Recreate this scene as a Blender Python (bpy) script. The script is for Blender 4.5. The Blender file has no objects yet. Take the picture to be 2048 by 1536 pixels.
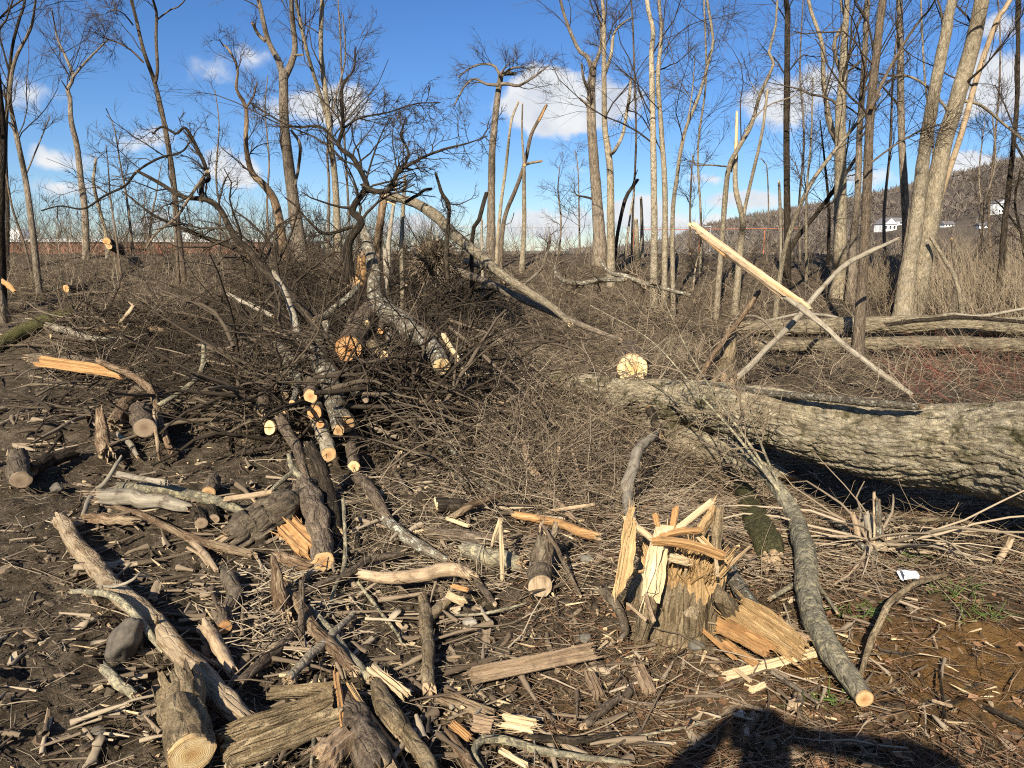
import bpy, math
import numpy as np
from mathutils import Vector, Euler

# ------------------------------------------------------------------ camera, sky, sun, exposure
scene = bpy.context.scene
COL = scene.collection
rng = np.random.default_rng(11)

CAM_Z = 1.65
PITCH = math.radians(9.9)
FPX = 1541.0                     # focal length in pixels of the 2048 px wide photograph
cam_data = bpy.data.cameras.new('camera')
cam_data.sensor_width = 36.0
cam_data.lens = 36.0 * FPX / 2048.0
cam_data.clip_start = 0.03
cam_data.clip_end = 6000.0
cam = bpy.data.objects.new('camera', cam_data)
cam.location = (0, 0, CAM_Z)
cam.rotation_euler = (math.pi / 2 - PITCH, 0, 0)
COL.objects.link(cam)
scene.camera = cam

SUN_AZ = math.radians(17.0)      # light travels this far to the right of straight ahead
SUN_EL = math.radians(31.0)
travel = Vector((math.sin(SUN_AZ) * math.cos(SUN_EL), math.cos(SUN_AZ) * math.cos(SUN_EL), -math.sin(SUN_EL)))
sun_data = bpy.data.lights.new('sun', 'SUN')
sun_data.energy = 5.0
sun_data.angle = math.radians(0.5)
sun_data.color = (1.0, 0.915, 0.77)
sun = bpy.data.objects.new('sun', sun_data)
sun.rotation_euler = travel.to_track_quat('-Z', 'Y').to_euler()
sun.location = (-6, -20, 14)
COL.objects.link(sun)

scene.view_settings.view_transform = 'Standard'
scene.view_settings.look = 'None'
scene.view_settings.gamma = 1.0
scene.view_settings.use_curve_mapping = False
scene.view_settings.exposure = 0.78
scene.render.engine = 'CYCLES'
scene.cycles.use_denoising = False
scene.cycles.filter_width = 1.1
scene.cycles.max_bounces = 4
scene.cycles.diffuse_bounces = 2
scene.cycles.glossy_bounces = 2
scene.cycles.transparent_max_bounces = 4
scene.cycles.caustics_reflective = False
scene.cycles.caustics_refractive = False


def ray(px, py):
    """direction of the photograph's pixel in the world (forward component 1 along the lens axis)"""
    px = np.asarray(px, float); py = np.asarray(py, float)
    a = (px - 1024.0) / FPX
    b = (768.0 - py) / FPX
    return np.stack([a, math.cos(PITCH) + b * math.sin(PITCH), -math.sin(PITCH) + b * math.cos(PITCH)], -1)


def make_world():
    w = bpy.data.worlds.new('World')
    scene.world = w
    w.use_nodes = True
    nt = w.node_tree
    N, L = nt.nodes, nt.links
    N.clear()
    out = N.new('ShaderNodeOutputWorld')
    sky = N.new('ShaderNodeTexSky')
    sky.sky_type = 'NISHITA'
    sky.sun_disc = False
    sky.sun_elevation = SUN_EL
    sky.sun_rotation = math.atan2(-travel.x, -travel.y)
    sky.altitude = 300
    sky.air_density = 1.0
    sky.dust_density = 0.0
    sky.ozone_density = 3.0
    hs = N.new('ShaderNodeHueSaturation')
    hs.inputs['Saturation'].default_value = 1.18
    hs.inputs['Value'].default_value = 1.0
    L.new(sky.outputs[0], hs.inputs['Color'])
    bg = N.new('ShaderNodeBackground')
    bg.inputs['Strength'].default_value = 0.056
    tint = N.new('ShaderNodeMix'); tint.data_type = 'RGBA'; tint.blend_type = 'MULTIPLY'; tint.inputs[0].default_value = 1.0
    L.new(hs.outputs[0], tint.inputs[6]); tint.inputs[7].default_value = (0.82, 0.95, 1.22, 1)
    L.new(tint.outputs[2], bg.inputs['Color'])
    # clouds: soft cumulus, laid out by direction (azimuth, height), with more of the same all round
    tc = N.new('ShaderNodeTexCoord')
    sep = N.new('ShaderNodeSeparateXYZ')
    L.new(tc.outputs['Generated'], sep.inputs[0])

    def M(op, a, b=None, c=None, clamp=False):
        n = N.new('ShaderNodeMath'); n.operation = op; n.use_clamp = clamp
        for i, v in enumerate((a, b, c)):
            if v is None: continue
            if isinstance(v, (int, float)): n.inputs[i].default_value = v
            else: L.new(v, n.inputs[i])
        return n.outputs[0]
    az = M('ARCTAN2', sep.outputs[0], sep.outputs[1])
    el = M('ARCSINE', sep.outputs[2])
    comb = N.new('ShaderNodeCombineXYZ')
    L.new(az, comb.inputs[0]); L.new(el, comb.inputs[1])

    def noise(scale, detail, vec, rough=0.6):
        n = N.new('ShaderNodeTexNoise'); n.inputs['Scale'].default_value = scale
        n.inputs['Detail'].default_value = detail; n.inputs['Roughness'].default_value = rough
        L.new(vec, n.inputs['Vector'])
        return n
    warp = noise(16.0, 3.0, comb.outputs[0])
    wv = N.new('ShaderNodeVectorMath'); wv.operation = 'MULTIPLY_ADD'
    L.new(warp.outputs['Color'], wv.inputs[0])
    wv.inputs[1].default_value = (0.075, 0.05, 0.0)
    L.new(comb.outputs[0], wv.inputs[2])
    off = N.new('ShaderNodeVectorMath'); off.operation = 'SUBTRACT'
    L.new(wv.outputs[0], off.inputs[0]); off.inputs[1].default_value = (0.0375, 0.025, 0)
    uv = off.outputs[0]
    blobs = [  # x, y, half width, half height (pixels of the photograph), weight
        (1110, 205, 160, 80, 1.3), (1230, 205, 80, 50, .6),
        (650, 210, 130, 48, .65), (560, 215, 60, 40, .5), 
        (470, 335, 80, 50, .75), (405, 130, 60, 50, .26), (510, 110, 60, 40, .26),
        (60, 190, 60, 45, .35), (110, 320, 80, 30, .4), (130, 385, 70, 26, .4), (290, 290, 70, 36, .32),
        (1090, 450, 150, 42, .8), (1270, 425, 110, 42, .8), (1380, 455, 120, 34, .8),
        (1150, 340, 60, 16, .22), (1570, 205, 110, 58, .6), (1630, 165, 80, 40, .5), (1490, 405, 110, 30, .7),
        (1410, 365, 40, 15, .35), (1995, 165, 95, 70, .8), (1940, 210, 80, 40, .6), (1980, 332, 160, 34, .85),
        (2005, 60, 50, 26, .4), (830, 450, 120, 34, .5), (290, 445, 80, 20, .4), (1720, 350, 90, 24, .4),
        (-250, 250, 160, 60, .6), (2330, 220, 180, 70, .8), (900, -260, 160, 70, .6)]
    acc = None
    for (x, y, a, b, s) in blobs:
        d = ray(x, y); d = d / np.linalg.norm(d)
        u, v = math.atan2(d[0], d[1]), math.asin(d[2])
        m = N.new('ShaderNodeVectorMath'); m.operation = 'MULTIPLY_ADD'
        L.new(uv, m.inputs[0])
        ka, kb = FPX / (a * .88), FPX / (b * .85)
        m.inputs[1].default_value = (ka, kb, 0)
        m.inputs[2].default_value = (-u * ka, -v * kb, 0)
        ln = N.new('ShaderNodeVectorMath'); ln.operation = 'LENGTH'
        L.new(m.outputs[0], ln.inputs[0])
        q = M('MULTIPLY_ADD', ln.outputs['Value'], -s, s)
        acc = q if acc is None else M('MAXIMUM', acc, q)
    # the rest of the sky carries the same broken cumulus
    n2 = noise(3.2, 4.0, tc.outputs['Generated'], 0.55)
    far = M('SMOOTH_MIN', M('MULTIPLY', M('ABSOLUTE', az), 1.0), 3.0, 0.0)
    mask = N.new('ShaderNodeMapRange'); mask.interpolation_type = 'SMOOTHSTEP'
    L.new(far, mask.inputs['Value'])
    mask.inputs['From Min'].default_value = 0.75; mask.inputs['From Max'].default_value = 1.1
    wide = M('MULTIPLY', M('MULTIPLY', M('SUBTRACT', n2.outputs['Fac'], 0.54), 5.0), mask.outputs[0])
    acc = M('MAXIMUM', M('MAXIMUM', acc, wide), 0.0)
    n3 = noise(26.0, 6.0, comb.outputs[0], 0.62)
    den = M('ADD', acc, M('MULTIPLY', M('SUBTRACT', n3.outputs['Fac'], 0.5), 0.55))
    mr = N.new('ShaderNodeMapRange'); mr.interpolation_type = 'SMOOTHSTEP'
    L.new(den, mr.inputs['Value'])
    mr.inputs['From Min'].default_value = 0.04; mr.inputs['From Max'].default_value = 0.36
    alpha = M('MULTIPLY', M('MULTIPLY', mr.outputs[0], 0.95), M('GREATER_THAN', acc, 0.001))
    shade = noise(20.0, 2.0, comb.outputs[0])
    ramp = N.new('ShaderNodeValToRGB')
    ramp.color_ramp.elements[0].position = 0.30; ramp.color_ramp.elements[0].color = (0.66, 0.71, 0.80, 1)
    ramp.color_ramp.elements[1].position = 0.62; ramp.color_ramp.elements[1].color = (0.93, 0.94, 0.95, 1)
    L.new(shade.outputs['Fac'], ramp.inputs[0])
    cl = N.new('ShaderNodeBackground'); L.new(ramp.outputs[0], cl.inputs['Color'])
    cl.inputs['Strength'].default_value = 0.57
    mix = N.new('ShaderNodeMixShader')
    L.new(alpha, mix.inputs[0]); L.new(bg.outputs[0], mix.inputs[1]); L.new(cl.outputs[0], mix.inputs[2])
    L.new(mix.outputs[0], out.inputs['Surface'])


make_world()
scene.world.cycles.sampling_method = "NONE"

# ------------------------------------------------------------------ noise
def _hash(i, j, k, s):
    h = (i.astype(np.int64) * 374761393 + j.astype(np.int64) * 668265263 + k.astype(np.int64) * 2147483647 + s * 1274126177) & 0xFFFFFFFF
    h = ((h ^ (h >> 13)) * 1274126177) & 0xFFFFFFFF
    return ((h ^ (h >> 16)) & 0xFFFFFF).astype(np.float64) / 16777215.0


def vnoise(x, y, z=None, s=0):
    x = np.asarray(x, float); y = np.asarray(y, float)
    z = np.zeros_like(x) if z is None else np.asarray(z, float)
    i, j, k = np.floor(x), np.floor(y), np.floor(z)
    fx, fy, fz = x - i, y - j, z - k
    fx = fx * fx * (3 - 2 * fx); fy = fy * fy * (3 - 2 * fy); fz = fz * fz * (3 - 2 * fz)
    i, j, k = i.astype(np.int64), j.astype(np.int64), k.astype(np.int64)
    r = 0
    for a in (0, 1):
        for b in (0, 1):
            for c in (0, 1):
                w = (fx if a else 1 - fx) * (fy if b else 1 - fy) * (fz if c else 1 - fz)
                r = r + w * _hash(i + a, j + b, k + c, s)
    return r


def fbm(x, y, z=None, o=4, s=0, g=0.5):
    r = 0.0; a = 1.0; t = 0.0; f = 1.0
    for n in range(o):
        r = r + a * vnoise(x * f, y * f, None if z is None else z * f, s + 17 * n)
        t += a; a *= g; f *= 2.03
    return r / t


def sstep(a, b, x):
    t = np.clip((np.asarray(x, float) - a) / (b - a), 0, 1)
    return t * t * (3 - 2 * t)


# ------------------------------------------------------------------ the lie of the land
BUMPS = [  # x, y, sx, sy, height
    (-1.65, 8.0, 1.6, 1.3, 0.42),     # under the log pile
    (0.15, 8.6, 1.3, 1.2, 0.18),       # brush heap right of it
    (-6.2, 11.8, 1.3, 1.2, 0.55),      # grey mound
    (-4.6, 14.5, 2.2, 1.6, 0.35),
    (-1.7, 4.6, 1.6, 0.5, 0.10),
    (2.7, 5.75, 2.0, 0.75, -0.30),       # hollow under the great log
    (1.15, 3.9, 0.7, 0.5, 0.07),
    (3.0, 17.5, 5.0, 1.8, 0.22),
]


def zt(x, y):
    """ground height without the clods"""
    x = np.asarray(x, float); y = np.asarray(y, float)
    yy = y + 0.10 * x * (x < 0) * -1.0
    z = 1.50 * sstep(9.4, 21.5, yy)
    z = z - 4.6 * sstep(26.0, 46.0, y)
    for (a, b, c, d, h) in BUMPS:
        z = z + h * np.exp(-((x - a) / c) ** 2 - ((y - b) / d) ** 2)
    w = 0.05 * np.sin(1.9 * x + 0.7 * y) * np.sin(1.1 * y - 0.6 * x + 1.0) + 0.03 * np.sin(3.7 * x - 2.2 * y + 2.0)
    return z + w * (1 - sstep(20, 30, y)) * sstep(0.4, 2.5, np.hypot(x, y))


RUTS = [((-5.4, 6.3), (-2.9, 7.3), 0.13), ((-4.6, 4.3), (-2.6, 4.9), 0.10), ((-5.2, 5.2), (-3.1, 6.0), 0.06), ((-3.4, 3.2), (-2.0, 3.5), 0.06)]


def zd(x, y):
    """clods and small relief"""
    x = np.asarray(x, float); y = np.asarray(y, float)
    near = 1 - sstep(9, 22, y)
    z = 0.07 * (fbm(x * 1.5, y * 1.5, o=2, s=3) - 0.62)
    c = fbm(x * 6.5, y * 6.5, o=3, s=5)
    z = z + near * 0.070 * (np.abs(c - 0.5) * 2 - 0.42)
    z = z + near * 0.050 * (fbm(x * 19, y * 19, o=3, s=9, g=.6) - 0.52)
    for (a, b, h) in RUTS:
        ax, ay = a; dx, dy = b[0] - ax, b[1] - ay
        ln = math.hypot(dx, dy)
        t = np.clip(((x - ax) * dx + (y - ay) * dy) / ln ** 2, 0, 1)
        d = ((x - ax) * (-dy) + (y - ay) * dx) / ln
        d = d + 0.10 * (vnoise(x * 3, y * 3, s=2) - 0.5)
        e = np.hypot(x - (ax + t * dx), y - (ay + t * dy)) - np.abs(d) 
        z = z + h * np.exp(-(d / 0.16) ** 2) * np.exp(-np.clip(e, 0, 9) / 0.3) - 0.5 * h * np.exp(-((d - 0.22) / 0.14) ** 2) * np.exp(-np.clip(e, 0, 9) / 0.3)
    return z


_T = np.geomspace(1.4, 70, 520)


def ground_hit(px, py, h=0.0):
    """world points where the pixels' rays meet the ground raised by h"""
    px = np.atleast_1d(np.asarray(px, float)); py = np.atleast_1d(np.asarray(py, float))
    h = np.broadcast_to(np.asarray(h, float), px.shape)
    out = np.zeros(px.shape + (3,)); ok = np.zeros(px.shape, bool)
    for s in range(0, len(px), 4000):
        r = ray(px[s:s + 4000], py[s:s + 4000])
        P = r[:, None, :] * _T[None, :, None]; P[..., 2] += CAM_Z
        f = P[..., 2] - zt(P[..., 0], P[..., 1]) - h[s:s + 4000, None]
        hit = f < 0
        k = np.argmax(hit, 1); good = hit.any(1) & (k > 0)
        k = np.clip(k, 1, len(_T) - 1)
        i = np.arange(len(k))
        f0, f1 = f[i, k - 1], f[i, k]
        t = _T[k - 1] + (_T[k] - _T[k - 1]) * np.clip(f0 / (f0 - f1 + 1e-9), 0, 1)
        Q = r * t[:, None]; Q[:, 2] += CAM_Z
        out[s:s + 4000] = Q; ok[s:s + 4000] = good
    return out, ok


def at(px, py, d):
    """the point on a pixel's ray at distance d straight ahead (world y)"""
    r = ray(px, py)
    t = d / r[1]
    return np.array([r[0] * t, r[1] * t, CAM_Z + r[2] * t])


def G(px, py, h=0.0):
    q, ok = ground_hit(px, py, h)
    return (px, py, float(q[0, 1]) if ok[0] else 20.0)


def scale_at(P):
    """metres per photograph pixel at a point"""
    c = P[1] * math.cos(PITCH) - (P[2] - CAM_Z) * math.sin(PITCH)
    return c / FPX


# ------------------------------------------------------------------ mesh collecting
class MB:
    def __init__(s):
        s.v = []; s.f4 = []; s.f3 = []; s.m4 = []; s.m3 = []; s.b = []; s.t = []; s.n = 0

    def add(s, v, f4=None, f3=None, mat=0, bco=None, tint=0.5, mat3=None):
        v = np.asarray(v, float).reshape(-1, 3)
        s.v.append(v)
        s.b.append(v if bco is None else np.asarray(bco, float).reshape(-1, 3))
        s.t.append(np.broadcast_to(np.asarray(tint, float), (len(v),)))
        if f4 is not None and len(f4):
            f4 = np.asarray(f4, np.int64).reshape(-1, 4); s.f4.append(f4 + s.n); s.m4.append(np.full(len(f4), mat))
        if f3 is not None and len(f3):
            f3 = np.asarray(f3, np.int64).reshape(-1, 3); s.f3.append(f3 + s.n); s.m3.append(np.full(len(f3), mat if mat3 is None else mat3))
        s.n += len(v)
        return s

    def build(s, name, mats, parent=None, origin=None, smooth=True):
        me = bpy.data.meshes.new(name)
        v = np.concatenate(s.v)
        if parent is not None:
            root = parent
            while root.parent is not None: root = root.parent
            o0 = np.array(root.location)
        else:
            o0 = np.array(v[0] if origin is None else origin, float)
        vv = v - o0
        f4 = np.concatenate(s.f4) if s.f4 else np.zeros((0, 4), np.int64)
        f3 = np.concatenate(s.f3) if s.f3 else np.zeros((0, 3), np.int64)
        m = np.concatenate([np.concatenate(s.m4) if s.m4 else np.zeros(0), np.concatenate(s.m3) if s.m3 else np.zeros(0)]).astype(np.int32)
        me.vertices.add(len(vv)); me.vertices.foreach_set('co', vv.astype(np.float32).ravel())
        nl = f4.size + f3.size
        me.loops.add(nl)
        me.loops.foreach_set('vertex_index', np.concatenate([f4.ravel(), f3.ravel()]).astype(np.int32))
        npoly = len(f4) + len(f3)
        me.polygons.add(npoly)
        st = np.concatenate([np.arange(len(f4)) * 4, f4.size + np.arange(len(f3)) * 3]).astype(np.int32)
        me.polygons.foreach_set('loop_start', st)
        me.polygons.foreach_set('material_index', m)
        me.polygons.foreach_set('use_smooth', np.full(npoly, smooth))
        a = me.attributes.new('bco', 'FLOAT_VECTOR', 'POINT'); a.data.foreach_set('vector', np.concatenate(s.b).astype(np.float32).ravel())
        a = me.attributes.new('tint', 'FLOAT', 'POINT'); a.data.foreach_set('value', np.concatenate(s.t).astype(np.float32))
        me.update(calc_edges=True)
        for q in (mats if isinstance(mats, (list, tuple)) else [mats]):
            me.materials.append(q)
        o = bpy.data.objects.new(name, me)
        COL.objects.link(o)
        if parent is not None:
            o.parent = parent
        else:
            o.location = o0
        return o


def tag(o, label=None, cat=None, group=None, kind=None):
    if label: o['label'] = label
    if cat: o['category'] = cat
    if group: o['group'] = group
    if kind: o['kind'] = kind
    return o


def empty(name, loc):
    o = bpy.data.objects.new(name, None)
    o.empty_display_size = 0.2
    o.location = loc
    COL.objects.link(o)
    return o


# ------------------------------------------------------------------ round wood
def curve(P, R, step):
    """smooth centre line through P (Catmull-Rom), resampled about every `step` metres"""
    P = np.asarray(P, float); R = np.asarray(R, float)
    n = len(P)
    if n == 2:
        k = max(2, int(np.linalg.norm(P[1] - P[0]) / step) + 1)
        t = np.linspace(0, 1, k)[:, None]
        return P[0] + (P[1] - P[0]) * t, R[0] + (R[1] - R[0]) * t[:, 0]
    E = np.vstack([2 * P[0] - P[1], P, 2 * P[-1] - P[-2]])
    op, orr = [], []
    for i in range(n - 1):
        k = max(2, int(np.linalg.norm(P[i + 1] - P[i]) / step) + 1)
        t = np.linspace(0, 1, k, endpoint=(i == n - 2))[:, None]
        a, b, c, d = E[i], E[i + 1], E[i + 2], E[i + 3]
        op.append(0.5 * (2 * b + (c - a) * t + (2 * a - 5 * b + 4 * c - d) * t ** 2 + (3 * b - a - 3 * c + d) * t ** 3))
        orr.append(R[i] + (R[i + 1] - R[i]) * t[:, 0])
    return np.vstack(op), np.concatenate(orr)


def frames(C):
    T = np.gradient(C, axis=0); T /= np.linalg.norm(T, axis=1)[:, None] + 1e-12
    U = np.zeros_like(T)
    a = np.array([0, 0, 1.0]) if abs(T[0][2]) < 0.9 else np.array([1.0, 0, 0])
    u = np.cross(T[0], a); u /= np.linalg.norm(u)
    for i in range(len(C)):
        u = u - T[i] * (u @ T[i]); u /= np.linalg.norm(u) + 1e-12
        U[i] = u
    return T, U, np.cross(T, U)


def stem(mb, C, R, n=10, rough=0.06, furrow=0.0, ff=9.0, fl=2.2, ends=('flat', 'flat'), seed=0, flare=0.0, mat=0, capmat=1, oval=0.0):
    """a bark covered stem along C with radii R. ends: cut (a flat saw cut, a face of its own), break, taper, flat.
    Returns the end frames of saw cuts: (centre, axis, u, v, rim points)"""
    T, U, V = frames(C)
    sides_fine = n >= 50
    K = len(C)
    th = np.linspace(0, 2 * np.pi, n, endpoint=False)
    s = np.concatenate([[0], np.cumsum(np.linalg.norm(np.diff(C, axis=0), axis=1))])
    ct, sn = np.cos(th)[None], np.sin(th)[None]
    rm = R.mean()
    S = s[:, None] + 0 * ct
    q = fbm(ct * 1.3 + 7 + seed * 3.1, sn * 1.3 + S * 0.0 + 3, S / max(rm, .02) * 0.35 + seed, o=3, s=seed)
    rad = R[:, None] * (1 + rough * 2 * (q - 0.5) * 2)
    if oval:
        rad = rad * (1 + oval * np.cos(2 * th)[None])
    if flare:
        rad = rad * (1 + flare * np.exp(-s / (3.0 * R[0]))[:, None] * (0.7 + 0.6 * vnoise(ct * 1.6 + 5, sn * 1.6 + 5, 0 * S, s=seed + 3)))
    if furrow:
        # bark plates: long lozenges with deep narrow furrows between
        rr = R[:, None]
        tw = .5 * S if sides_fine else 0 * S
        ct_, sn_ = np.cos(th[None] + tw), np.sin(th[None] + tw)
        a, b = ct_ * rr * ff, sn_ * rr * ff
        w = S * fl
        wx = 0.55 * (fbm(a * .5, b * .5, w * .8, o=2, s=seed + 21) - .5) * 2
        f1 = vnoise(a + wx, b + wx, w, s=seed + 1)
        f2 = vnoise(a * 2.1 + wx, b * 2.1 - wx, w * 1.7 + 9, s=seed + 2)
        e = .24 if sides_fine else .42
        g = sstep(0.0, e, np.abs(2 * f1 - 1)) * (0.55 + 0.45 * sstep(0.0, e, np.abs(2 * f2 - 1)))
        g = g + (0.45 if sides_fine else .25) * fbm(a * 3, b * 3, w * 5, o=3, s=seed + 5, g=.65)
        rad = rad + furrow * (g - 0.8)
    pos = C[:, None, :] + rad[..., None] * (ct[..., None] * U[:, None, :] + sn[..., None] * V[:, None, :])
    bco = np.stack([R[:, None] * ct + seed * 0.37 + 0 * S, R[:, None] * sn + 0 * S, S + seed * 1.7], -1)
    cuts = []
    e0, e1 = ends
    r2 = np.random.default_rng(seed + 99)
    for e, i, sg in ((e0, 0, -1), (e1, K - 1, 1)):
        if e == 'break':
            j = r2.uniform(-1.1, 1.5, n) * R[i]
            j = j * (0.6 + 0.4 * np.roll(j, 1) / (R[i] + 1e-6))
            pos[i] += sg * T[i] * j[:, None]
    idx = np.arange(K * n).reshape(K, n)
    f4 = np.stack([idx[:-1], np.roll(idx[:-1], -1, 1), np.roll(idx[1:], -1, 1), idx[1:]], -1).reshape(-1, 4)
    mb.add(pos, f4=f4, bco=bco, tint=0.5 + 0 * bco[..., 0].ravel(), mat=mat)
    for e, i, sg in ((e0, 0, -1), (e1, K - 1, 1)):
        rim = pos[i]
        if e == 'cut':
            cuts.append((C[i].copy(), sg * T[i], U[i], V[i], rim.copy(), R[i]))
            continue
        c = C[i].copy()
        if e == 'taper': c = c + sg * T[i] * R[i] * 1.5
        elif e == 'break': c = c + sg * T[i] * R[i] * r2.uniform(-0.5, 0.1)
        k = np.arange(n)
        f = np.stack([k, np.roll(k, -1), np.full(n, n)], -1)
        if sg < 0: f = f[:, ::-1]
        pb = np.vstack([rim, c[None]])
        mb.add(pb, f3=f, bco=pb * 1.0, mat3=(mat if e == 'taper' else capmat))
        if e == 'break':       # fibres standing out of the break
            m = 7
            a = r2.uniform(0, 2 * np.pi, m); q = r2.uniform(0.2, 0.95, m) * R[i]
            p0 = C[i] + (np.cos(a) * q)[:, None] * U[i] + (np.sin(a) * q)[:, None] * V[i] - sg * T[i] * R[i] * 0.4
            d = sg * T[i] + r2.normal(0, 0.12, (m, 3))
            ln = r2.uniform(0.8, 2.6, m) * R[i]
            spikes(mb, p0, d, ln, R[i] * r2.uniform(.10, .26, m), capmat, r2)
    return cuts


def spikes(mb, p0, d, ln, w, mat, r2):
    d = d / np.linalg.norm(d, axis=1)[:, None]
    a = np.cross(d, r2.normal(0, 1, d.shape)); a /= np.linalg.norm(a, axis=1)[:, None]
    b = np.cross(d, a)
    w = np.broadcast_to(w, (len(p0),))[:, None]
    ring = [p0 + a * w, p0 + b * w * .5, p0 - a * w, p0 - b * w * .5]
    mid = p0 + d * (ln * 0.6)[:, None]
    ring2 = [mid + a * w * .7, mid + b * w * .35, mid - a * w * .7, mid - b * w * .35]
    v = np.stack(ring + ring2 + [p0 + d * ln[:, None]], 1)
    f4, f3 = [], []
    for k in range(len(p0)):
        o = k * 9
        for i in range(4):
            j = (i + 1) % 4
            f4.append((o + i, o + j, o + 4 + j, o + 4 + i)); f3.append((o + 4 + i, o + 4 + j, o + 8))
    bc = np.stack([v[..., 0], v[..., 1], v[..., 2]], -1)
    mb.add(v, f4=f4, f3=f3, bco=bc, mat=mat)


def cut_face(name, cut, mat, parent, proud=0.004, label=None):
    """the sawn end of a log: slightly dished, with growth rings from its own centre"""
    c, ax, u, v, rim, R = cut
    n = len(rim)
    mb = MB()
    rings = [0.0, .3, .6, .82, 1.0]
    r2 = np.random.default_rng(int(abs(c[0] * 977 + c[1] * 131)) % 9999)
    tilt = r2.normal(0, 0.10, 2)
    cc = np.array([0.16, -0.1]) * r2.uniform(-1, 1, 2)
    qz = r2.uniform(0, 30)
    P, B = [], []
    for k in rings[1:]:
        p = c + (rim - c) * k * 0.985 + ax * proud
        loc = rim - c
        x, y = loc @ u * k, loc @ v * k
        p = p + ax[None] * ((x * tilt[0] + y * tilt[1]) + proud * (1 - k) * 0.6)[:, None]
        P.append(p); B.append(np.stack([x / R + cc[0], y / R + cc[1], np.full(n, qz)], -1))
    V0 = np.vstack([np.vstack(P), (c + ax * proud)[None]])
    B0 = np.vstack([np.vstack(B), [[cc[0], cc[1], qz]]])
    m = len(rings) - 1
    idx = np.arange(m * n).reshape(m, n)
    f4 = np.stack([idx[:-1], np.roll(idx[:-1], -1, 1), np.roll(idx[1:], -1, 1), idx[1:]], -1).reshape(-1, 4)
    f3 = np.stack([np.full(n, m * n), np.roll(idx[0], -1), idx[0]], -1)
    mb.add(V0, f4=f4, f3=f3, bco=B0, tint=r2.uniform(0, 1))
    # a lip of sawn wood down to the bark
    lip = np.vstack([P[-1], rim - ax * 0.01])
    k = np.arange(n)
    mb.add(lip, f4=np.stack([k, k + n, np.roll(k, -1) + n, np.roll(k, -1)], -1), bco=np.vstack([B[-1], B[-1]]), tint=0.5)
    o = mb.build(name, mat, parent, smooth=True)
    if label: o['label'] = label
    return o


# ------------------------------------------------------------------ many thin twigs at once
def walk(P0, D, L, K, bend, grav=0.0, r=None):
    r = r or rng
    N = len(P0)
    pts = np.zeros((N, K, 3)); pts[:, 0] = P0
    d = D / (np.linalg.norm(D, axis=1)[:, None] + 1e-9)
    for k in range(1, K):
        d = d + r.normal(0, bend, (N, 3)); d[:, 2] += grav
        d /= np.linalg.norm(d, axis=1)[:, None] + 1e-9
        pts[:, k] = pts[:, k - 1] + d * (L / (K - 1))[:, None]
    return pts


def tubes(mb, pts, rad, ns=3, tint=None, mat=0, r=None):
    r = r or rng
    N, K, _ = pts.shape
    T = np.gradient(pts, axis=1); T /= np.linalg.norm(T, axis=2)[..., None] + 1e-12
    a = np.where(np.abs(T[:, :1, 2:3]) < 0.85, np.array([0, 0, 1.0]), np.array([1.0, 0, 0]))
    U = np.cross(T, a); U /= np.linalg.norm(U, axis=2)[..., None] + 1e-12
    V = np.cross(T, U)
    th = np.linspace(0, 2 * np.pi, ns, endpoint=False)
    pos = pts[:, :, None, :] + rad[:, :, None, None] * (np.cos(th)[:, None] * U[:, :, None, :] + np.sin(th)[:, None] * V[:, :, None, :])
    s = np.concatenate([np.zeros((N, 1)), np.cumsum(np.linalg.norm(np.diff(pts, axis=1), axis=2), 1)], 1)
    off = r.uniform(0, 40, N)
    bco = np.zeros(pos.shape)
    bco[..., 0] = rad[:, :, None] * np.cos(th) + off[:, None, None]
    bco[..., 1] = rad[:, :, None] * np.sin(th)
    bco[..., 2] = s[:, :, None] + off[:, None, None]
    t = r.uniform(0, 1, N) if tint is None else tint
    idx = np.arange(N * K * ns).reshape(N, K, ns)
    f = np.stack([idx[:, :-1], np.roll(idx[:, :-1], -1, 2), np.roll(idx[:, 1:], -1, 2), idx[:, 1:]], -1)
    mb.add(pos, f4=f.reshape(-1, 4), bco=bco, tint=np.repeat(t, K * ns), mat=mat)


def sample(pts, rad, f):
    """point, direction, radius at fraction f (N,) of polylines (N,K,3)"""
    K = pts.shape[1]
    x = np.clip(f, 0, .999) * (K - 1); k = x.astype(int); w = (x - k)[:, None]
    i = np.arange(len(pts))
    p = pts[i, k] * (1 - w) + pts[i, k + 1] * w
    d = pts[i, k + 1] - pts[i, k]; d /= np.linalg.norm(d, axis=1)[:, None] + 1e-9
    return p, d, rad[i, k] * (1 - w[:, 0]) + rad[i, k + 1] * w[:, 0]


def branch_out(pts, rad, per, lo, hi, lfrac, spread, K, bend, grav, rmin, r, lmin=0.1, rf=0.62):
    """children of every polyline: per each, between fractions lo..hi"""
    N = len(pts)
    par = np.repeat(np.arange(N), per)
    f = r.uniform(lo, hi, len(par))
    p, d, rr = sample(pts[par], rad[par], f)
    ln = np.linalg.norm(np.diff(pts, axis=1), axis=2).sum(1)[par]
    q = np.cross(d, r.normal(0, 1, d.shape)); q /= np.linalg.norm(q, axis=1)[:, None] + 1e-9
    s = r.uniform(spread * .6, spread * 1.35, len(par))[:, None]
    D = d * np.cos(s) + q * np.sin(s)
    L = np.maximum(ln * (1 - 0.55 * f) * lfrac * r.uniform(.55, 1.25, len(par)), lmin)
    c = walk(p, D, L, K, bend, grav, r)
    r0 = np.maximum(rr * rf, rmin)
    R = r0[:, None] * np.linspace(1, 0.35, K)[None] 
    return c, np.maximum(R, rmin * .55)

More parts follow.
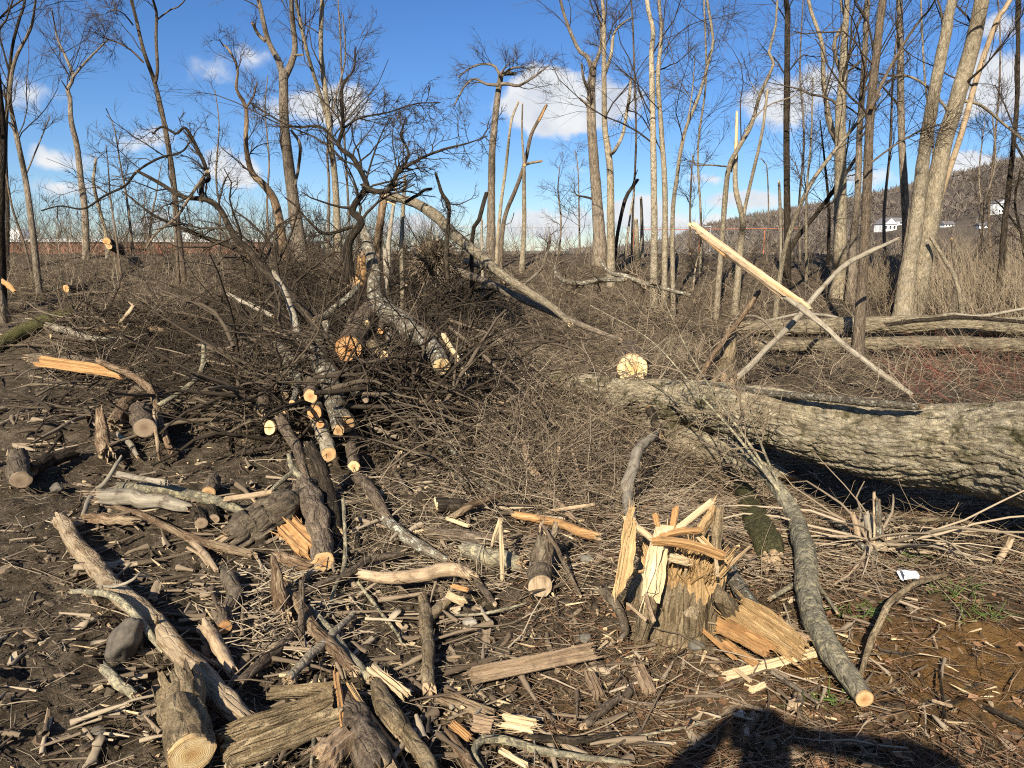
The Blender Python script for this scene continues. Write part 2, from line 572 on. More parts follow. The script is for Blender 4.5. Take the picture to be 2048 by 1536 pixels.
# ------------------------------------------------------------------ materials
class NB:
    """a small helper to write node trees"""
    def __init__(s, name, rough=0.9, spec=0.25):
        s.m = bpy.data.materials.new(name); s.m.use_nodes = True
        s.N = s.m.node_tree.nodes; s.L = s.m.node_tree.links
        s.p = s.N['Principled BSDF']
        s.p.inputs['Roughness'].default_value = rough
        s.p.inputs['Specular IOR Level'].default_value = spec

    def attr(s, n, out='Vector'):
        a = s.N.new('ShaderNodeAttribute'); a.attribute_name = n
        return a.outputs[out]

    def val(s, i, v):
        if hasattr(v, 'is_linked') or isinstance(v, bpy.types.NodeSocket): s.L.new(v, i)
        elif v is not None: i.default_value = v

    def map(s, vec, sc):
        n = s.N.new('ShaderNodeVectorMath'); n.operation = 'MULTIPLY'
        s.L.new(vec, n.inputs[0]); n.inputs[1].default_value = sc
        return n.outputs[0]

    def noise(s, vec, sc, det=4, rough=.6, dist=0.0):
        n = s.N.new('ShaderNodeTexNoise'); s.L.new(vec, n.inputs['Vector'])
        n.inputs['Scale'].default_value = sc; n.inputs['Detail'].default_value = det
        n.inputs['Roughness'].default_value = rough; n.inputs['Distortion'].default_value = dist
        return n.outputs['Fac']

    def voro(s, vec, sc, feat='F1', out='Distance'):
        n = s.N.new('ShaderNodeTexVoronoi'); n.feature = feat; s.L.new(vec, n.inputs['Vector'])
        n.inputs['Scale'].default_value = sc
        return n.outputs[out]

    def ramp(s, f, stops):
        n = s.N.new('ShaderNodeValToRGB'); s.L.new(f, n.inputs[0])
        e = n.color_ramp.elements
        while len(e) < len(stops): e.new(0.5)
        for q, (p, c) in zip(e, stops):
            q.position = p; q.color = (c[0], c[1], c[2], 1) if not isinstance(c, (int, float)) else (c, c, c, 1)
        return n.outputs[0]

    def mix(s, f, a, b, mode='MIX'):
        n = s.N.new('ShaderNodeMix'); n.data_type = 'RGBA'; n.blend_type = mode
        s.val(n.inputs[0], f)
        for i, v in ((6, a), (7, b)):
            if isinstance(v, bpy.types.NodeSocket): s.L.new(v, n.inputs[i])
            else: n.inputs[i].default_value = (v[0], v[1], v[2], 1)
        return n.outputs[2]

    def math(s, op, a, b=None, clamp=False):
        n = s.N.new('ShaderNodeMath'); n.operation = op; n.use_clamp = clamp
        s.val(n.inputs[0], a)
        if b is not None: s.val(n.inputs[1], b)
        return n.outputs[0]

    def bump(s, h, strength, dist):
        n = s.N.new('ShaderNodeBump'); s.L.new(h, n.inputs['Height'])
        n.inputs['Strength'].default_value = strength; n.inputs['Distance'].default_value = dist
        s.L.new(n.outputs[0], s.p.inputs['Normal'])

    def objrand(s):
        return s.N.new('ShaderNodeObjectInfo').outputs['Random']

    def done(s, col):
        s.L.new(col, s.p.inputs['Base Color'])
        return s.m


def vary(nb, col, lo=.78, hi=1.2):
    """lighter or darker from one thing to the next"""
    mr = nb.N.new('ShaderNodeMapRange'); nb.L.new(nb.objrand(), mr.inputs['Value'])
    mr.inputs['To Min'].default_value = lo; mr.inputs['To Max'].default_value = hi
    h = nb.N.new('ShaderNodeHueSaturation'); nb.L.new(mr.outputs[0], h.inputs['Value']); nb.L.new(col, h.inputs['Color'])
    return h.outputs[0]


def bark(name, dark, mid, light, sc=26, stretch=.28, lichen=None, lich_amt=.62, moss=None, bump=1.0, bd=.012, peel=None, peel_amt=.6):
    nb = NB(name, .94, .12)
    v = nb.attr('bco')
    g = nb.map(v, (1, 1, stretch))
    a = nb.noise(g, sc * 1.5, 7, .72, .5)
    c = nb.ramp(a, [(.32, dark), (.49, mid), (.66, light)])
    b = nb.noise(v, 6.0, 5, .65)
    c = nb.mix(nb.ramp(b, [(.40, 0), (.62, .6)]), c, nb.mix(1.0, c, (1.45, 1.40, 1.30), 'MULTIPLY'))
    sp = nb.noise(v, 120.0, 4, .75)
    c = nb.mix(1.0, c, nb.ramp(sp, [(.30, .45), (.5, 1.0), (.72, 1.55)]), 'MULTIPLY')
    cr = nb.voro(g, sc * 1.4, 'DISTANCE_TO_EDGE')
    if peel:     # bark gone, bare wood shows in long patches
        f = nb.noise(nb.map(v, (1, 1, .22)), 9.0, 6, .62, .8)
        gr = nb.noise(nb.map(v, (1, 1, .05)), 120.0, 4, .7)
        pc = nb.ramp(gr, [(.3, tuple(x * .55 for x in peel)), (.6, peel), (.8, tuple(x * 1.25 for x in peel))])
        c = nb.mix(nb.ramp(f, [(peel_amt - .03, 0), (peel_amt + .03, 1)]), c, pc)
    if lichen:
        f = nb.noise(v, 24.0, 7, .74)
        c = nb.mix(nb.ramp(f, [(lich_amt - .03, 0), (lich_amt + .03, .9)]), c, lichen)
    if moss:
        f = nb.noise(v, 5.0, 7, .72)
        c = nb.mix(nb.ramp(f, [(.50, 0), (.62, .9)]), c, moss)
    c = vary(nb, c)
    h = nb.math('ADD', nb.math('MULTIPLY', nb.ramp(cr, [(.0, 0), (.14, 1)]), .5), nb.math('ADD', nb.math('MULTIPLY', a, 1.2), nb.math('MULTIPLY', sp, .5)))
    nb.bump(h, bump, bd)
    return nb.done(c)


def wood(name, a, b, c, sc=60, stretch=.05, bump=.6, bd=.006, dirt=None, dirt_amt=.56):
    """split or barkless wood: long fibres"""
    nb = NB(name, .8, .25)
    v = nb.attr('bco')
    g = nb.map(v, (1, 1, stretch))
    f = nb.noise(g, sc, 5, .7, .2)
    col = nb.ramp(f, [(.28, a), (.5, b), (.72, c)])
    f2 = nb.noise(nb.map(v, (1, 1, stretch * 1.6)), sc * 3.2, 4, .75)
    col = nb.mix(1.0, col, nb.ramp(f2, [(.30, .5), (.5, 1.0), (.7, 1.35)]), 'MULTIPLY')
    l = nb.noise(v, 7.0, 5, .65)
    col = nb.mix(nb.ramp(l, [(.35, 0), (.65, .55)]), col, b)
    if dirt:
        d = nb.noise(v, 9.0, 6, .7)
        col = nb.mix(nb.ramp(d, [(dirt_amt - .06, 0), (dirt_amt + .08, .9)]), col, dirt)
    col = vary(nb, col, .85, 1.12)
    nb.bump(nb.math('ADD', f, nb.math('MULTIPLY', f2, .6)), bump, bd)
    return nb.done(col)


def cutwood(name, heart, mid, sap, rim):
    nb = NB(name, .75, .25)
    v = nb.attr('bco')
    xy = nb.map(v, (1, 1, 0))
    ln = nb.N.new('ShaderNodeVectorMath'); ln.operation = 'LENGTH'; nb.L.new(xy, ln.inputs[0])
    w = nb.noise(xy, 2.2, 4, .6)
    d = nb.math('ADD', ln.outputs['Value'], nb.math('MULTIPLY', nb.math('SUBTRACT', w, .5), .28))
    base = nb.ramp(d, [(.10, heart), (.50, mid), (.80, sap), (.985, rim)])
    rings = nb.math('SINE', nb.math('MULTIPLY', d, 62.0))
    base = nb.mix(nb.math('MULTIPLY', nb.math('ADD', rings, 1.0), .13), base, nb.mix(1.0, base, (.6, .5, .42), 'MULTIPLY'))
    saw = nb.noise(nb.map(v, (26, 2.0, 0)), 2.0, 3, .6)
    base = nb.mix(nb.math('MULTIPLY', saw, .35), base, nb.mix(1.0, base, (1.18, 1.15, 1.1), 'MULTIPLY'))
    dirt = nb.noise(v, 2.6, 7, .7)
    base = nb.mix(nb.ramp(dirt, [(.54, 0), (.72, .7)]), base, (.17, .10, .055))
    # drying cracks from the heart
    nb.bump(nb.math('ADD', saw, nb.math('MULTIPLY', rings, .2)), .5, .003)
    return nb.done(vary(nb, base, .88, 1.1))


def twigmat(name, stops, rough=.9):
    nb = NB(name, rough, .15)
    t = nb.attr('tint', 'Fac')
    v = nb.attr('bco')
    n = nb.noise(v, 9.0, 3, .6)
    n2 = nb.noise(nb.map(v, (1, 1, .25)), 90.0, 4, .75)
    f = nb.math('ADD', nb.math('ADD', nb.math('MULTIPLY', t, .70), nb.math('MULTIPLY', n, .16)), nb.math('MULTIPLY', n2, .16))
    return nb.done(nb.ramp(f, stops))


M = {}
M['bark_grey'] = bark('bark_grey_brown', (.055, .042, .030), (.17, .135, .098), (.30, .25, .185), 24, .25)
M['bark_pale'] = bark('bark_pale_grey', (.105, .082, .054), (.225, .183, .122), (.345, .292, .205), 18, .4, lichen=(.42, .375, .28), lich_amt=.60, bump=.9)
M['bark_dark'] = bark('bark_dark', (.010, .008, .006), (.030, .023, .016), (.078, .061, .043), 26, .3)
M['bark_mid'] = bark('bark_mid_brown', (.05, .036, .024), (.13, .098, .068), (.23, .18, .128), 26, .3)
M['bark_birch'] = bark('bark_mottled', (.14, .112, .074), (.30, .252, .175), (.45, .395, .295), 12, .9, lichen=(.14, .11, .072), lich_amt=.56, bump=.7)
M['bark_lichen'] = bark('bark_lichened', (.045, .036, .026), (.14, .115, .082), (.25, .215, .16), 24, .35, lichen=(.46, .46, .36), lich_amt=.57)
M['bark_great'] = bark('bark_great_log', (.085, .068, .044), (.235, .196, .130), (.385, .335, .235), 22, .20, lichen=(.50, .47, .38), lich_amt=.70, moss=(.065, .057, .024), bump=1.0, bd=.014)
M['bark_pair'] = bark('bark_parallel_logs', (.06, .047, .030), (.165, .134, .088), (.29, .243, .165), 22, .2, lichen=(.42, .39, .31), lich_amt=.70, bump=1.0, bd=.014)
M['bark_moss'] = bark('bark_mossy', (.03, .028, .012), (.09, .082, .035), (.17, .15, .07), 30, .8, moss=(.11, .105, .035))
M['bark_limb'] = bark('bark_limb_lichen', (.075, .068, .048), (.165, .145, .10), (.28, .25, .175), 26, .4, lichen=(.40, .345, .205), lich_amt=.55, bump=.6)
M['bark_peel'] = bark('bark_peeling', (.05, .032, .018), (.15, .098, .058), (.28, .20, .125), 24, .25, peel=(.36, .262, .158), peel_amt=.55)
M['bark_rubbed'] = bark('rubbed_log', (.075, .050, .028), (.18, .125, .072), (.30, .22, .135), 30, .3, peel=(.42, .318, .20), peel_amt=.49, bump=.8)
M['bark_tan'] = bark('bark_tan_plates', (.085, .06, .034), (.225, .168, .098), (.37, .29, .18), 20, .22, bump=1.0, bd=.016)
M['mud'] = bark('muddy_bark', (.055, .041, .027), (.125, .098, .067), (.21, .168, .118), 16, .5, bump=1.0)
M['wood_grey'] = wood('weathered_wood', (.13, .108, .076), (.275, .232, .166), (.42, .365, .275), 45, .06, dirt=(.10, .076, .05), dirt_amt=.57)
M['wood_tan'] = wood('barkless_wood', (.20, .128, .070), (.40, .29, .175), (.54, .42, .275), 50, .06, dirt=(.14, .09, .052), dirt_amt=.56)
M['wood_fresh'] = wood('fresh_split_wood', (.27, .15, .06), (.52, .335, .15), (.68, .485, .25), 70, .04, bump=1.0, bd=.010, dirt=(.16, .095, .045), dirt_amt=.66)
M['wood_pale'] = wood('pale_split_wood', (.38, .26, .13), (.60, .45, .255), (.73, .60, .39), 60, .045, bump=.8, bd=.006)
M['wood_orange'] = wood('orange_split_wood', (.28, .125, .045), (.48, .265, .105), (.62, .40, .185), 60, .05, bump=.8, bd=.008, dirt=(.15, .085, .04), dirt_amt=.62)
M['wood_pink'] = wood('pinkish_slab_wood', (.18, .115, .066), (.36, .25, .15), (.48, .355, .225), 46, .07, bump=1.0, bd=.010, dirt=(.15, .10, .065), dirt_amt=.58)
M['cut'] = cutwood('sawn_end', (.44, .22, .085), (.60, .365, .165), (.70, .475, .235), (.48, .29, .13))
M['cut_pale'] = cutwood('sawn_end_pale', (.54, .32, .13), (.70, .50, .235), (.78, .60, .33), (.58, .40, .19))
M['cut_orange'] = cutwood('sawn_end_orange', (.46, .19, .06), (.58, .295, .115), (.62, .36, .155), (.44, .23, .09))
M['cut_old'] = cutwood('sawn_end_muddy', (.24, .165, .10), (.34, .25, .16), (.38, .285, .19), (.24, .175, .115))
M['twig_dark'] = twigmat('twigs_dark', [(.0, (.016, .012, .008)), (.4, (.050, .037, .025)), (.75, (.15, .114, .076)), (1, (.34, .27, .19))])
M['twig_brown'] = twigmat('twigs_brown', [(.0, (.042, .030, .019)), (.35, (.125, .093, .060)), (.72, (.28, .215, .142)), (1, (.52, .43, .31))])
M['twig_tan'] = twigmat('stems_tan', [(.0, (.10, .072, .045)), (.45, (.26, .195, .125)), (.8, (.42, .335, .225)), (1, (.58, .49, .36))])
M['twig_red'] = twigmat('stems_red', [(.0, (.09, .03, .024)), (.5, (.20, .062, .046)), (.9, (.32, .13, .09)), (1, (.42, .25, .17))])
M['twig_rust'] = twigmat('litter_rust', [(.0, (.045, .026, .016)), (.45, (.13, .074, .040)), (.75, (.25, .15, .082)), (1, (.42, .31, .19))])
M['chips'] = twigmat('wood_chips', [(.0, (.06, .042, .028)), (.40, (.17, .118, .074)), (.72, (.36, .255, .155)), (.9, (.54, .40, .24)), (1, (.70, .55, .34))])
M['debris'] = twigmat('broken_wood', [(.0, (.05, .036, .024)), (.30, (.12, .088, .058)), (.58, (.24, .18, .118)), (.8, (.38, .30, .20)), (1, (.55, .45, .31))])
M['clod'] = twigmat('soil_clods', [(.0, (.035, .026, .017)), (.5, (.105, .080, .053)), (1, (.22, .173, .118))])
M['leaf'] = twigmat('dead_leaves', [(.0, (.06, .032, .018)), (.5, (.17, .088, .045)), (1, (.32, .19, .105))])
M['green'] = twigmat('green_leaves', [(.0, (.045, .07, .018)), (.6, (.10, .15, .035)), (1, (.19, .24, .07))])


def ground_mat():
    nb = NB('soil', .96, .1)
    g = nb.N.new('ShaderNodeNewGeometry').outputs['Position']
    a = nb.noise(g, 7.0, 8, .68)
    c = nb.ramp(a, [(.28, (.040, .029, .019)), (.46, (.105, .079, .051)), (.60, (.185, .143, .096)), (.76, (.29, .23, .155))])
    b = nb.noise(g, 70.0, 6, .75)
    c = nb.mix(1.0, c, nb.ramp(b, [(.30, .35), (.5, 1.0), (.70, 1.7)]), 'MULTIPLY')
    c = nb.mix(nb.ramp(nb.noise(g, 38.0, 6, .8), [(.58, 0), (.66, .85)]), c, (.27, .21, .14))
    m = nb.attr('bco')                       # x: sawdust, y: leaf litter and moss, z: far fields
    s = nb.N.new('ShaderNodeSeparateXYZ'); nb.L.new(m, s.inputs[0])
    sd = nb.math('MULTIPLY', s.outputs[0], nb.ramp(nb.noise(g, 9.0, 7, .72), [(.39, 0), (.50, 1)]))
    c = nb.mix(sd, c, nb.ramp(nb.noise(g, 90.0, 4, .7), [(.3, (.26, .125, .034)), (.7, (.56, .31, .10))]))
    lf = nb.math('MULTIPLY', s.outputs[1], nb.ramp(nb.noise(g, 9.0, 7, .7), [(.40, 0), (.62, .9)]))
    c = nb.mix(lf, c, nb.ramp(nb.noise(g, 34.0, 4, .7), [(.32, (.038, .025, .015)), (.55, (.098, .066, .038)), (.72, (.18, .125, .073))]))
    c = nb.mix(s.outputs[2], c, nb.ramp(nb.noise(g, .09, 6, .6), [(.35, (.085, .07, .045)), (.65, (.17, .145, .095))]))
    nb.bump(nb.math('ADD', nb.noise(g, 60.0, 6, .75), nb.math('MULTIPLY', a, 1.6)), 1.0, .05)
    return nb.done(c)


def plain(name, col, rough=.6, amt=.12, sc=3.0, spec=.3):
    nb = NB(name, rough, spec)
    g = nb.N.new('ShaderNodeTexCoord').outputs['Object']
    n = nb.noise(g, sc, 5, .65)
    d = tuple(x * (1 - 2 * amt) for x in col); e = tuple(min(1, x * (1 + 2 * amt)) for x in col)
    return nb.done(nb.ramp(n, [(.3, d), (.7, e)]))

# ------------------------------------------------------------------ ground
def make_ground():
    front = np.linspace(-0.92, 0.92, 500)
    back = np.linspace(0.98, 2 * np.pi - 0.98, 60)[1:-1]
    th = np.concatenate([front, back])
    rr = np.concatenate([[0.35, .7, 1.0], np.geomspace(1.25, 8, 240), np.geomspace(8.12, 26, 66), np.geomspace(27, 3000, 45)])
    A, Rr = np.meshgrid(th, rr)
    X, Y = Rr * np.sin(A), Rr * np.cos(A)
    Z = zt(X, Y) + zd(X, Y)
    Z = np.where(Rr > 60, np.minimum(Z, -3.1), Z)
    n, m = X.shape
    idx = np.arange(n * m).reshape(n, m)
    f = np.stack([idx[:-1], np.roll(idx[:-1], -1, 1), np.roll(idx[1:], -1, 1), idx[1:]], -1).reshape(-1, 4)[:, ::-1]
    # natural colour patches: sawdust where the saw stood, leaf litter under the great log, fields far off
    saw = 1.3 * np.exp(-((X - 2.05) / .75) ** 2 - ((Y - 2.85) / .45) ** 2) + .6 * np.exp(-((X - 1.25) / .25) ** 2 - ((Y - 3.0) / .25) ** 2) \
        + 1.1 * np.exp(-((X - 2.9) / .8) ** 2 - ((Y - 2.75) / .35) ** 2) + .25 * np.exp(-((X - .5) / .8) ** 2 - ((Y - 2.5) / .3) ** 2)
    leaf = sstep(.6, 1.6, X) * (1 - sstep(7, 9, Y)) * .9
    far = sstep(40, 60, Rr)
    mb = MB()
    mb.add(np.stack([X, Y, Z], -1), f4=f, bco=np.stack([np.clip(saw, 0, 1), leaf, far], -1))
    c = np.array([[0, 0, float(zt(0, 0))]])
    mb.add(np.vstack([c, np.stack([X[0], Y[0], Z[0]], -1)]), f3=[(0, 1 + (i + 1) % m, 1 + i) for i in range(m)], bco=np.zeros((m + 1, 3)))
    o = mb.build('ground', ground_mat(), origin=(0, 0, 0))
    tag(o, 'dark churned soil of the cleared lot strewn with wood debris', 'ground', kind='structure')
    return o


make_ground()

# ------------------------------------------------------------------ far hill with bare woods, houses, brick building, fence
_RX = np.array([-3000, 700, 1000, 1150, 1250, 1340, 1400, 1480, 1600, 1700, 1800, 1950, 2048, 2400, 3200, 5000])
_RY = np.array([505, 504, 498, 490, 484, 468, 447, 431, 412, 398, 382, 356, 342, 318, 330, 420])


def hill_z(x, y):
    d = np.hypot(x, y) + 1e-6
    px = 1024 + FPX * x / np.maximum(y, 1.0)
    H = (505 - 20 - np.interp(px, _RX, _RY)) / FPX * 640
    z = -3.2 + (H + 3.4) * sstep(170, 640, d) - 0.3 * H * sstep(680, 1100, d)
    return z + 2.5 * (fbm(x * .012, y * .012, o=3, s=4) - .5) * sstep(170, 300, d)


HOUSE_PX = ((1770, 462), (1798, 450), (1995, 428), (1893, 454), (1965, 456))


def hill_hit(px, py):
    # where a pixel's ray meets the hillside
    for d in np.arange(175, 640, 1.5):
        p = at(px, py, d)
        if p[2] < float(hill_z(p[0], p[1])): return p
    return at(px, py, 400)


def make_hill():
    th = np.linspace(-0.12, 1.25, 150); rr = np.linspace(150, 1100, 70)
    A, Rr = np.meshgrid(th, rr)
    X, Y = Rr * np.sin(A), Rr * np.cos(A)
    Z = hill_z(X, Y) - 3.0 * (1 - sstep(150, 165, Rr))
    n, m = X.shape
    idx = np.arange(n * m).reshape(n, m)
    f = np.stack([idx[:-1, :-1], idx[1:, :-1], idx[1:, 1:], idx[:-1, 1:]], -1).reshape(-1, 4)[:, ::-1]
    nb = NB('hillside_soil', .95, .1)
    g = nb.N.new('ShaderNodeNewGeometry').outputs['Position']
    c = nb.ramp(nb.noise(g, .03, 7, .65), [(.35, (.085, .068, .052)), (.6, (.125, .10, .076)), (.75, (.155, .13, .09))])
    o = MB().add(np.stack([X, Y, Z], -1), f4=f).build('hill', nb.done(c), origin=(200, 400, -3))
    tag(o, 'brown wooded hillside rising to the right behind the trees', 'hill', kind='structure')
    # bare woods on it: one mass of thin crowns
    N = 6800
    a = rng.uniform(-0.02, 0.72, N); d = np.sqrt(rng.uniform(215 ** 2, 690 ** 2, N))
    x, y = d * np.sin(a), d * np.cos(a)
    z = hill_z(x, y)
    keep = (z > -2.0)
    for (hx, hy) in HOUSE_PX:                                 # yards kept clear round the houses
        p = hill_hit(hx, hy)
        keep &= ~((np.abs(x - p[0] * y / p[1]) < 6) & (y < p[1] + 5) & (y > p[1] - 45))
    x, y, z = x[keep], y[keep], z[keep]; N = len(x)
    h = rng.uniform(3.0, 6.5, N) * np.clip(d[keep] / 400, .5, 1)
    mb = MB()
    r2 = np.random.default_rng(5)
    per = 3
    P = np.repeat(np.stack([x, y, z + h * .25], -1), per, 0)
    D = r2.normal(0, .8, (N * per, 3)); D[:, 2] = 1
    L = np.repeat(h, per) * r2.uniform(.5, .85, N * per)
    pts = walk(P, D, L, 3, .2, 0, r2)
    rad = np.stack([np.full(N * per, .10), np.full(N * per, .26), np.full(N * per, .05)], 1) * r2.uniform(.6, 1.4, N * per)[:, None]
    t = np.repeat(r2.uniform(0, 1, N), per)
    tubes(mb, pts, rad, 3, tint=t, r=r2)
    mt = twigmat('far_woods', [(.0, (.10, .082, .066)), (.5, (.16, .13, .104)), (.93, (.21, .175, .14)), (1, (.07, .08, .045))])
    o = mb.build('forest', mt, origin=(200, 400, 0))
    tag(o, 'bare brown winter woods covering the far hillside', 'forest', kind='stuff')


make_hill()


def box(mb, c, s, mat=0, rz=0.0):
    c = np.array(c, float); s = np.array(s, float) / 2
    v = np.array([[a, b, d] for a in (-1, 1) for b in (-1, 1) for d in (-1, 1)], float) * s
    ca, sa = math.cos(rz), math.sin(rz)
    v = np.stack([v[:, 0] * ca - v[:, 1] * sa, v[:, 0] * sa + v[:, 1] * ca, v[:, 2]], -1) + c
    f = [(0, 1, 3, 2), (4, 6, 7, 5), (0, 4, 5, 1), (2, 3, 7, 6), (0, 2, 6, 4), (1, 5, 7, 3)]
    return mb.add(v, f4=f, mat=mat, bco=v)


W_WHITE = plain('white_siding', (.78, .78, .76), .6, .04, .4)
W_ROOF = plain('grey_roof', (.16, .15, .15), .8, .1, .6)
W_GLASS = plain('dark_window', (.03, .035, .045), .2, .1, .5, .6)
W_BRICK = plain('red_brick', (.22, .085, .055), .9, .14, .9)
W_TRIM = plain('pale_metal_trim', (.62, .62, .6), .5, .06, .5)
W_STEEL = plain('galvanised_steel', (.34, .35, .36), .45, .08, 4.0, .5)
W_ORANGE = plain('orange_paint', (.40, .13, .065), .6, .1, 3.0)


def house(px, py, wpx, dp, h, rz, label, roof_h=.35, ridge_across=False):
    p = hill_hit(px, py)
    k = scale_at(p); w = wpx * k; dp *= k; h *= k
    root = empty('house', p - np.array([0, 0, 3.0]))
    tag(root, label, 'house', 'white houses on the hillside')

    def T(q):
        q = np.asarray(q, float); ca, sa = math.cos(rz), math.sin(rz)
        return np.stack([q[..., 0] * ca - q[..., 1] * sa, q[..., 0] * sa + q[..., 1] * ca, q[..., 2]], -1) + p
    mb = MB(); box(mb, p + np.array([0, 0, h / 2 - 1.5]), (w, dp, h + 3.0), 0, rz); mb.build('wall', W_WHITE, root, smooth=False)
    rh = roof_h * w if ridge_across else roof_h * dp
    e = .35
    if ridge_across:
        v = [(-w / 2 - e, -dp / 2 - e, h - .15), (w / 2 + e, -dp / 2 - e, h - .15), (0, -dp / 2 - e, h + rh), (-w / 2 - e, dp / 2 + e, h - .15), (w / 2 + e, dp / 2 + e, h - .15), (0, dp / 2 + e, h + rh)]
        f4 = [(0, 3, 5, 2), (1, 2, 5, 4), (0, 1, 4, 3)]; f3 = [(0, 2, 1), (3, 4, 5)]
    else:
        v = [(-w / 2 - e, -dp / 2 - e, h - .15), (-w / 2 - e, dp / 2 + e, h - .15), (-w / 2 - e, 0, h + rh), (w / 2 + e, -dp / 2 - e, h - .15), (w / 2 + e, dp / 2 + e, h - .15), (w / 2 + e, 0, h + rh)]
        f4 = [(0, 3, 5, 2), (1, 2, 5, 4), (0, 1, 4, 3)]; f3 = [(0, 2, 1), (3, 4, 5)]
    mb = MB().add(T(v), f4=f4, f3=f3); mb.build('roof', W_ROOF, root, smooth=False)
    if ridge_across:      # the gable itself is boarded white
        g = [(-w / 2, -dp / 2 - e - .02, h - .2), (w / 2, -dp / 2 - e - .02, h - .2), (0, -dp / 2 - e - .02, h + rh - .35)]
        MB().add(T(g), f3=[(0, 1, 2)]).build('gable', W_WHITE, root, smooth=False)
    n = max(2, int(w / 2.6))
    n = 3
    nl = 2 if h > w * .8 else 1
    for k in range(n):
        for lv in range(nl):
            x = (k + .5) / n * w - w / 2
            mb = MB(); q = T(np.array([x, -dp / 2 - .03, h / nl * (.5 + lv)])); box(mb, q, (w * .12, .10, h / nl * .42), 0, rz)
            mb.build('window', W_GLASS, root, smooth=False)
    return root


house(1770, 462, 30, 28, 14, .25, 'white gabled house nearest the pale double tree trunk on the hill', .40, True)
house(1798, 450, 36, 22, 8, -.15, 'long low white house uphill of the gabled white house', .30)
house(1995, 428, 22, 20, 22, .3, 'tall narrow white house high on the hill between the rightmost trunks', .30, True)
house(1893, 454, 20, 18, 6, .1, 'small pale bungalow half hidden behind the leaning pale trunks', .30)
house(1965, 456, 18, 16, 6, -.2, 'small pale bungalow below the tall narrow white house', .30)


def brick_building():
    d = 72.0
    a = at(-260, 505, d); b = at(548, 505, d)
    z0, zt_ = -3.4, 1.65 + 15 / FPX * d
    root = empty('brick_building', ((a[0] + b[0]) / 2, d, z0))
    tag(root, 'low red brick building with pale roof edge beyond the bank', 'building')
    w = b[0] - a[0]; cx = (a[0] + b[0]) / 2
    box(MB(), (0, 0, 0), (1, 1, 1))
    mb = MB(); box(mb, (cx, d + 9, (z0 + zt_) / 2), (w, 18, zt_ - z0)); mb.build('wall', W_BRICK, root, smooth=False)
    mb = MB(); box(mb, (cx, d + 9, zt_ + .12), (w + .5, 18.5, .28)); mb.build('roof_edge', W_TRIM, root, smooth=False)
    p = at(-10, 530, d)
    mb = MB(); box(mb, (cx - w * .32, d - .06, .45), (w * .36, .2, .30)); mb.build('sill_band', W_TRIM, root, smooth=False)
    for px, py, ww, hh in ((35, 470, 1.5, .9), (378, 480, 1.3, .5), (5, 472, .9, .6)):
        p = at(px, py, d + 3)
        mb = MB(); box(mb, (p[0], d + 3, zt_ + .26 + hh / 2), (ww, 1.6, hh)); box(mb, (p[0], d + 3, zt_ + .30 + hh), (ww + .14, 1.74, .08))
        mb.build('rooftop_unit', W_WHITE, root, smooth=False)


brick_building()


def chain_fence():
    d = 34.0
    xa, xb = at(560, 480, d)[0], at(1420, 480, d)[0]
    z0 = float(zt(5, 34)) - .1; z1 = 1.65 + 44 / FPX * d
    root = empty('chain_link_fence', ((xa + xb) / 2, d, z0))
    tag(root, 'grey chain link fence on thin posts along the top of the bank', 'fence')
    r2 = np.random.default_rng(3)
    n = 9
    for k in range(n):
        x = xa + (xb - xa) * k / (n - 1)
        mb = MB(); C, R = curve([(x, d, z0), (x, d, z1 + .04)], [.035, .035], .8)
        stem(mb, C, R, 8, 0, ends=('flat', 'flat'), capmat=0); mb.build('post', W_STEEL, root)
    for z in (z1, z0 + .25):
        mb = MB(); C, R = curve([(xa, d - .045, z), (xb, d - .045, z)], [.022, .022], 2)
        stem(mb, C, R, 6, 0, ends=('flat', 'flat'), capmat=0); mb.build('rail', W_STEEL, root)
    mb = MB()
    h = z1 - z0; sp = .11
    xs = np.arange(xa - h, xb, sp)
    for sg, yy in ((1, -.075), (-1, -.085)):
        x0 = xs if sg > 0 else xs + h
        pts = np.stack([np.stack([x0, 0 * x0 + d + yy, 0 * x0 + z0], -1), np.stack([x0 + sg * h, 0 * x0 + d + yy, 0 * x0 + z1], -1)], 1)
        tubes(mb, pts, np.full((len(xs), 2), .003), 3, r=r2)
    mb.build('wire_mesh', W_STEEL, root)


chain_fence()


def orange_rail():
    d = 31.0
    x0, x1 = at(1268, 470, d)[0], at(1600, 470, d)[0]
    z1 = 1.65 + 38 / FPX * d; z0 = float(zt(8, 31)) - .2
    root = empty('orange_barrier', (x0, d, z0))
    tag(root, 'thin orange pipe barrier behind the splintered blond pole', 'barrier')
    for z in (z1,):
        mb = MB(); C, R = curve([(x0, d, z), (x1, d, z + .06)], [.016, .016], 2)
        stem(mb, C, R, 6, 0, ends=('flat', 'flat'), capmat=0); mb.build('rail', W_ORANGE, root)
    for px in (1268, 1400, 1530):
        x = at(px, 470, d)[0]
        mb = MB(); C, R = curve([(x, d + .06, z0), (x, d + .06, z1 + .05)], [.024, .024], 1)
        stem(mb, C, R, 8, 0, ends=('flat', 'flat'), capmat=0); mb.build('post', W_ORANGE, root)


orange_rail()

# ------------------------------------------------------------------ standing trees and snags
TREE_GROUP = 'bare trees standing along the bank'
_seed = [100]


def resample(C, R, K):
    s = np.concatenate([[0], np.cumsum(np.linalg.norm(np.diff(C, axis=0), axis=1))])
    t = np.linspace(0, s[-1], K)
    return np.stack([np.interp(t, s, C[:, i]) for i in range(3)], -1), np.interp(t, s, R)


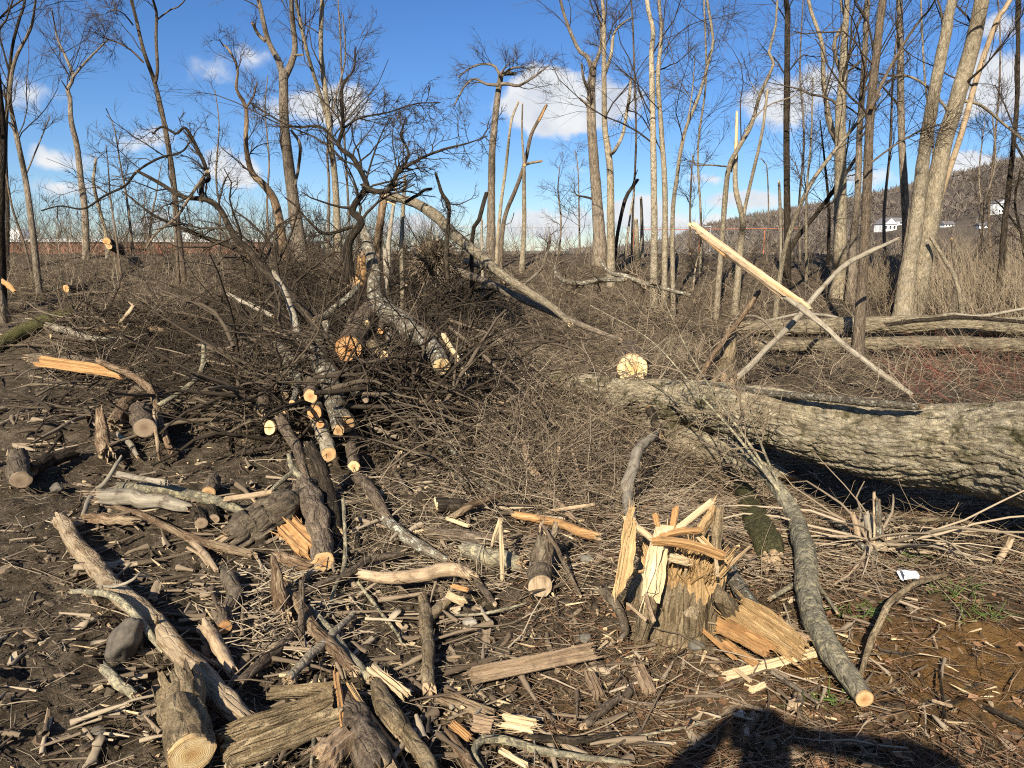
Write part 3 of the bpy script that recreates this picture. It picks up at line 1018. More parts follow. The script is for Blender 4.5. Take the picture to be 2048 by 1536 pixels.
def px_stem(pts, w, d, r, first, wander=.25):
    """centre line of a stem from photograph pixels around distance d; d may drift to give the tree depth"""
    n = len(pts)
    w = np.interp(np.linspace(0, 1, n), np.linspace(0, 1, len(w)), w)
    dr = np.cumsum(r.normal(0, wander, n)) if wander else np.zeros(n)
    dr -= dr[0]
    P, R = [], []
    for i, q in enumerate(pts):
        p = at(q[0], q[1], q[2] if len(q) > 2 else d + dr[i])
        P.append(p); R.append(max(.004, .85 * w[i] * scale_at(p) / 2))
    if first:
        g = float(zt(P[0][0], P[0][1]))
        if P[0][2] > g - .1:
            q = P[0].copy(); q[2] = g - .25
            if P[0][2] - g > .25: 
                P.insert(0, q); R.insert(0, R[0] * 1.18)
            else:
                P[0] = q; R[0] *= 1.1
    return P, R


def tree(label, stems, mat='bark_grey', d=None, name='bare_tree', cat='tree', crown=(10, .28, 5, 5), twig='twig_dark', group=TREE_GROUP, lo=.35,
         spread=.75, grav=.02, wander=.22, flare=.25, sides=10, step=.16, furrow=.004, crown_bend=.22):
    _seed[0] += 1
    sd = _seed[0]
    r = np.random.default_rng(sd)
    if d is None:
        d = G(*stems[0][0][0][:2])[2]
    trunk = MB(); lines = []
    root = None
    for i, st in enumerate(stems):
        pts, w, end = st[0], st[1], (st[2] if len(st) > 2 else 'taper')
        per = st[3] if len(st) > 3 else (0 if not crown else crown[0] if i == 0 else max(3, int(crown[0] * np.ptp([q[1] for q in pts]) / max(60, np.ptp([q[1] for q in stems[0][0]])))))
        P, R = px_stem(pts, w, d, r, i == 0, wander)
        if end == 'up':
            u = np.array(P[-1]) - np.array(P[-2]); u = u / np.linalg.norm(u) + np.array([0, 0, .3]); u /= np.linalg.norm(u)
            P.append(P[-1] + u * 1.3 + r.normal(0, .08, 3)); R.append(R[-1] * .72)
            P.append(P[-1] + u * 1.5 + r.normal(0, .15, 3)); R.append(R[-2] * .3)
        C, Rr = curve(P, R, max(step, R[0] * .5))
        e1 = {'up': 'taper', 'taper': 'taper', 'break': 'break', 'cut': 'flat'}[end]
        stem(trunk, C, Rr, sides, .05, furrow * min(1, R[0] / .1), 10, 1.6, ends=('flat', e1), seed=sd * 7 + i, flare=flare if i == 0 else 0)
        lines.append((C, Rr, per))
        if root is None:
            base = C[0].copy(); base[2] = float(zt(base[0], base[1]))
            root = empty(name, base)
    tag(root, label, cat, group)
    trunk.build('trunk', [M[mat], M['wood_fresh' if mat != 'wood_grey' else 'wood_tan']], root)
    if crown:
        mb = MB()
        ok = False
        for (C, Rr, per) in lines:
            if per <= 0: continue
            a, b = resample(C, Rr, 12)
            a, b = a[None], b[None]
            c1, r1 = branch_out(a, b, per, lo, .99, crown[1] * 1.15, spread, 8, crown_bend * .8, grav, .006, r, .4, .30)
            r1 = np.minimum(r1, np.linspace(.030, .006, 8)[None])
            tubes(mb, c1, r1, 4, tint=r.uniform(.1, .6, len(c1)), r=r)
            c2, r2 = branch_out(c1, r1, crown[2] + 1, .12, .98, .62, .65, 4, crown_bend, grav, .0036, r, .25, .5)
            tubes(mb, c2, r2, 3, tint=r.uniform(.1, .7, len(c2)), r=r)
            c3, r3 = branch_out(c2, r2, max(3, crown[3] - 1), .12, .98, .65, .6, 3, .18, grav, .0026, r, .16, .6)
            tubes(mb, c3, r3, 3, tint=r.uniform(.1, .8, len(c3)), r=r)
            ok = True
        if ok: mb.build('crown', M[twig], root)
    return root


DEAD = dict(name='snag', cat='snag', group='broken snags along the bank', crown=None)

# --- left of the picture
tree('dark trunk cut off by the left edge of the picture', [([(-4, 600), (-2, 440), (0, 350), (3, 265), (-8, 150), (-20, 0)], [26, 22, 18], 'up')], 'bark_dark', d=13.5, crown=(12, .3, 6, 5))
tree('slim double-bent tree hard by the left picture edge', [([(14, 556), (15, 417), (11, 320), (13, 230), (19, 146), (25, 92), (38, 40), (50, 0)], [10, 8, 6], 'up'), ([(19, 146), (4, 90), (-10, 40)], [5, 3])], 'bark_dark', d=17, crown=(13, .26, 6, 6))
tree('grey tree with a straight trunk second from the left edge', [([(79, 583), (62, 437), (50, 354), (37, 290), (25, 233), (19, 192), (30, 120), (60, 60), (70, 10)], [15, 12, 9, 5], 'up'), ([(50, 354), (85, 270), (100, 232)], [4, 2])], 'bark_grey', crown=(13, .26, 6, 6))
tree('thin sapling leaning beside the straight grey trunk on the left', [([(71, 580), (46, 480), (25, 417), (12, 350)], [6, 4])], 'bark_mid', d=16.5, crown=(7, .3, 5, 4))
tree('tall bare tree with an S-curved trunk before the brick building', [([(170, 505), (169, 417), (162, 362), (154, 292), (142, 242), (140, 196), (135, 180), (146, 154), (133, 117), (117, 83), (110, 54), (104, 20)], [16, 13, 10, 6, 3]), ([(146, 154), (170, 125), (190, 105), (215, 80)], [6, 3]), ([(135, 180), (122, 160)], [4, 2], 'break', 0)], 'bark_grey', d=19, crown=(16, .30, 6, 6), lo=.5)
tree('tall forked bare tree right of the S-curved one', [([(371, 596), (356, 458), (346, 354), (329, 250), (310, 167), (288, 104), (271, 33), (262, 0)], [15, 12, 9, 7], 'up', 7), ([(310, 167), (315, 138), (312, 75), (313, 25), (306, 0)], [8, 7, 6], 'up', 8), ([(287, 125), (262, 100), (233, 84), (205, 75)], [5, 3], 'taper', 9), ([(266, 50), (250, 30), (233, 20), (215, 25)], [4, 2], 'taper', 7), ([(313, 40), (340, 20), (365, 6)], [4, 3], 'up', 6)], 'bark_mid', d=15.5, crown=(8, .25, 6, 6), lo=.3)
tree('slender companion stem rising beside the tall forked tree', [([(362, 604), (355, 520), (349, 430), (340, 330), (334, 250)], [9, 6, 3])], 'bark_mid', d=15.2, crown=(6, .2, 5, 4), lo=.4)
tree('thin upright sapling left of the tall forked tree', [([(246, 573), (233, 480), (221, 396), (217, 342), (212, 290)], [6, 4, 2])], 'bark_mid', d=16, crown=(9, .3, 5, 5), lo=.2)
tree('short crooked snag above the two sawn log ends on the bank', [([(213, 505), (212, 471), (198, 417), (187, 367), (189, 340), (192, 317)], [9, 8, 6], 'break')], 'bark_pale', d=19, name='snag', cat='snag', group='broken snags along the bank', crown=(5, .25, 5, 4), lo=.2)
tree('wispy sapling behind the black arching limbs', [([(267, 514), (259, 440), (250, 375), (240, 325), (229, 258), (212, 217)], [7, 4, 2])], 'bark_grey', d=21, crown=(14, .22, 6, 5), lo=.25)
tree('twin-stemmed sapling just right of the wispy sapling', [([(296, 505), (302, 440), (312, 390), (322, 330)], [7, 4, 2]), ([(296, 480), (288, 420), (292, 380)], [4, 2])], 'bark_grey', d=22, crown=(9, .26, 5, 5), lo=.25)
tree('pale dead tree with a kinked trunk and peeled streak', [([(569, 505), (554, 417), (529, 371), (504, 346), (492, 292), (492, 217), (473, 179), (475, 137), (458, 100), (447, 90)], [22, 16, 10, 6, 4]), ([(492, 217), (508, 190), (514, 165)], [5, 3], 'taper', 6), ([(475, 140), (483, 118)], [3, 2], 'taper', 4), ([(447, 92), (438, 78)], [3, 2], 'taper', 3)], 'bark_peel', d=19, crown=(8, .2, 5, 5), lo=.3)
tree('thick dark trunk forking into two high limbs, left of centre', [([(601, 510), (596, 470), (583, 375), (569, 250), (567, 146)], [42, 30, 27, 22, 21], 'taper', 2), ([(567, 160), (558, 125), (537, 83), (526, 40), (517, 0)], [18, 13, 11, 10], 'up', 5), ([(567, 160), (583, 125), (590, 96), (586, 50), (583, 0)], [18, 14, 12, 11], 'up', 5), ([(531, 82), (516, 68), (506, 48)], [9, 7], 'break', 2), ([(588, 110), (604, 110)], [6, 5], 'break', 0), ([(582, 260), (600, 290), (596, 340), (590, 370)], [6, 8, 6], 'taper', 0)], 'bark_grey', d=18, crown=(5, .3, 5, 5), lo=.3, sides=16, step=.1)
tree('pale tree with two long straight stems crossing behind the twisted limbs', [([(676, 500), (671, 375), (662, 290), (654, 208), (642, 104), (644, 0)], [17, 14, 12, 10], 'up', 12), ([(660, 265), (648, 215), (633, 167), (612, 96), (596, 20), (592, 0)], [10, 9, 8], 'up', 9)], 'bark_pale', d=18.5, crown=(12, .3, 6, 6), lo=.25)
tree('slim grey sapling close to the pale two-stemmed tree', [([(654, 515), (658, 375), (655, 300), (668, 210), (690, 120), (686, 30)], [7, 5, 3])], 'bark_grey', d=19, crown=(14, .28, 6, 6), lo=.3)
tree('wispy tall sapling with upswept twigs against open sky', [([(700, 500), (696, 400), (690, 300), (684, 167), (680, 60), (676, 0)], [6, 5, 3], 'up')], 'bark_grey', d=21, crown=(20, .26, 6, 5), lo=.2, spread=.5)

# --- centre
tree('tall trunk with a flat umbrella of gnarled limbs at its top', [([(981, 512), (983, 375), (985, 292), (996, 187), (1002, 150)], [21, 17, 15, 13], 'break', 0),
      ([(998, 170), (972, 168), (950, 158), (930, 172), (908, 212)], [8, 5, 3], 'taper', 10), ([(1000, 150), (987, 131), (958, 129), (935, 140), (917, 154)], [7, 5, 3], 'taper', 10),
      ([(1002, 168), (1018, 168), (1037, 171), (1067, 154), (1100, 129)], [9, 7, 3], 'taper', 10), ([(1004, 152), (1020, 138), (1045, 134), (1062, 142)], [7, 4, 2], 'taper', 9),
      ([(1002, 150), (1012, 132), (1030, 120)], [5, 2], 'taper', 8), ([(1003, 149), (1017, 146), (1030, 148)], [9, 12, 7], 'break', 2)], 'bark_grey', d=18.5, crown=(8, .5, 5, 4), lo=.25, sides=14, step=.1)
tree('thin pale snag with a snapped tip right of the umbrella tree', [([(994, 500), (1002, 408), (1012, 333), (1019, 267), (1025, 233), (1037, 204)], [9, 7, 5], 'break')], 'bark_pale', d=18, **DEAD)
orange_snag = tree('leaning snag whose splintered tip shows orange wood', [([(1002, 500), (1010, 433), (1033, 375), (1050, 325), (1062, 271), (1080, 235), (1092, 212)], [11, 9, 7], 'break'), ([(1008, 449), (1022, 445), (1028, 425)], [2, 2], 'taper')], 'bark_mid', d=17.5, **DEAD)
tree('upright pale snag with a black stub pointing right', [([(1042, 525), (1048, 458), (1048, 375), (1048, 325), (1044, 267), (1045, 208)], [13, 11, 9, 5, 4], 'break'), ([(1049, 330), (1060, 326), (1083, 322)], [7, 6], 'break')], 'bark_pale', d=17, **DEAD)
tree('stout grey trunk with a tangled crown right of the snags', [([(1200, 520), (1199, 480), (1192, 375), (1183, 250), (1183, 175), (1187, 130)], [36, 27, 23, 20, 16], 'taper', 2), ([(1186, 150), (1175, 115), (1158, 100), (1137, 54), (1121, 0)], [12, 9, 7], 'up', 10), ([(1187, 135), (1200, 100), (1203, 60), (1195, 20)], [10, 7, 4], 'taper', 8), ([(1183, 190), (1168, 160), (1163, 128)], [8, 5], 'break', 3), ([(1180, 220), (1170, 205), (1160, 198)], [7, 5], 'break', 1)], 'bark_grey', d=17.5, crown=(8, .3, 6, 6), lo=.3, sides=16, step=.1)
tree('slimmer trunk beside the stout one, with a broken side fork', [([(1223, 556), (1221, 375), (1217, 308), (1210, 258), (1208, 167), (1208, 42), (1205, 0)], [19, 16, 14, 11, 9], 'up', 10), ([(1219, 310), (1230, 300), (1246, 267), (1254, 220), (1258, 200), (1262, 162)], [9, 8, 7], 'break', 2), ([(1209, 150), (1222, 110), (1227, 70), (1240, 50), (1262, 35)], [9, 7, 3], 'taper', 6)], 'bark_pale', d=16, crown=(10, .3, 6, 6), lo=.4)
tree('black broken limb leaning away from the slimmer trunk', [([(1231, 505), (1236, 462), (1250, 400), (1262, 378), (1275, 360)], [8, 9, 8], 'break'), ([(1262, 378), (1275, 340)], [3, 2], 'taper')], 'bark_dark', d=17, name='snag', cat='snag', group='broken snags along the bank', crown=None)
tree('short cream snag broken off level with the fence', [([(1284, 520), (1284, 470), (1283, 420), (1282, 396)], [10, 8, 6], 'break')], 'wood_grey', d=19, **DEAD)
tree('squat grey snag in front of the cream one', [([(1276, 545), (1274, 490), (1272, 441)], [12, 11, 9], 'break')], 'bark_pale', d=17, **DEAD)
tree('thin grey snag standing between the squat snag and the stout trunk', [([(1246, 540), (1254, 480), (1262, 420), (1268, 385)], [7, 5, 3], 'break')], 'bark_pale', d=17.5, **DEAD)
tree('faint bare sapling between the snags and the stout trunk', [([(1160, 510), (1158, 420), (1156, 340), (1150, 300)], [5, 3, 2])], 'bark_grey', d=23, crown=(15, .35, 6, 4), lo=.1, spread=1.0)

# --- the birch-like group right of centre
tree('mottled pale tree, leftmost of three close straight stems', [([(1308, 609), (1308, 500), (1308, 398), (1305, 221), (1303, 111), (1306, 60), (1294, 0)], [19, 16, 14, 12, 10], 'up', 10)], 'bark_birch', crown=(10, .28, 6, 6), lo=.35)
tree('tan straight tree, middle one of three close stems', [([(1329, 613), (1330, 398), (1323, 266), (1316, 155), (1323, 66), (1318, 0)], [14, 12, 10, 8], 'up', 12)], 'bark_pale', crown=(12, .28, 6, 6), lo=.3)
tree('tan tree, rightmost of three close stems, bending right as it rises', [([(1348, 638), (1345, 443), (1354, 354), (1369, 266), (1400, 186), (1420, 111), (1426, 80), (1414, 0)], [11, 9, 7, 6], 'up', 12), ([(1354, 350), (1372, 260), (1385, 180), (1390, 110)], [4, 2], 'taper', 6)], 'bark_pale', crown=(12, .28, 6, 6), lo=.35)
tree('tree with a dark zigzag top left of the blond-topped snag', [([(1431, 636), (1445, 465), (1456, 345), (1476, 297), (1502, 252), (1520, 190), (1547, 128), (1538, 106), (1551, 53), (1555, 0)], [14, 12, 10, 8, 6, 5], 'up', 8), ([(1453, 333), (1420, 330), (1390, 330), (1385, 312)], [4, 3], 'break', 4), ([(1520, 192), (1508, 175), (1498, 158)], [3, 2], 'taper', 3), ([(1490, 262), (1530, 215), (1580, 195), (1625, 178)], [4, 2], 'taper', 6)], 'bark_pale', crown=(8, .3, 6, 6), lo=.3)
blond_snag = tree('snag topped with a bare yellow splinter of wood', [([(1468, 626), (1482, 487), (1485, 438), (1471, 376), (1471, 319)], [17, 14, 13, 11], 'break'), ([(1486, 440), (1489, 420), (1504, 354), (1524, 266), (1535, 181)], [9, 8, 6], 'break')], 'bark_pale', **DEAD)
tree('tree leaning far to the right across the big pale trunks', [([(1549, 637), (1560, 553), (1577, 474), (1617, 376), (1670, 301), (1728, 230), (1760, 190)], [13, 11, 9, 7], 'taper', 9)], 'bark_pale', d=13.5, crown=(9, .3, 5, 5), lo=.4)
tree('dark straight trunk right of the yellow-topped snag', [([(1575, 560), (1575, 518), (1573, 266), (1575, 44), (1572, 0)], [18, 15, 13, 12], 'up', 6)], 'bark_dark', d=16, crown=(6, .3, 6, 6), lo=.5)
tree('dark limb slanting up right from behind the dark straight trunk', [([(1572, 560), (1580, 500), (1635, 425), (1693, 345), (1715, 310)], [13, 10, 7], 'break', 7)], 'bark_dark', d=16.5, crown=(7, .3, 5, 5), lo=.4)
tree('thin pale sapling behind the leaning tree', [([(1613, 580), (1613, 398), (1622, 280), (1626, 155)], [7, 5, 3])], 'bark_pale', d=16, crown=(14, .28, 6, 5), lo=.35)
tree('short dead stem with a bare top left of the dark straight trunk', [([(1534, 520), (1537, 425), (1533, 330), (1522, 316)], [4, 3, 2], 'break')], 'bark_grey', d=18, **DEAD)
tree('slender tan snag close against the dark straight trunk', [([(1562, 520), (1561, 440), (1558, 365)], [8, 8, 6], 'break')], 'wood_grey', d=16.6, **DEAD)

# --- the big trees on the right
tree('big pale trunk with a left fork behind the crossed poles', [([(1679, 540), (1680, 500), (1681, 354), (1681, 230), (1686, 155), (1690, 60), (1694, 0)], [34, 28, 24, 18, 12], 'up', 9), ([(1678, 290), (1666, 266), (1648, 177), (1644, 89), (1617, 0)], [13, 12, 10, 8], 'up', 9), ([(1686, 160), (1668, 90), (1690, 40), (1682, 0)], [9, 7], 'up', 6)], 'bark_pale', d=15.5, crown=(9, .3, 6, 6), lo=.35, sides=16, step=.1)
tree('grey trunk just right of the forked pale one', [([(1705, 540), (1706, 487), (1715, 398), (1719, 266), (1728, 133), (1735, 0)], [20, 16, 14, 13], 'up', 8)], 'bark_grey', d=15, crown=(8, .3, 6, 6), lo=.4)
tree('tall dark trunk in front of the paired fallen logs', [([(1715, 726), (1722, 600), (1728, 509), (1735, 354), (1741, 221), (1755, 89), (1766, 0)], [26, 23, 21, 19, 18], 'up', 9), ([(1742, 215), (1765, 165), (1800, 100), (1840, 40), (1870, 0)], [10, 6, 4], 'up', 7), ([(1736, 330), (1790, 290), (1840, 262), (1880, 250)], [5, 3], 'taper', 8)], 'bark_mid', d=10.8, crown=(9, .28, 6, 6), lo=.45, sides=16, step=.09)
tree('shaded trunk rising behind the tall dark one', [([(1818, 560), (1812, 443), (1803, 266), (1801, 89), (1800, 0)], [20, 17, 15, 13], 'up', 8)], 'bark_grey', d=16, crown=(8, .3, 6, 6), lo=.4)
tree('pale leaning trunk, left one of the big crossing pair', [([(1806, 634), (1816, 540), (1830, 465), (1848, 310), (1870, 177), (1892, 66), (1905, 0)], [42, 33, 29, 26, 22], 'up', 8)], 'bark_pale', d=13.5, crown=(8, .3, 6, 6), lo=.45, sides=18, step=.08)
tree('thickest pale leaning trunk, right one of the big crossing pair', [([(1822, 625), (1839, 560), (1862, 430), (1883, 310), (1914, 199), (1945, 89), (1963, 0)], [44, 40, 37, 35, 32], 'up', 8), ([(1914, 200), (1960, 210), (2010, 250), (2060, 290)], [8, 5], 'taper', 8), ([(1905, 230), (1850, 170), (1800, 150), (1770, 170)], [7, 4], 'taper', 7)], 'bark_pale', d=14.2, crown=(8, .3, 6, 6), lo=.45, sides=18, step=.08)
tree('slim barkless trunk leaning right beside the thickest trunk', [([(1839, 595), (1860, 480), (1887, 376), (1923, 266), (1954, 155), (1993, 44), (2020, 0)], [14, 14, 13, 12], 'up', 3)], 'wood_tan', d=14.8, crown=(3, .2, 4, 4), lo=.5)
tree('pale split base of a second stem under the leaning pair', [([(1845, 640), (1852, 560), (1866, 480), (1880, 420)], [26, 20, 17, 14], 'taper')], 'bark_pale', d=14.9, name='snag', cat='snag', group='broken snags along the bank', crown=None)
tree('dark slender tree at the right edge of the picture', [([(2002, 535), (2010, 440), (2020, 354), (2033, 221), (2036, 100), (2038, 0)], [15, 12, 10, 9], 'up', 8), ([(2026, 280), (2050, 320), (2080, 350)], [6, 4], 'taper', 6), ([(2030, 260), (2005, 200), (1990, 170)], [4, 2], 'taper', 5)], 'bark_dark', d=15, crown=(8, .28, 6, 6), lo=.4)
tree('thin broken pole propped under the leaning pair', [([(1932, 632), (1915, 570), (1890, 520), (1861, 474)], [9, 10, 8], 'break')], 'bark_pale', d=13.2, **DEAD)
tree('short grey stick standing right of the propped pole', [([(1912, 560), (1906, 510), (1903, 478)], [7, 6, 5], 'break')], 'bark_grey', d=14, **DEAD)
tree('sapling fork below the tan bending tree', [([(1383, 606), (1388, 560), (1392, 530), (1406, 480)], [5, 4, 2]), ([(1391, 535), (1380, 508)], [3, 3], 'break')], 'bark_pale', d=15.5, crown=(6, .3, 5, 4))
tree('twiggy sapling crowding behind the zigzag tree', [([(1382, 560), (1380, 440), (1384, 330), (1388, 312)], [6, 4, 3], 'break')], 'bark_mid', d=19, crown=(10, .35, 6, 5), lo=.2)
tree('bushy small tree behind the forked pale trunk', [([(1655, 560), (1658, 430), (1650, 330), (1640, 240)], [9, 6, 3]), ([(1657, 400), (1690, 320), (1700, 240)], [5, 3])], 'bark_dark', d=18, crown=(14, .4, 6, 6), lo=.2)
tree('bushy small tree between the dark slender tree and the leaning pair', [([(1960, 560), (1965, 450), (1958, 350), (1970, 240)], [7, 5, 2]), ([(1962, 420), (1990, 330), (1985, 230)], [5, 3])], 'bark_grey', d=17, crown=(14, .4, 6, 6), lo=.2)
tree('drooping dark bush at the right edge under the slender tree', [([(2052, 560), (2045, 480), (2030, 410), (2040, 340)], [9, 6, 3]), ([(2046, 470), (2010, 420), (1990, 400)], [5, 3])], 'bark_dark', d=15.5, crown=(14, .45, 6, 6), lo=.1, grav=-.05)

tree('thin stem rising between the slimmer trunk and the three close stems', [([(1262, 560), (1266, 420), (1272, 280), (1268, 120), (1262, 0)], [6, 5, 4], 'up')], 'bark_mid', d=20, crown=(13, .26, 6, 5), lo=.3)
tree('thin stem rising just left of the zigzag tree', [([(1398, 600), (1402, 450), (1396, 300), (1412, 160), (1408, 0)], [6, 5, 4], 'up')], 'bark_pale', d=17, crown=(13, .26, 6, 5), lo=.3)
tree('wiry sapling between the dark straight trunk and the forked pale trunk', [([(1602, 560), (1598, 420), (1608, 280), (1600, 140), (1606, 0)], [6, 5, 3], 'up')], 'bark_grey', d=19, crown=(14, .28, 6, 5), lo=.25)
tree('wiry sapling hard right of the tall dark trunk', [([(1772, 560), (1768, 430), (1780, 300), (1786, 150), (1796, 20)], [8, 6, 4], 'up')], 'bark_grey', d=17, crown=(14, .28, 6, 5), lo=.25)
tree('slim pale stem seen through the gap of the big crossing pair', [([(1850, 560), (1856, 430), (1866, 300), (1850, 160), (1842, 0)], [7, 5, 4], 'up')], 'bark_pale', d=18, crown=(14, .28, 6, 5), lo=.25)
tree('slender stem between the slim barkless trunk and the right picture edge', [([(1985, 560), (1978, 420), (1990, 280), (2000, 140), (1996, 0)], [7, 5, 3], 'up')], 'bark_mid', d=18, crown=(15, .3, 6, 5), lo=.25)
tree('spindly tree between the stout grey trunk and the umbrella tree', [([(1118, 520), (1122, 440), (1116, 380), (1120, 330)], [5, 4, 2])], 'bark_grey', d=22, crown=(12, .4, 6, 4), lo=.15)
tree('spindly tree left of the kinked pale dead tree', [([(436, 510), (440, 430), (432, 350), (438, 250), (430, 180)], [6, 4, 2])], 'bark_grey', d=20, crown=(14, .3, 6, 5), lo=.25)
tree('slim stem left of the thick forking trunk', [([(540, 505), (534, 420), (538, 320), (530, 220), (536, 150)], [6, 4, 2])], 'bark_grey', d=21, crown=(13, .26, 6, 5), lo=.3)

# --- splintered tops and streaks that show as pieces of their own
def extra(root, name, pts, w, d, mat, ends=('flat', 'break'), label=None, sides=8):
    r = np.random.default_rng(len(name) + int(pts[0][0]))
    P, R = px_stem(pts, w, d, r, False, 0)
    mb = MB(); C, Rr = curve(P, R, .08)
    stem(mb, C, Rr, sides, .10, 0, ends=ends, seed=int(pts[0][0]), capmat=0)
    o = mb.build(name, M[mat], root)
    if label: o['label'] = label
    return o


_d = G(1468, 626)[2]
extra(blond_snag, 'bare_top', [(1472, 326), (1472, 300), (1473, 265), (1474, 224)], [9, 9, 8, 6], _d - .02, 'wood_pale', label='bare yellow splinter standing on the snag')
extra(orange_snag, 'bare_tip', [(1078, 242), (1086, 226), (1093, 208)], [6, 5, 2], 17.4, 'wood_orange', label='orange torn wood at the tip')

# ------------------------------------------------------------------ fallen wood, drawn from the photograph's pixels onto the ground
_ls = [500]


def lift(p):
    """how far the clods stand above the smooth ground about a point"""
    o = np.array([[0, 0], [.06, 0], [-.06, 0], [0, .06], [0, -.06]])
    return max(0.0, float(np.mean(zd(p[0] + o[:, 0], p[1] + o[:, 1])))) + .018


def wood_path(pts, w, sink):
    """pts: (px, py) lies on the ground, (px, py, d) hangs at distance d; w in pixels"""
    n = len(pts)
    w = np.interp(np.linspace(0, 1, n), np.linspace(0, 1, len(w)), w)
    P, R = [], []
    for i, q in enumerate(pts):
        if len(q) > 2:
            p = at(q[0], q[1], q[2]); r0 = w[i] * scale_at(p) / 2
            if p[2] < zt(p[0], p[1]) + r0 * (1 - sink) + lift(p):      # never below the ground: rest on it
                g = at(*G(q[0], q[1], r0 * (1 - sink) + lift(p)))
                if g[1] < p[1]: p = g
        else:
            p = at(*G(q[0], q[1], .05)); r0 = w[i] * scale_at(p) / 2
            p = at(*G(q[0], q[1], r0 * (1 - sink) + lift(p)))
        P.append(p); R.append(max(.003, w[i] * scale_at(p) / 2))
    return P, R


def log(label, pts, w, mat='bark_mid', ends=('break', 'break'), name='log', cat='log', group=None, cut='cut', cap='wood_tan', sides=None, furrow=None,
        stubs=0, sink=.0, rough=.07, kink=1.0, twigs=0, twig='twig_dark', oval=0.0, ff=9.0, fl=2.2, step=None, side=None):
    _ls[0] += 1
    sd = _ls[0]
    r = np.random.default_rng(sd)
    P, R = wood_path(pts, w, sink)
    rm = float(np.mean(R))
    big = max(w) >= 24
    if sides is None: sides = 32 if big else (14 if max(w) >= 12 else 8)
    if furrow is None:
        furrow = rm * (.10 if big else .06)
        if mat.startswith('wood_') or mat == 'bark_peel':     # bare wood: long drying cracks and fibres
            furrow = rm * .20; ff = 1.6 / rm; fl = .9; rough = min(rough, .08)
    C, Rr = curve(P, R, step or max(.012, rm * (.22 if big else .5)))
    # natural kinks
    if len(C) > 4:
        k = np.linspace(0, 1, len(C))
        for a in range(3):
            C[:, a] += kink * rm * .6 * (fbm(k * 6 + sd, k * 0 + a * 7.0, o=2, s=sd) - .5) * np.sin(np.pi * k)
    mb = MB()
    cuts = stem(mb, C, Rr, sides, rough, furrow, ff, fl, ends=ends, seed=sd, oval=oval)
    for (sp, sw, se) in (side or []):          # hand placed side limbs
        P2, R2 = wood_path(sp, sw, sink)
        C2, R22 = curve(P2, R2, max(.015, R2[0] * .5))
        stem(mb, C2, R22, max(7, sides // 2), rough, furrow * .6, ff, fl, ends=('flat', se), seed=sd + 50)
    if stubs:
        a, b = resample(C, Rr, 14)
        c1, r1 = branch_out(a[None], b[None], stubs, .1, .95, .0, .9, 4, .15, 0, .004, r, .04 + 2.2 * rm, .35)
        tubes(mb, c1, r1, 6, r=r)
    o = mb.build(name, [M[mat], M[cap]], origin=C[len(C) // 2])
    tag(o, label, cat, group)
    for c in cuts:
        cut_face('cut_face', c, M[cut], o)
    if twigs:
        mb = MB()
        a, b = resample(C, Rr, 14)
        c1, r1 = branch_out(a[None], b[None], twigs, .15, .99, .35, .8, 6, .25, .02, .005, r, .25, .4)
        c2, r2 = branch_out(c1, r1, 5, .15, .98, .55, .7, 5, .25, 0, .0035, r, .12)
        c3, r3 = branch_out(c2, r2, 4, .15, .98, .6, .65, 4, .2, 0, .0026, r, .08)
        tubes(mb, c1, r1, 4, tint=r.uniform(.05, .5, len(c1)), r=r); tubes(mb, c2, r2, 3, tint=r.uniform(.05, .6, len(c2)), r=r); tubes(mb, c3, r3, 3, tint=r.uniform(.1, .7, len(c3)), r=r)
        mb.build('twigs', M[twig], o)['kind'] = 'stuff'
    return o


def limb(label, pts, w, mat='bark_dark', twigs=0, **k):
    k.setdefault('name', 'limb'); k.setdefault('cat', 'branch'); k.setdefault('ends', ('break', 'taper')); k.setdefault('sink', .1)
    return log(label, pts, w, mat, twigs=twigs, **k)


def stick(label, pts, w, mat='bark_mid', **k):
    k.setdefault('name', 'stick'); k.setdefault('cat', 'stick'); k.setdefault('ends', ('break', 'break')); k.setdefault('sink', 0.0)
    return log(label, pts, w, mat, **k)


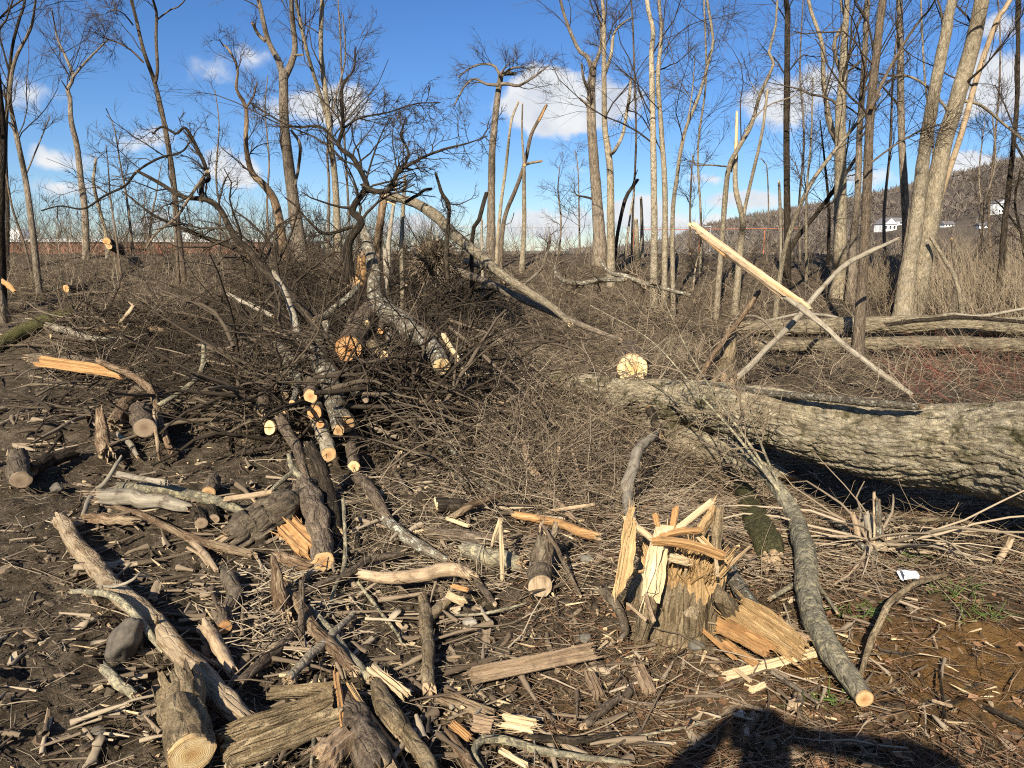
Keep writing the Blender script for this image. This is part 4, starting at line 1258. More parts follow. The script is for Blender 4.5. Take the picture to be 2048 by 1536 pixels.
def slab(label, p0, p1, width, thick, mat, name='wood_slab', cat='slab', jag=.5, ridge=.25, lean=0.0, parent=None, nu=22, nv=12, bend=0.0, mat2=None, group=None, taper=(1, 1), twist=0.0, fray=16):
    """a split board: long fibres, torn ends. p0, p1: world points; width, thick in metres; lean: turn about its length"""
    _ls[0] += 1
    sd = _ls[0]; r = np.random.default_rng(sd)
    p0, p1 = np.array(p0, float), np.array(p1, float)
    ax = p1 - p0; L = np.linalg.norm(ax); ax /= L
    up = np.array([0, 0, 1.0]) if abs(ax[2]) < .9 else np.array([0, -1.0, 0])
    sdv = np.cross(ax, up); sdv /= np.linalg.norm(sdv); up = np.cross(sdv, ax)
    u = np.linspace(0, 1, nu)[:, None]; v = np.linspace(-.5, .5, nv)[None]
    j0 = r.uniform(-1, 1, nv) * jag * width * .9; j1 = r.uniform(-1, 1, nv) * jag * width * .9
    j0 = .6 * j0 + .4 * np.roll(j0, 1); j1 = .6 * j1 + .4 * np.roll(j1, 1)
    S = u * L + j0[None] * (1 - u) ** 3 + j1[None] * u ** 3
    wd = width * (taper[0] + (taper[1] - taper[0]) * u) * (1 + .12 * (fbm(u * 4 + sd, u * 0 + 3.3, o=2, s=sd) - .5) * 2)
    H = ridge * thick * 2 * (fbm(v * 14 + sd + 0 * u, u * 1.6 + 0 * v, o=3, s=sd) - .5) * 2
    H = H + ridge * thick * (r.uniform(-1, 1, nv)[None])
    Hb = -thick * (1 + .3 * (fbm(v * 5 + 0 * u, u * 4 + 0 * v, o=2, s=sd + 3) - .5))
    edge = 1 - .75 * (np.abs(v) * 2) ** 6
    a = lean + twist * u
    bz = bend * L * np.sin(np.pi * u)

    def place(x, h):
        xs = x * np.cos(a) - h * np.sin(a); hs = x * np.sin(a) + h * np.cos(a) + bz
        return p0 + ax * S[..., None] + sdv * xs[..., None] + up * hs[..., None]
    X = v * wd
    top = place(X, thick * .5 * edge + H * edge); bot = place(X, thick * .5 * edge + Hb * edge)
    idx = np.arange(nu * nv).reshape(nu, nv)
    q = lambda I: np.stack([I[:-1, :-1], I[1:, :-1], I[1:, 1:], I[:-1, 1:]], -1).reshape(-1, 4)
    off = nu * nv
    f = [q(idx)[:, ::-1], q(idx + off)]
    def strip(b):
        return np.stack([b[:-1], b[1:], b[1:] + off, b[:-1] + off], -1)
    f.append(strip(idx[0])[:, ::-1]); f.append(strip(idx[-1])); f.append(strip(idx[:, 0])); f.append(strip(idx[:, -1])[:, ::-1])
    bco = np.stack([X + 0 * S + sd * .3, H + 0 * S, S + 0 * X], -1)
    mb = MB()
    mb.add(np.concatenate([top.reshape(-1, 3), bot.reshape(-1, 3)]), f4=np.vstack([f[0]] + f[2:]), bco=np.concatenate([bco.reshape(-1, 3), bco.reshape(-1, 3) + [0, .05, 0]]))
    if mat2 is not None:
        b2 = bot.reshape(-1, 3)
        mb.add(b2, f4=q(idx), mat=1, bco=bco.reshape(-1, 3) + [0, .05, 0])
    else:
        mb.f4.append(f[1]); mb.m4.append(np.zeros(len(f[1])))
    if mat.startswith('wood_') and fray:       # stringy fibres torn out at both ends and along the edges
        for e, sg in ((0, -1), (nu - 1, 1)):
            k = r.integers(0, nv, fray); q0 = top[e, k] * .5 + bot[e, k] * .5 - ax * sg * width * .35
            dv = ax * sg + r.normal(0, .13, (fray, 3))
            spikes(mb, q0, dv, width * r.uniform(.3, 1.0, fray), width * r.uniform(.02, .06, fray), 0, r)
        k = r.integers(2, nu - 2, fray // 2); sd2 = r.integers(0, 2, fray // 2) * (nv - 1)
        q0 = top[k, sd2]
        dv = ax * r.choice([-1, 1], fray // 2)[:, None] + sdv * (sd2 / (nv - 1) * 2 - 1)[:, None] * .25 + r.normal(0, .1, (fray // 2, 3))
        spikes(mb, q0, dv, width * r.uniform(.4, 1.2, fray // 2), width * r.uniform(.015, .04, fray // 2), 0, r)
    o = mb.build(name, [M[mat]] + ([M[mat2]] if mat2 else []), parent, origin=p0, smooth=False)
    if parent is None: tag(o, label, cat, group)
    elif label: o['label'] = label
    return o


def gslab(label, a, b, wpx, tpx, mat, h=0.0, h2=None, **k):
    """a slab lying between two ground pixels"""
    A = at(*G(a[0], a[1], h + lift(at(*G(*a))))) if len(a) == 2 else at(*a)
    B = at(*G(b[0], b[1], (h if h2 is None else h2) + lift(at(*G(*b))))) if len(b) == 2 else at(*b)
    s = scale_at((A + B) / 2)
    return slab(label, A, B, wpx * s, tpx * s, mat, **k)


PILE = 'sawn logs in the pile'
BLACK = 'black twisted limbs of the downed crown'

# ---- the great fallen log on the right and the pair behind it
log('huge fallen log with deeply furrowed bark crossing the right side', [(1105, 768, 8.9), (1300, 806, 7.4), (1500, 829, 6.1), (1700, 868, 5.25), (1900, 898, 4.6), (2048, 912, 4.2), (2260, 940, 3.7)],
    [50, 84, 108, 140, 170, 205, 270], 'bark_great', ends=('break', 'flat'), sides=190, furrow=.024, ff=36, fl=2.8, step=.0125, rough=.016, cap='wood_tan')
log('upper of two long parallel fallen logs in front of the big leaning trunks', [(1480, 658, 12.8), (1620, 653, 12.6), (1800, 651, 12.4), (2060, 653, 12.2), (2300, 656, 12.0)], [26, 30, 34, 36, 38], 'bark_pair', ends=('break', 'flat'), sides=56, furrow=.022, ff=26, fl=3, step=.03)
log('lower of two long parallel fallen logs in front of the big leaning trunks', [(1515, 692, 11.6), (1700, 689, 11.4), (1900, 688, 11.2), (2060, 691, 11.1), (2300, 696, 10.9)], [20, 26, 28, 30, 32], 'bark_pair', ends=('break', 'flat'), sides=56, furrow=.020, ff=26, fl=3, step=.03)
limb('dark crooked branch lying along the top of the upper parallel log', [(1770, 650, 11.9), (1850, 640, 11.85), (1930, 636, 11.8), (2060, 645, 11.7)], [8, 9, 7], 'bark_dark', stubs=4)
limb('pale barkless branch lying along the top of the huge log', [(1335, 768, 7.05), (1430, 770, 6.3), (1530, 786, 5.75), (1650, 797, 5.22), (1740, 806, 4.88), (1840, 814, 4.58)], [7, 10, 13, 15, 17, 14], 'bark_lichen', ends=('break', 'break'), stubs=2)
log('big sawn butt end standing behind the huge log', [(1266, 738, 8.9), (1262, 722, 9.6), (1255, 705, 10.6)], [62, 60, 52], 'bark_mid', ends=('cut', 'flat'), cut='cut_pale', sides=40, furrow=.012)
log('fallen log half buried in brush under the huge log', [(1130, 800, 8.2), (1240, 822, 7.4), (1350, 870), (1480, 920), (1560, 960)], [30, 46, 60, 60, 44], 'bark_great', sides=64, furrow=.014, ff=13, fl=3, step=.018, sink=.7)
log('short dark stub with an orange sawn end against the huge log', [(1299, 818, 6.3), (1308, 840, 6.2), (1325, 868, 6.1)], [18, 19, 18], 'bark_dark', ends=('cut', 'break'), cut='cut_orange')
log('wavy grey weathered limb leaning behind the splintered stump', [(1264, 1045), (1256, 1000, 4.62), (1254, 968, 4.75), (1268, 925, 5.0), (1282, 893, 5.3), (1312, 868, 5.7)], [22, 24, 25, 22, 20, 16], 'wood_grey', sides=22, rough=.13)
log('mossy buried log between the stump and the curved limb', [(1488, 985), (1510, 1040), (1535, 1090), (1545, 1120)], [40, 54, 58, 46], 'bark_moss', sides=28, sink=.9)

# ---- crossed poles
XP = 'poles crossing in front of the big leaning trunks'
pole = log('splintered blond pole slanting down to the right, uppermost of the crossed pair', [(1420, 480, 9.52), (1500, 540, 9.3), (1575, 597, 9.06), (1640, 645, 8.8), (1690, 690, 8.65), (1760, 745, 8.45), (1825, 790, 8.3)], [7, 13, 14, 12, 11, 11, 9], 'wood_grey', group=XP, name='pole', cat='pole', sides=24, kink=2, stubs=2)
_s = scale_at(at(1500, 540, 9.4))
for (x0, y0, x1, y1, w, t, m, ln, dd, lab) in [(1392, 456, 1612, 617, 19, 8, 'wood_pale', .9, -.03, 'long torn face of blond wood'), (1400, 468, 1560, 588, 13, 7, 'wood_tan', .5, -.07, None), (1396, 452, 1480, 516, 6, 4, 'wood_pale', 1.3, .02, None), (1470, 520, 1604, 608, 7, 5, 'wood_fresh', .3, -.06, None), (1405, 474, 1450, 512, 5, 3, 'wood_orange', .8, -.08, None)]:
    slab(lab, at(x0, y0, 9.6 + (x0 - 1390) * -.0027 + dd), at(x1, y1, 9.6 + (x1 - 1390) * -.0027 + dd), w * _s, t * _s, m, name='torn_wood', parent=pole, lean=ln, jag=1.6, nu=44, nv=12, ridge=.7, taper=(.6, 1), twist=.6)
log('grey pole rising to the right behind the blond pole', [(1474, 756, 9.2), (1540, 695, 9.5), (1604, 629, 9.6), (1675, 545, 9.8), (1740, 505, 9.9), (1796, 478, 10.0)], [13, 12, 11, 11, 10, 7], 'wood_grey', group=XP, name='pole', cat='pole', sides=14, rough=.1, kink=5, stubs=3)
log('thin brown pole with a torn top left of the crossing', [(1394, 764, 9.0), (1440, 690, 9.3), (1480, 640, 9.5), (1518, 583, 9.6)], [10, 11, 11, 9], 'bark_peel', group=XP, name='pole', cat='pole')
log('short rotten trunk standing under the crossed poles', [(1445, 770, 9.4), (1450, 735, 9.5), (1456, 700, 9.6), (1462, 668, 9.7)], [48, 40, 32, 24], 'bark_tan', name='rotten_stump', cat='stump', sides=24, rough=.15)
limb('bare branch bundle fanning left at the foot of the poles', [(1530, 650, 9.9), (1480, 680, 9.8), (1430, 720, 9.5), (1380, 740, 9.3)], [5, 7, 8, 6], 'bark_mid', twigs=6)
limb('curved grey branch bowing over the upper parallel log', [(1462, 640, 11), (1510, 632, 11), (1545, 660, 10.9), (1560, 700, 10.7)], [4, 5, 4], 'bark_grey', ends=('break', 'break'))
limb('bleached branch lying behind the upper parallel log', [(1480, 648, 12.9), (1540, 640, 13), (1600, 628, 13), (1660, 632, 13), (1700, 645, 13)], [5, 6, 7, 5], 'wood_grey', ends=('break', 'break'), stubs=5)
limb('second bleached branch right of the leaning pair', [(1850, 640, 12.7), (1900, 628, 12.8), (1960, 632, 12.8), (2060, 615, 12.6)], [5, 7, 7], 'wood_grey', ends=('break', 'break'), stubs=4)

# ---- the snapped tree in the middle
snapped = tree('snapped trunk standing with its torn blond break at the top', [([(748, 560), (754, 500), (761, 440), (768, 394)], [24, 20, 18, 19], 'break')], 'bark_peel', d=13, name='snag', cat='snag', group='broken snags along the bank', crown=None, sides=16, step=.06)
for i, (x0, y0, x1, y1, w) in enumerate([(766, 398, 796, 390, 8), (764, 405, 812, 402, 6), (768, 392, 800, 383, 6), (763, 412, 772, 380, 6), (770, 400, 790, 410, 5)]):
    extra(snapped, 'splinter', [(x0, y0), ((x0 + x1) / 2, (y0 + y1) / 2), (x1, y1)], [w, w, w * .5], 12.9, 'wood_pale', sides=6)
log('long pale fallen stem sloping down right from the snapped trunk', [(775, 392, 12.9), (825, 404, 12.6), (867, 429, 12.3), (908, 471, 11.9), (950, 504, 11.6), (1000, 546, 11.2), (1050, 579, 10.9), (1105, 615, 10.6), (1140, 648, 10.3)],
    [14, 19, 22, 22, 21, 19, 17, 15, 11], 'bark_pale', name='fallen_trunk', cat='fallen trunk', sides=22, cap='wood_pale', stubs=4)
log('second fallen stem lying in the brush behind the sloping one', [(880, 530, 12.6), (960, 560, 12.0), (1050, 600, 11.4), (1150, 645, 10.8), (1240, 680, 10.2)], [16, 17, 15, 13, 9], 'bark_grey', name='fallen_trunk', cat='fallen trunk', sides=16)
log('short fallen log with a rounded end under the sloping stem', [(930, 522, 13), (990, 540, 12.7), (1010, 560, 12.4)], [14, 16, 12], 'bark_pale', sides=14)
tree('thin grey snag just right of the snapped trunk', [([(803, 505), (804, 470), (807, 400), (810, 352)], [10, 10, 9, 7], 'break')], 'bark_pale', d=13.4, **DEAD)
tree('pointed splinter snag behind the snapped trunk', [([(777, 510), (779, 470), (790, 390), (796, 337)], [11, 10, 8, 4], 'break')], 'wood_grey', d=13.8, **DEAD)
tree('dark broken stub leaning right above the sloping fallen stem', [([(944, 482), (958, 440), (966, 410), (973, 386)], [10, 11, 10], 'break')], 'bark_dark', d=12.5, **DEAD)
tree('thin cream snag between the dark stub and the umbrella tree', [([(965, 530), (963, 470), (964, 440)], [7, 6, 5], 'break')], 'wood_grey', d=14, **DEAD)
log('thick lichen-pale trunk leaning left over the log pile', [(722, 448, 10.8), (735, 490, 10.5), (748, 540, 10.2), (752, 600, 9.8), (760, 640, 9.4)], [13, 22, 27, 30, 30], 'bark_lichen', name='fallen_trunk', cat='fallen trunk', sides=26)
log('rotten stump with orange torn wood behind the pile', [(722, 575, 11), (722, 545, 11), (724, 515, 11)], [26, 24, 17], 'wood_orange', name='rotten_stump', cat='stump', sides=18, rough=.2)
tree('grey snag behind the lichen-pale leaning trunk', [([(776, 590), (773, 540), (770, 500)], [15, 14, 11], 'break')], 'wood_grey', d=11.6, **DEAD)
for lab, q in (('clump of upturned roots and soil beside the sloping fallen stem', (868, 520, 12.2)), ('low clump of roots behind the three close stems', (1270, 525, 21))):
    p = at(*q); r2 = np.random.default_rng(int(q[0]))
    mb = MB(); N = 900
    dd = r2.normal(0, 1, (N, 3)); dd[:, 1] *= .5; dd /= np.linalg.norm(dd, axis=1)[:, None]
    pts = walk(p + dd * r2.uniform(0, .12, N)[:, None], dd + np.array([0, -.3, 0]), r2.uniform(.15, .42, N), 4, .35, -.03, r2)
    tubes(mb, pts, np.linspace(.012, .004, 4)[None] * r2.uniform(.5, 1.3, N)[:, None], 3, r=r2)
    tag(mb.build('root_clump', M['twig_brown'], origin=p), lab, 'roots', 'clumps of upturned roots')

# ---- black twisted limbs of the downed crown
limb('black corkscrew limb climbing highest above the pile', [(700, 560, 9.6), (696, 490, 9.7), (721, 446, 9.7), (704, 421, 9.8), (725, 387, 9.8), (733, 367, 9.8), (708, 317, 9.9), (679, 292, 10), (687, 250, 10), (683, 179, 10.1), (708, 137, 10.2), (710, 96, 10.2)], [20, 17, 15, 14, 12, 11, 9, 8, 6, 4, 3], twigs=26, group=BLACK, sides=12)
limb('long black limb sweeping right from the corkscrew limb', [(728, 372, 9.8), (750, 383, 9.7), (779, 379, 9.6), (796, 346, 9.5), (833, 321, 9.4), (883, 300, 9.3), (933, 287, 9.2), (975, 272, 9.1)], [12, 12, 10, 8, 6, 5, 3, 2], twigs=34, group=BLACK)
limb('short black side limb rising off the sweeping one', [(800, 346, 9.5), (817, 308, 9.6), (802, 271, 9.6), (812, 235, 9.7)], [6, 5, 3], twigs=14, group=BLACK)
limb('black limb dropping straight down right of the snapped trunk', [(871, 346, 9.5), (883, 383, 9.5), (898, 417, 9.5), (892, 500, 9.4), (896, 560, 9.3)], [5, 7, 8, 9, 10], twigs=10, group=BLACK, ends=('taper', 'flat'))
limb('thin black limb arching right high over the pile', [(690, 254, 10), (720, 236, 9.9), (775, 225, 9.8), (830, 208, 9.7), (880, 205, 9.6)], [5, 4, 3, 2], twigs=22, group=BLACK)
limb('black limb reaching left from the corkscrew limb', [(680, 292, 10), (642, 254, 10), (600, 254, 10), (575, 250, 10), (537, 229, 10.1), (500, 205, 10.2)], [6, 5, 4, 3], twigs=20, group=BLACK)
limb('low black limb looping left behind the pile', [(704, 454, 9.8), (650, 467, 9.8), (617, 442, 9.9), (595, 415, 10), (570, 395, 10)], [7, 6, 4, 3], twigs=12, group=BLACK)
limb('black stub curling right above the snapped trunk', [(810, 405, 9.9), (835, 390, 9.9), (850, 380, 9.9), (862, 378, 9.9)], [7, 6, 6], ends=('flat', 'break'), group=BLACK)
limb('thick black limb rising left from the pile to a bare tip', [(640, 660, 8.9), (583, 592, 9.3), (537, 550, 9.5), (500, 504, 9.6), (467, 471, 9.6), (442, 421, 9.6), (412, 400, 9.6), (362, 392, 9.6), (321, 367, 9.6), (275, 342, 9.6)], [20, 19, 18, 15, 13, 12, 11, 9, 8, 6], twigs=16, group=BLACK, ends=('flat', 'break'), sides=14)
limb('straight black limb lying just under the thick left one', [(496, 512, 9.7), (458, 492, 9.8), (408, 475, 9.8), (342, 446, 9.9), (300, 425, 9.9), (246, 383, 10)], [11, 10, 9, 7, 5, 3], twigs=14, group=BLACK)
limb('hooked black limb with a crook at its top', [(404, 400, 9.6), (404, 367, 9.6), (417, 358, 9.6), (410, 329, 9.6), (392, 292, 9.6), (381, 271, 9.6), (369, 256, 9.6), (352, 267, 9.6), (325, 254, 9.6), (305, 268, 9.6)], [11, 9, 9, 8, 7, 6, 5, 5, 3], twigs=12, group=BLACK)
limb('thin limb with a pale broken end crossing the hooked one', [(414, 344, 9.5), (375, 400, 9.5), (350, 437, 9.4), (312, 467, 9.4), (290, 500, 9.3)], [7, 6, 5, 4], 'bark_mid', twigs=10, group=BLACK, cap='wood_pale')
limb('thin black limb arching far left over the bank', [(381, 283, 9.6), (362, 304, 9.7), (317, 317, 9.8), (275, 342, 9.9), (250, 371, 10), (208, 392, 10.1), (167, 417, 10.2), (121, 412, 10.3), (83, 421, 10.4)], [4, 4, 5, 5, 5, 4, 3, 3], twigs=14, group=BLACK)
limb('pale dead limb standing up from the left of the pile', [(612, 720, 7.6), (600, 690, 7.7), (585, 630, 8.0), (572, 590, 8.2), (548, 545, 8.5)], [16, 15, 15, 12, 8], 'wood_grey', ends=('break', 'break'), sides=14)
limb('black limb lying on the brush right of the three snags', [(1250, 560, 11.5), (1200, 560, 11.7), (1150, 567, 11.8), (1115, 552, 11.9), (1110, 530, 12)], [9, 10, 11, 8, 6], 'bark_lichen', twigs=10, ends=('break', 'break'))
limb('mossy limb forking over the brush below the stout grey trunk', [(1200, 520, 12.4), (1220, 545, 12.2), (1250, 552, 12), (1300, 570, 11.8), (1380, 590, 11.6)], [5, 9, 10, 9, 7], 'bark_lichen', twigs=10, ends=('break', 'break'))
limb('leaning forked dead branch before the fence', [(1040, 575, 12.6), (1080, 540, 12.8), (1098, 490, 13), (1101, 468, 13)], [6, 7, 6, 4], 'bark_grey', twigs=4, ends=('flat', 'break'))
limb('upright black forked twig standing on the pile', [(770, 640, 8.2), (775, 600, 8.3), (783, 545, 8.4), (800, 510, 8.5)], [10, 9, 7, 4], twigs=6, side=[([(783, 545, 8.4), (770, 520, 8.4)], [4, 3], 'break'), ([(777, 590, 8.3), (800, 580, 8.2), (812, 570, 8.1)], [5, 4], 'break')])

# ---- the log pile: sawn ends towards the camera
def sawn(label, cx, cy, r, d, body, mat='bark_lichen', cut='cut', group=PILE, **k):
    """a sawn log: face centre (cx, cy), radius r px at distance d; body: further (px, py, d) points"""
    pts = [(cx, cy, d)] + body
    w = [2 * r * (1 + .02 * i) for i in range(len(pts))]
    k.setdefault('furrow', None)
    return log(label, pts, w, mat, ends=('cut', 'break'), cut=cut, group=group, name='sawn_log', cat='log', **k)


sawn('largest round sawn end high in the middle of the pile', 697, 697, 26, 6.9, [(705, 680, 7.4), (722, 655, 8.0), (745, 630, 8.7)], 'bark_mid', 'cut_orange')
sawn('lichen-blotched log with a pale sawn end right of the pile', 883, 731, 19, 6.7, [(866, 700, 6.95), (838, 672, 7.3), (795, 642, 7.8), (765, 615, 8.3)], 'bark_lichen', 'cut_pale')
sawn('pale-barked log lowest in the pile with an orange sawn end', 657, 908, 14.5, 5.45, [(648, 872, 5.75), (636, 838, 6.1), (625, 812, 6.4)], 'bark_birch', 'cut')
sawn('slim log with a ringed sawn end low right in the pile', 708, 933, 12, 5.35, [(705, 900, 5.7), (700, 868, 6.1), (694, 835, 6.6)], 'bark_mid', 'cut_pale')
sawn('log with a flaked sawn end above the slim low one', 677, 861, 12.5, 5.75, [(668, 828, 6.05), (658, 790, 6.4)], 'bark_lichen', 'cut')
sawn('thick flaky-barked log running up the middle of the pile', 690, 850, 20, 5.95, [(670, 800, 6.3), (655, 755, 6.7), (640, 712, 7.2), (632, 690, 7.6)], 'bark_lichen', 'cut')
sawn('orange sawn end stacked above the pale-barked log', 629, 825, 14.5, 5.9, [(634, 812, 6.3), (640, 796, 6.8)], 'bark_mid', 'cut_orange')
sawn('sawn end topping the stacked orange ends', 621, 792, 13.5, 6.1, [(622, 778, 6.4), (622, 760, 6.9)], 'bark_mid', 'cut')
sawn('small brown sawn end wedged between two larger ends', 640, 849, 8, 5.75, [(643, 838, 6.1), (648, 825, 6.5)], 'bark_dark', 'cut_orange')
sawn('rough sawn end lying apart at the left foot of the pile', 539, 855, 15, 5.7, [(560, 850, 5.85), (585, 848, 6.05)], 'bark_dark', 'cut_pale')
sawn('finger-thick sawn end at the left of the stacked ends', 584, 806, 6.5, 6.0, [(592, 786, 6.3), (598, 760, 6.7), (590, 725, 7.1)], 'bark_lichen', 'cut')
sawn('smallest sawn end below the finger-thick one', 571, 823, 4.5, 5.9, [(578, 812, 6.2), (590, 800, 6.6)], 'bark_dark', 'cut')
sawn('small round sawn end at the top left of the pile', 650, 646, 7.5, 7.6, [(655, 668, 7.5), (662, 700, 7.4), (676, 735, 7.3)], 'bark_lichen', 'cut')
sawn('small sawn end over the largest round one', 734, 646, 6, 7.6, [(725, 640, 7.9), (700, 640, 8.2)], 'bark_lichen', 'cut_pale')
sawn('dull orange sawn end beside the small upper one', 761, 662, 6.5, 7.4, [(764, 650, 7.8), (766, 635, 8.2)], 'bark_mid', 'cut_orange')
sawn('sawn branch pointing up left at the back of the pile', 720, 569, 6, 8.6, [(700, 590, 8.5), (675, 610, 8.4), (650, 630, 8.3), (630, 640, 8.2)], 'bark_lichen', 'cut_orange')
sawn('small round end in the dark right half of the pile', 731, 799, 7, 6.1, [(728, 790, 6.5), (722, 775, 6.9)], 'bark_mid', 'cut_old')
sawn('torn yellow end above the small round dark one', 712, 783, 9, 6.3, [(718, 770, 6.6), (728, 755, 7.0)], 'bark_mid', 'cut_pale')
sawn('yellow-ended chunk sticking out left of the pale leaning stick', 766, 712, 10, 6.7, [(755, 700, 6.9), (742, 688, 7.2)], 'bark_tan', 'cut_pale')
log('lichened log curving down the left side of the pile', [(556, 690, 7.5), (580, 720, 7.2), (592, 750, 6.9), (598, 785, 6.5)], [22, 27, 26, 22], 'bark_lichen', group=PILE)
log('slim lichened log left of the curving one', [(560, 720, 7.4), (568, 760, 7.0), (570, 790, 6.6)], [16, 17, 14], 'bark_lichen', group=PILE)
log('smooth grey log in the shade at the left of the pile', [(560, 750, 7.2), (535, 785, 6.7), (522, 830, 6.2)], [30, 30, 26], 'bark_mid', group=PILE)
log('dark log slanting down from the pile beside the rough sawn end', [(560, 840, 5.8), (590, 890, 5.5), (605, 930, 5.2), (615, 960)], [24, 22, 18, 14], 'bark_mid')
limb('pale peeled stick leaning right of the lichen-blotched log', [(888, 672, 7.2), (905, 700, 7.0), (920, 725, 6.9), (938, 752, 6.7)], [12, 11, 10, 8], 'wood_pale', ends=('break', 'break'))
limb('long thin pole lying down the right side of the pile', [(900, 655, 7.6), (960, 705, 7.2), (1040, 780, 6.7), (1110, 850, 6.2)], [8, 8, 7, 5], 'bark_mid', ends=('break', 'break'), stubs=3)
limb('thin branch ending at the brush heap, above the long thin pole', [(900, 640, 7.8), (1000, 680, 7.6), (1100, 760, 7.2), (1180, 800, 7)], [6, 6, 5, 3], 'bark_mid', twigs=8)
log('pale barkless pole lying across the brush from pile to huge log', [(780, 806, 6.6), (880, 806, 6.7), (990, 808, 6.9), (1040, 792, 7.1), (1075, 775, 7.3), (1135, 757, 7.7)], [12, 14, 14, 15, 15, 12], 'wood_tan', name='pole', cat='pole', sides=16)
limb('dark branch lying below the pale barkless pole', [(830, 760, 6.9), (860, 800, 6.5), (900, 840, 6.2), (950, 905)], [10, 10, 9, 7], 'bark_mid', ends=('break', 'break'), stubs=3)
limb('yellowish stick lying on the brush right of the pile foot', [(874, 890), (905, 940), (935, 970)], [9, 10, 8], 'bark_limb', ends=('break', 'break'))
limb('lichened stick parallel to the yellowish one', [(905, 900, 5.9), (930, 935), (960, 965), (990, 985)], [10, 10, 9, 7], 'bark_lichen', ends=('break', 'break'))
limb('forked grey branch running into the brush heap', [(975, 930), (1005, 955), (1030, 985), (1045, 1010)], [10, 10, 10, 6], 'bark_grey', ends=('break', 'break'), side=[([(1012, 965), (1006, 920, 5.6), (1005, 880, 5.8)], [6, 4], 'break'), ([(1028, 978), (1060, 960, 5.2)], [5, 4], 'break')])
log('pinkish barkless pole leaning on the brush heap', [(1045, 880, 5.8), (1060, 930, 5.4), (1090, 975), (1130, 1020), (1150, 1040)], [9, 16, 20, 16, 9], 'wood_pink', name='pole', cat='pole', sides=16)
log('short lichened chunk caught on the brush heap', [(1010, 885, 5.9), (1040, 905, 5.7), (1072, 918, 5.6)], [14, 16, 12], 'bark_lichen')
for i, (x, y, x2, y2, w, lab) in enumerate([(1100, 905, 1120, 975, 6, 'leftmost of the pale stems standing in the brush heap'), (1118, 895, 1112, 955, 7, 'pale stem standing in the dark gap of the brush heap'),
                                       (1145, 900, 1160, 960, 7, 'rightmost of the pale stems standing in the brush heap')]):
    stick(lab, [(x, y, 5.6), (x2, y2, 5.3)], [w, w * .8], 'wood_tan')

# ---- left middle ground
log('half log split lengthwise with a pale inner face, left of the pile', [(72, 722), (130, 728), (200, 737), (300, 752)], [34, 36, 34, 26], 'bark_mid', sides=30, furrow=.008)
gslab('pale split board leaning on the half log', (78, 722, 8.0), (245, 746, 7.6), 24, 8, 'wood_orange', lean=-.9)
log('pale barkless log with a forked end before the grey mound', [(92, 648), (140, 664), (190, 678), (250, 682)], [12, 17, 17, 13], 'wood_grey', stubs=3)
sawn('thin sawn pole end under the pale barkless log', 101, 673, 5, 9.6, [(130, 676, 9.7), (170, 682, 9.8)], 'bark_mid', 'cut_pale', group=None)
log('dark log lying level behind the half log', [(190, 690), (280, 684), (380, 676), (480, 664)], [16, 18, 16, 12], 'bark_dark', stubs=4)
log('reddish log lying behind the dark level log', [(200, 660), (280, 655), (330, 664)], [14, 15, 12], 'bark_peel')
log('tan crooked limb standing over the left debris like a bent knee', [(196, 722, 7.6), (250, 745, 7.2), (290, 770, 6.9), (307, 790, 6.7), (318, 840, 6.2), (345, 912)], [12, 14, 15, 16, 16, 12], 'bark_peel', name='limb', cat='branch', sides=16)
limb('forked stick propped against the bent tan limb', [(302, 818, 6.4), (345, 795, 6.5), (385, 765, 6.7), (404, 735, 6.9), (408, 690, 7.1)], [10, 10, 11, 11, 9], 'bark_limb', ends=('break', 'break'), stubs=3)
log('short brown rotten post standing in the left debris', [(212, 905), (204, 870, 6.0), (199, 822, 6.15)], [32, 27, 18], 'bark_peel', name='rotten_post', cat='post', sides=22, rough=.15)
log('rusty red log lying behind the rotten post', [(228, 850), (250, 815), (275, 785)], [30, 34, 28], 'bark_peel', sides=24)
sawn('chunk with a cracked tan sawn end in the left debris', 290, 856, 21, 5.9, [(284, 838, 6.2), (280, 824, 6.5)], 'bark_mid', 'cut_old', group=None)
stick('pale curved stick lying at the foot of the rotten post', [(236, 868), (262, 890), (275, 912)], [9, 12, 9], 'wood_grey')
stick('thin pale stick leaning against the bent tan limb', [(308, 820, 6.2), (314, 880, 5.8), (320, 922)], [7, 8, 6], 'wood_tan')
sawn('muddy log with its sawn end down at the far left', 40, 960, 20, 5.15, [(38, 940, 5.35), (36, 918, 5.6)], 'mud', 'cut_old', group=None)
log('dark squared beam lying right of the muddy left log', [(62, 935), (100, 920), (145, 905)], [32, 30, 26], 'bark_dark', sides=20)
log('long sloping log half buried at the far left', [(-20, 700), (40, 668), (100, 640), (150, 620)], [26, 30, 30, 20], 'bark_moss', sides=24, sink=.6)
sawn('sawn end glowing orange on the far left bank', 132, 577, 7.5, 13.2, [(150, 577, 13.4), (168, 572, 13.6)], 'bark_dark', 'cut_orange', group=None)
sawn('upper of two sawn ends on the crest of the left bank', 213, 483, 7.5, 17.0, [(225, 488, 17.6), (240, 496, 18.4)], 'bark_dark', 'cut_orange', group='sawn logs on the bank')
sawn('lower of two sawn ends on the crest of the left bank', 218, 493, 6, 16.8, [(230, 498, 17.4), (244, 504, 18.2)], 'bark_dark', 'cut', group='sawn logs on the bank')
log('torn orange slab tilted at the left edge of the bank', [(5, 562, 13), (18, 572, 12.9), (30, 584, 12.8)], [9, 12, 8], 'wood_orange')
stick('pale stub raised above the grey mound', [(238, 648), (255, 630, 10.4), (268, 610, 10.4)], [7, 9, 8], 'wood_tan', side=[([(266, 612, 10.4), (258, 604, 10.4)], [4, 3], 'break')])
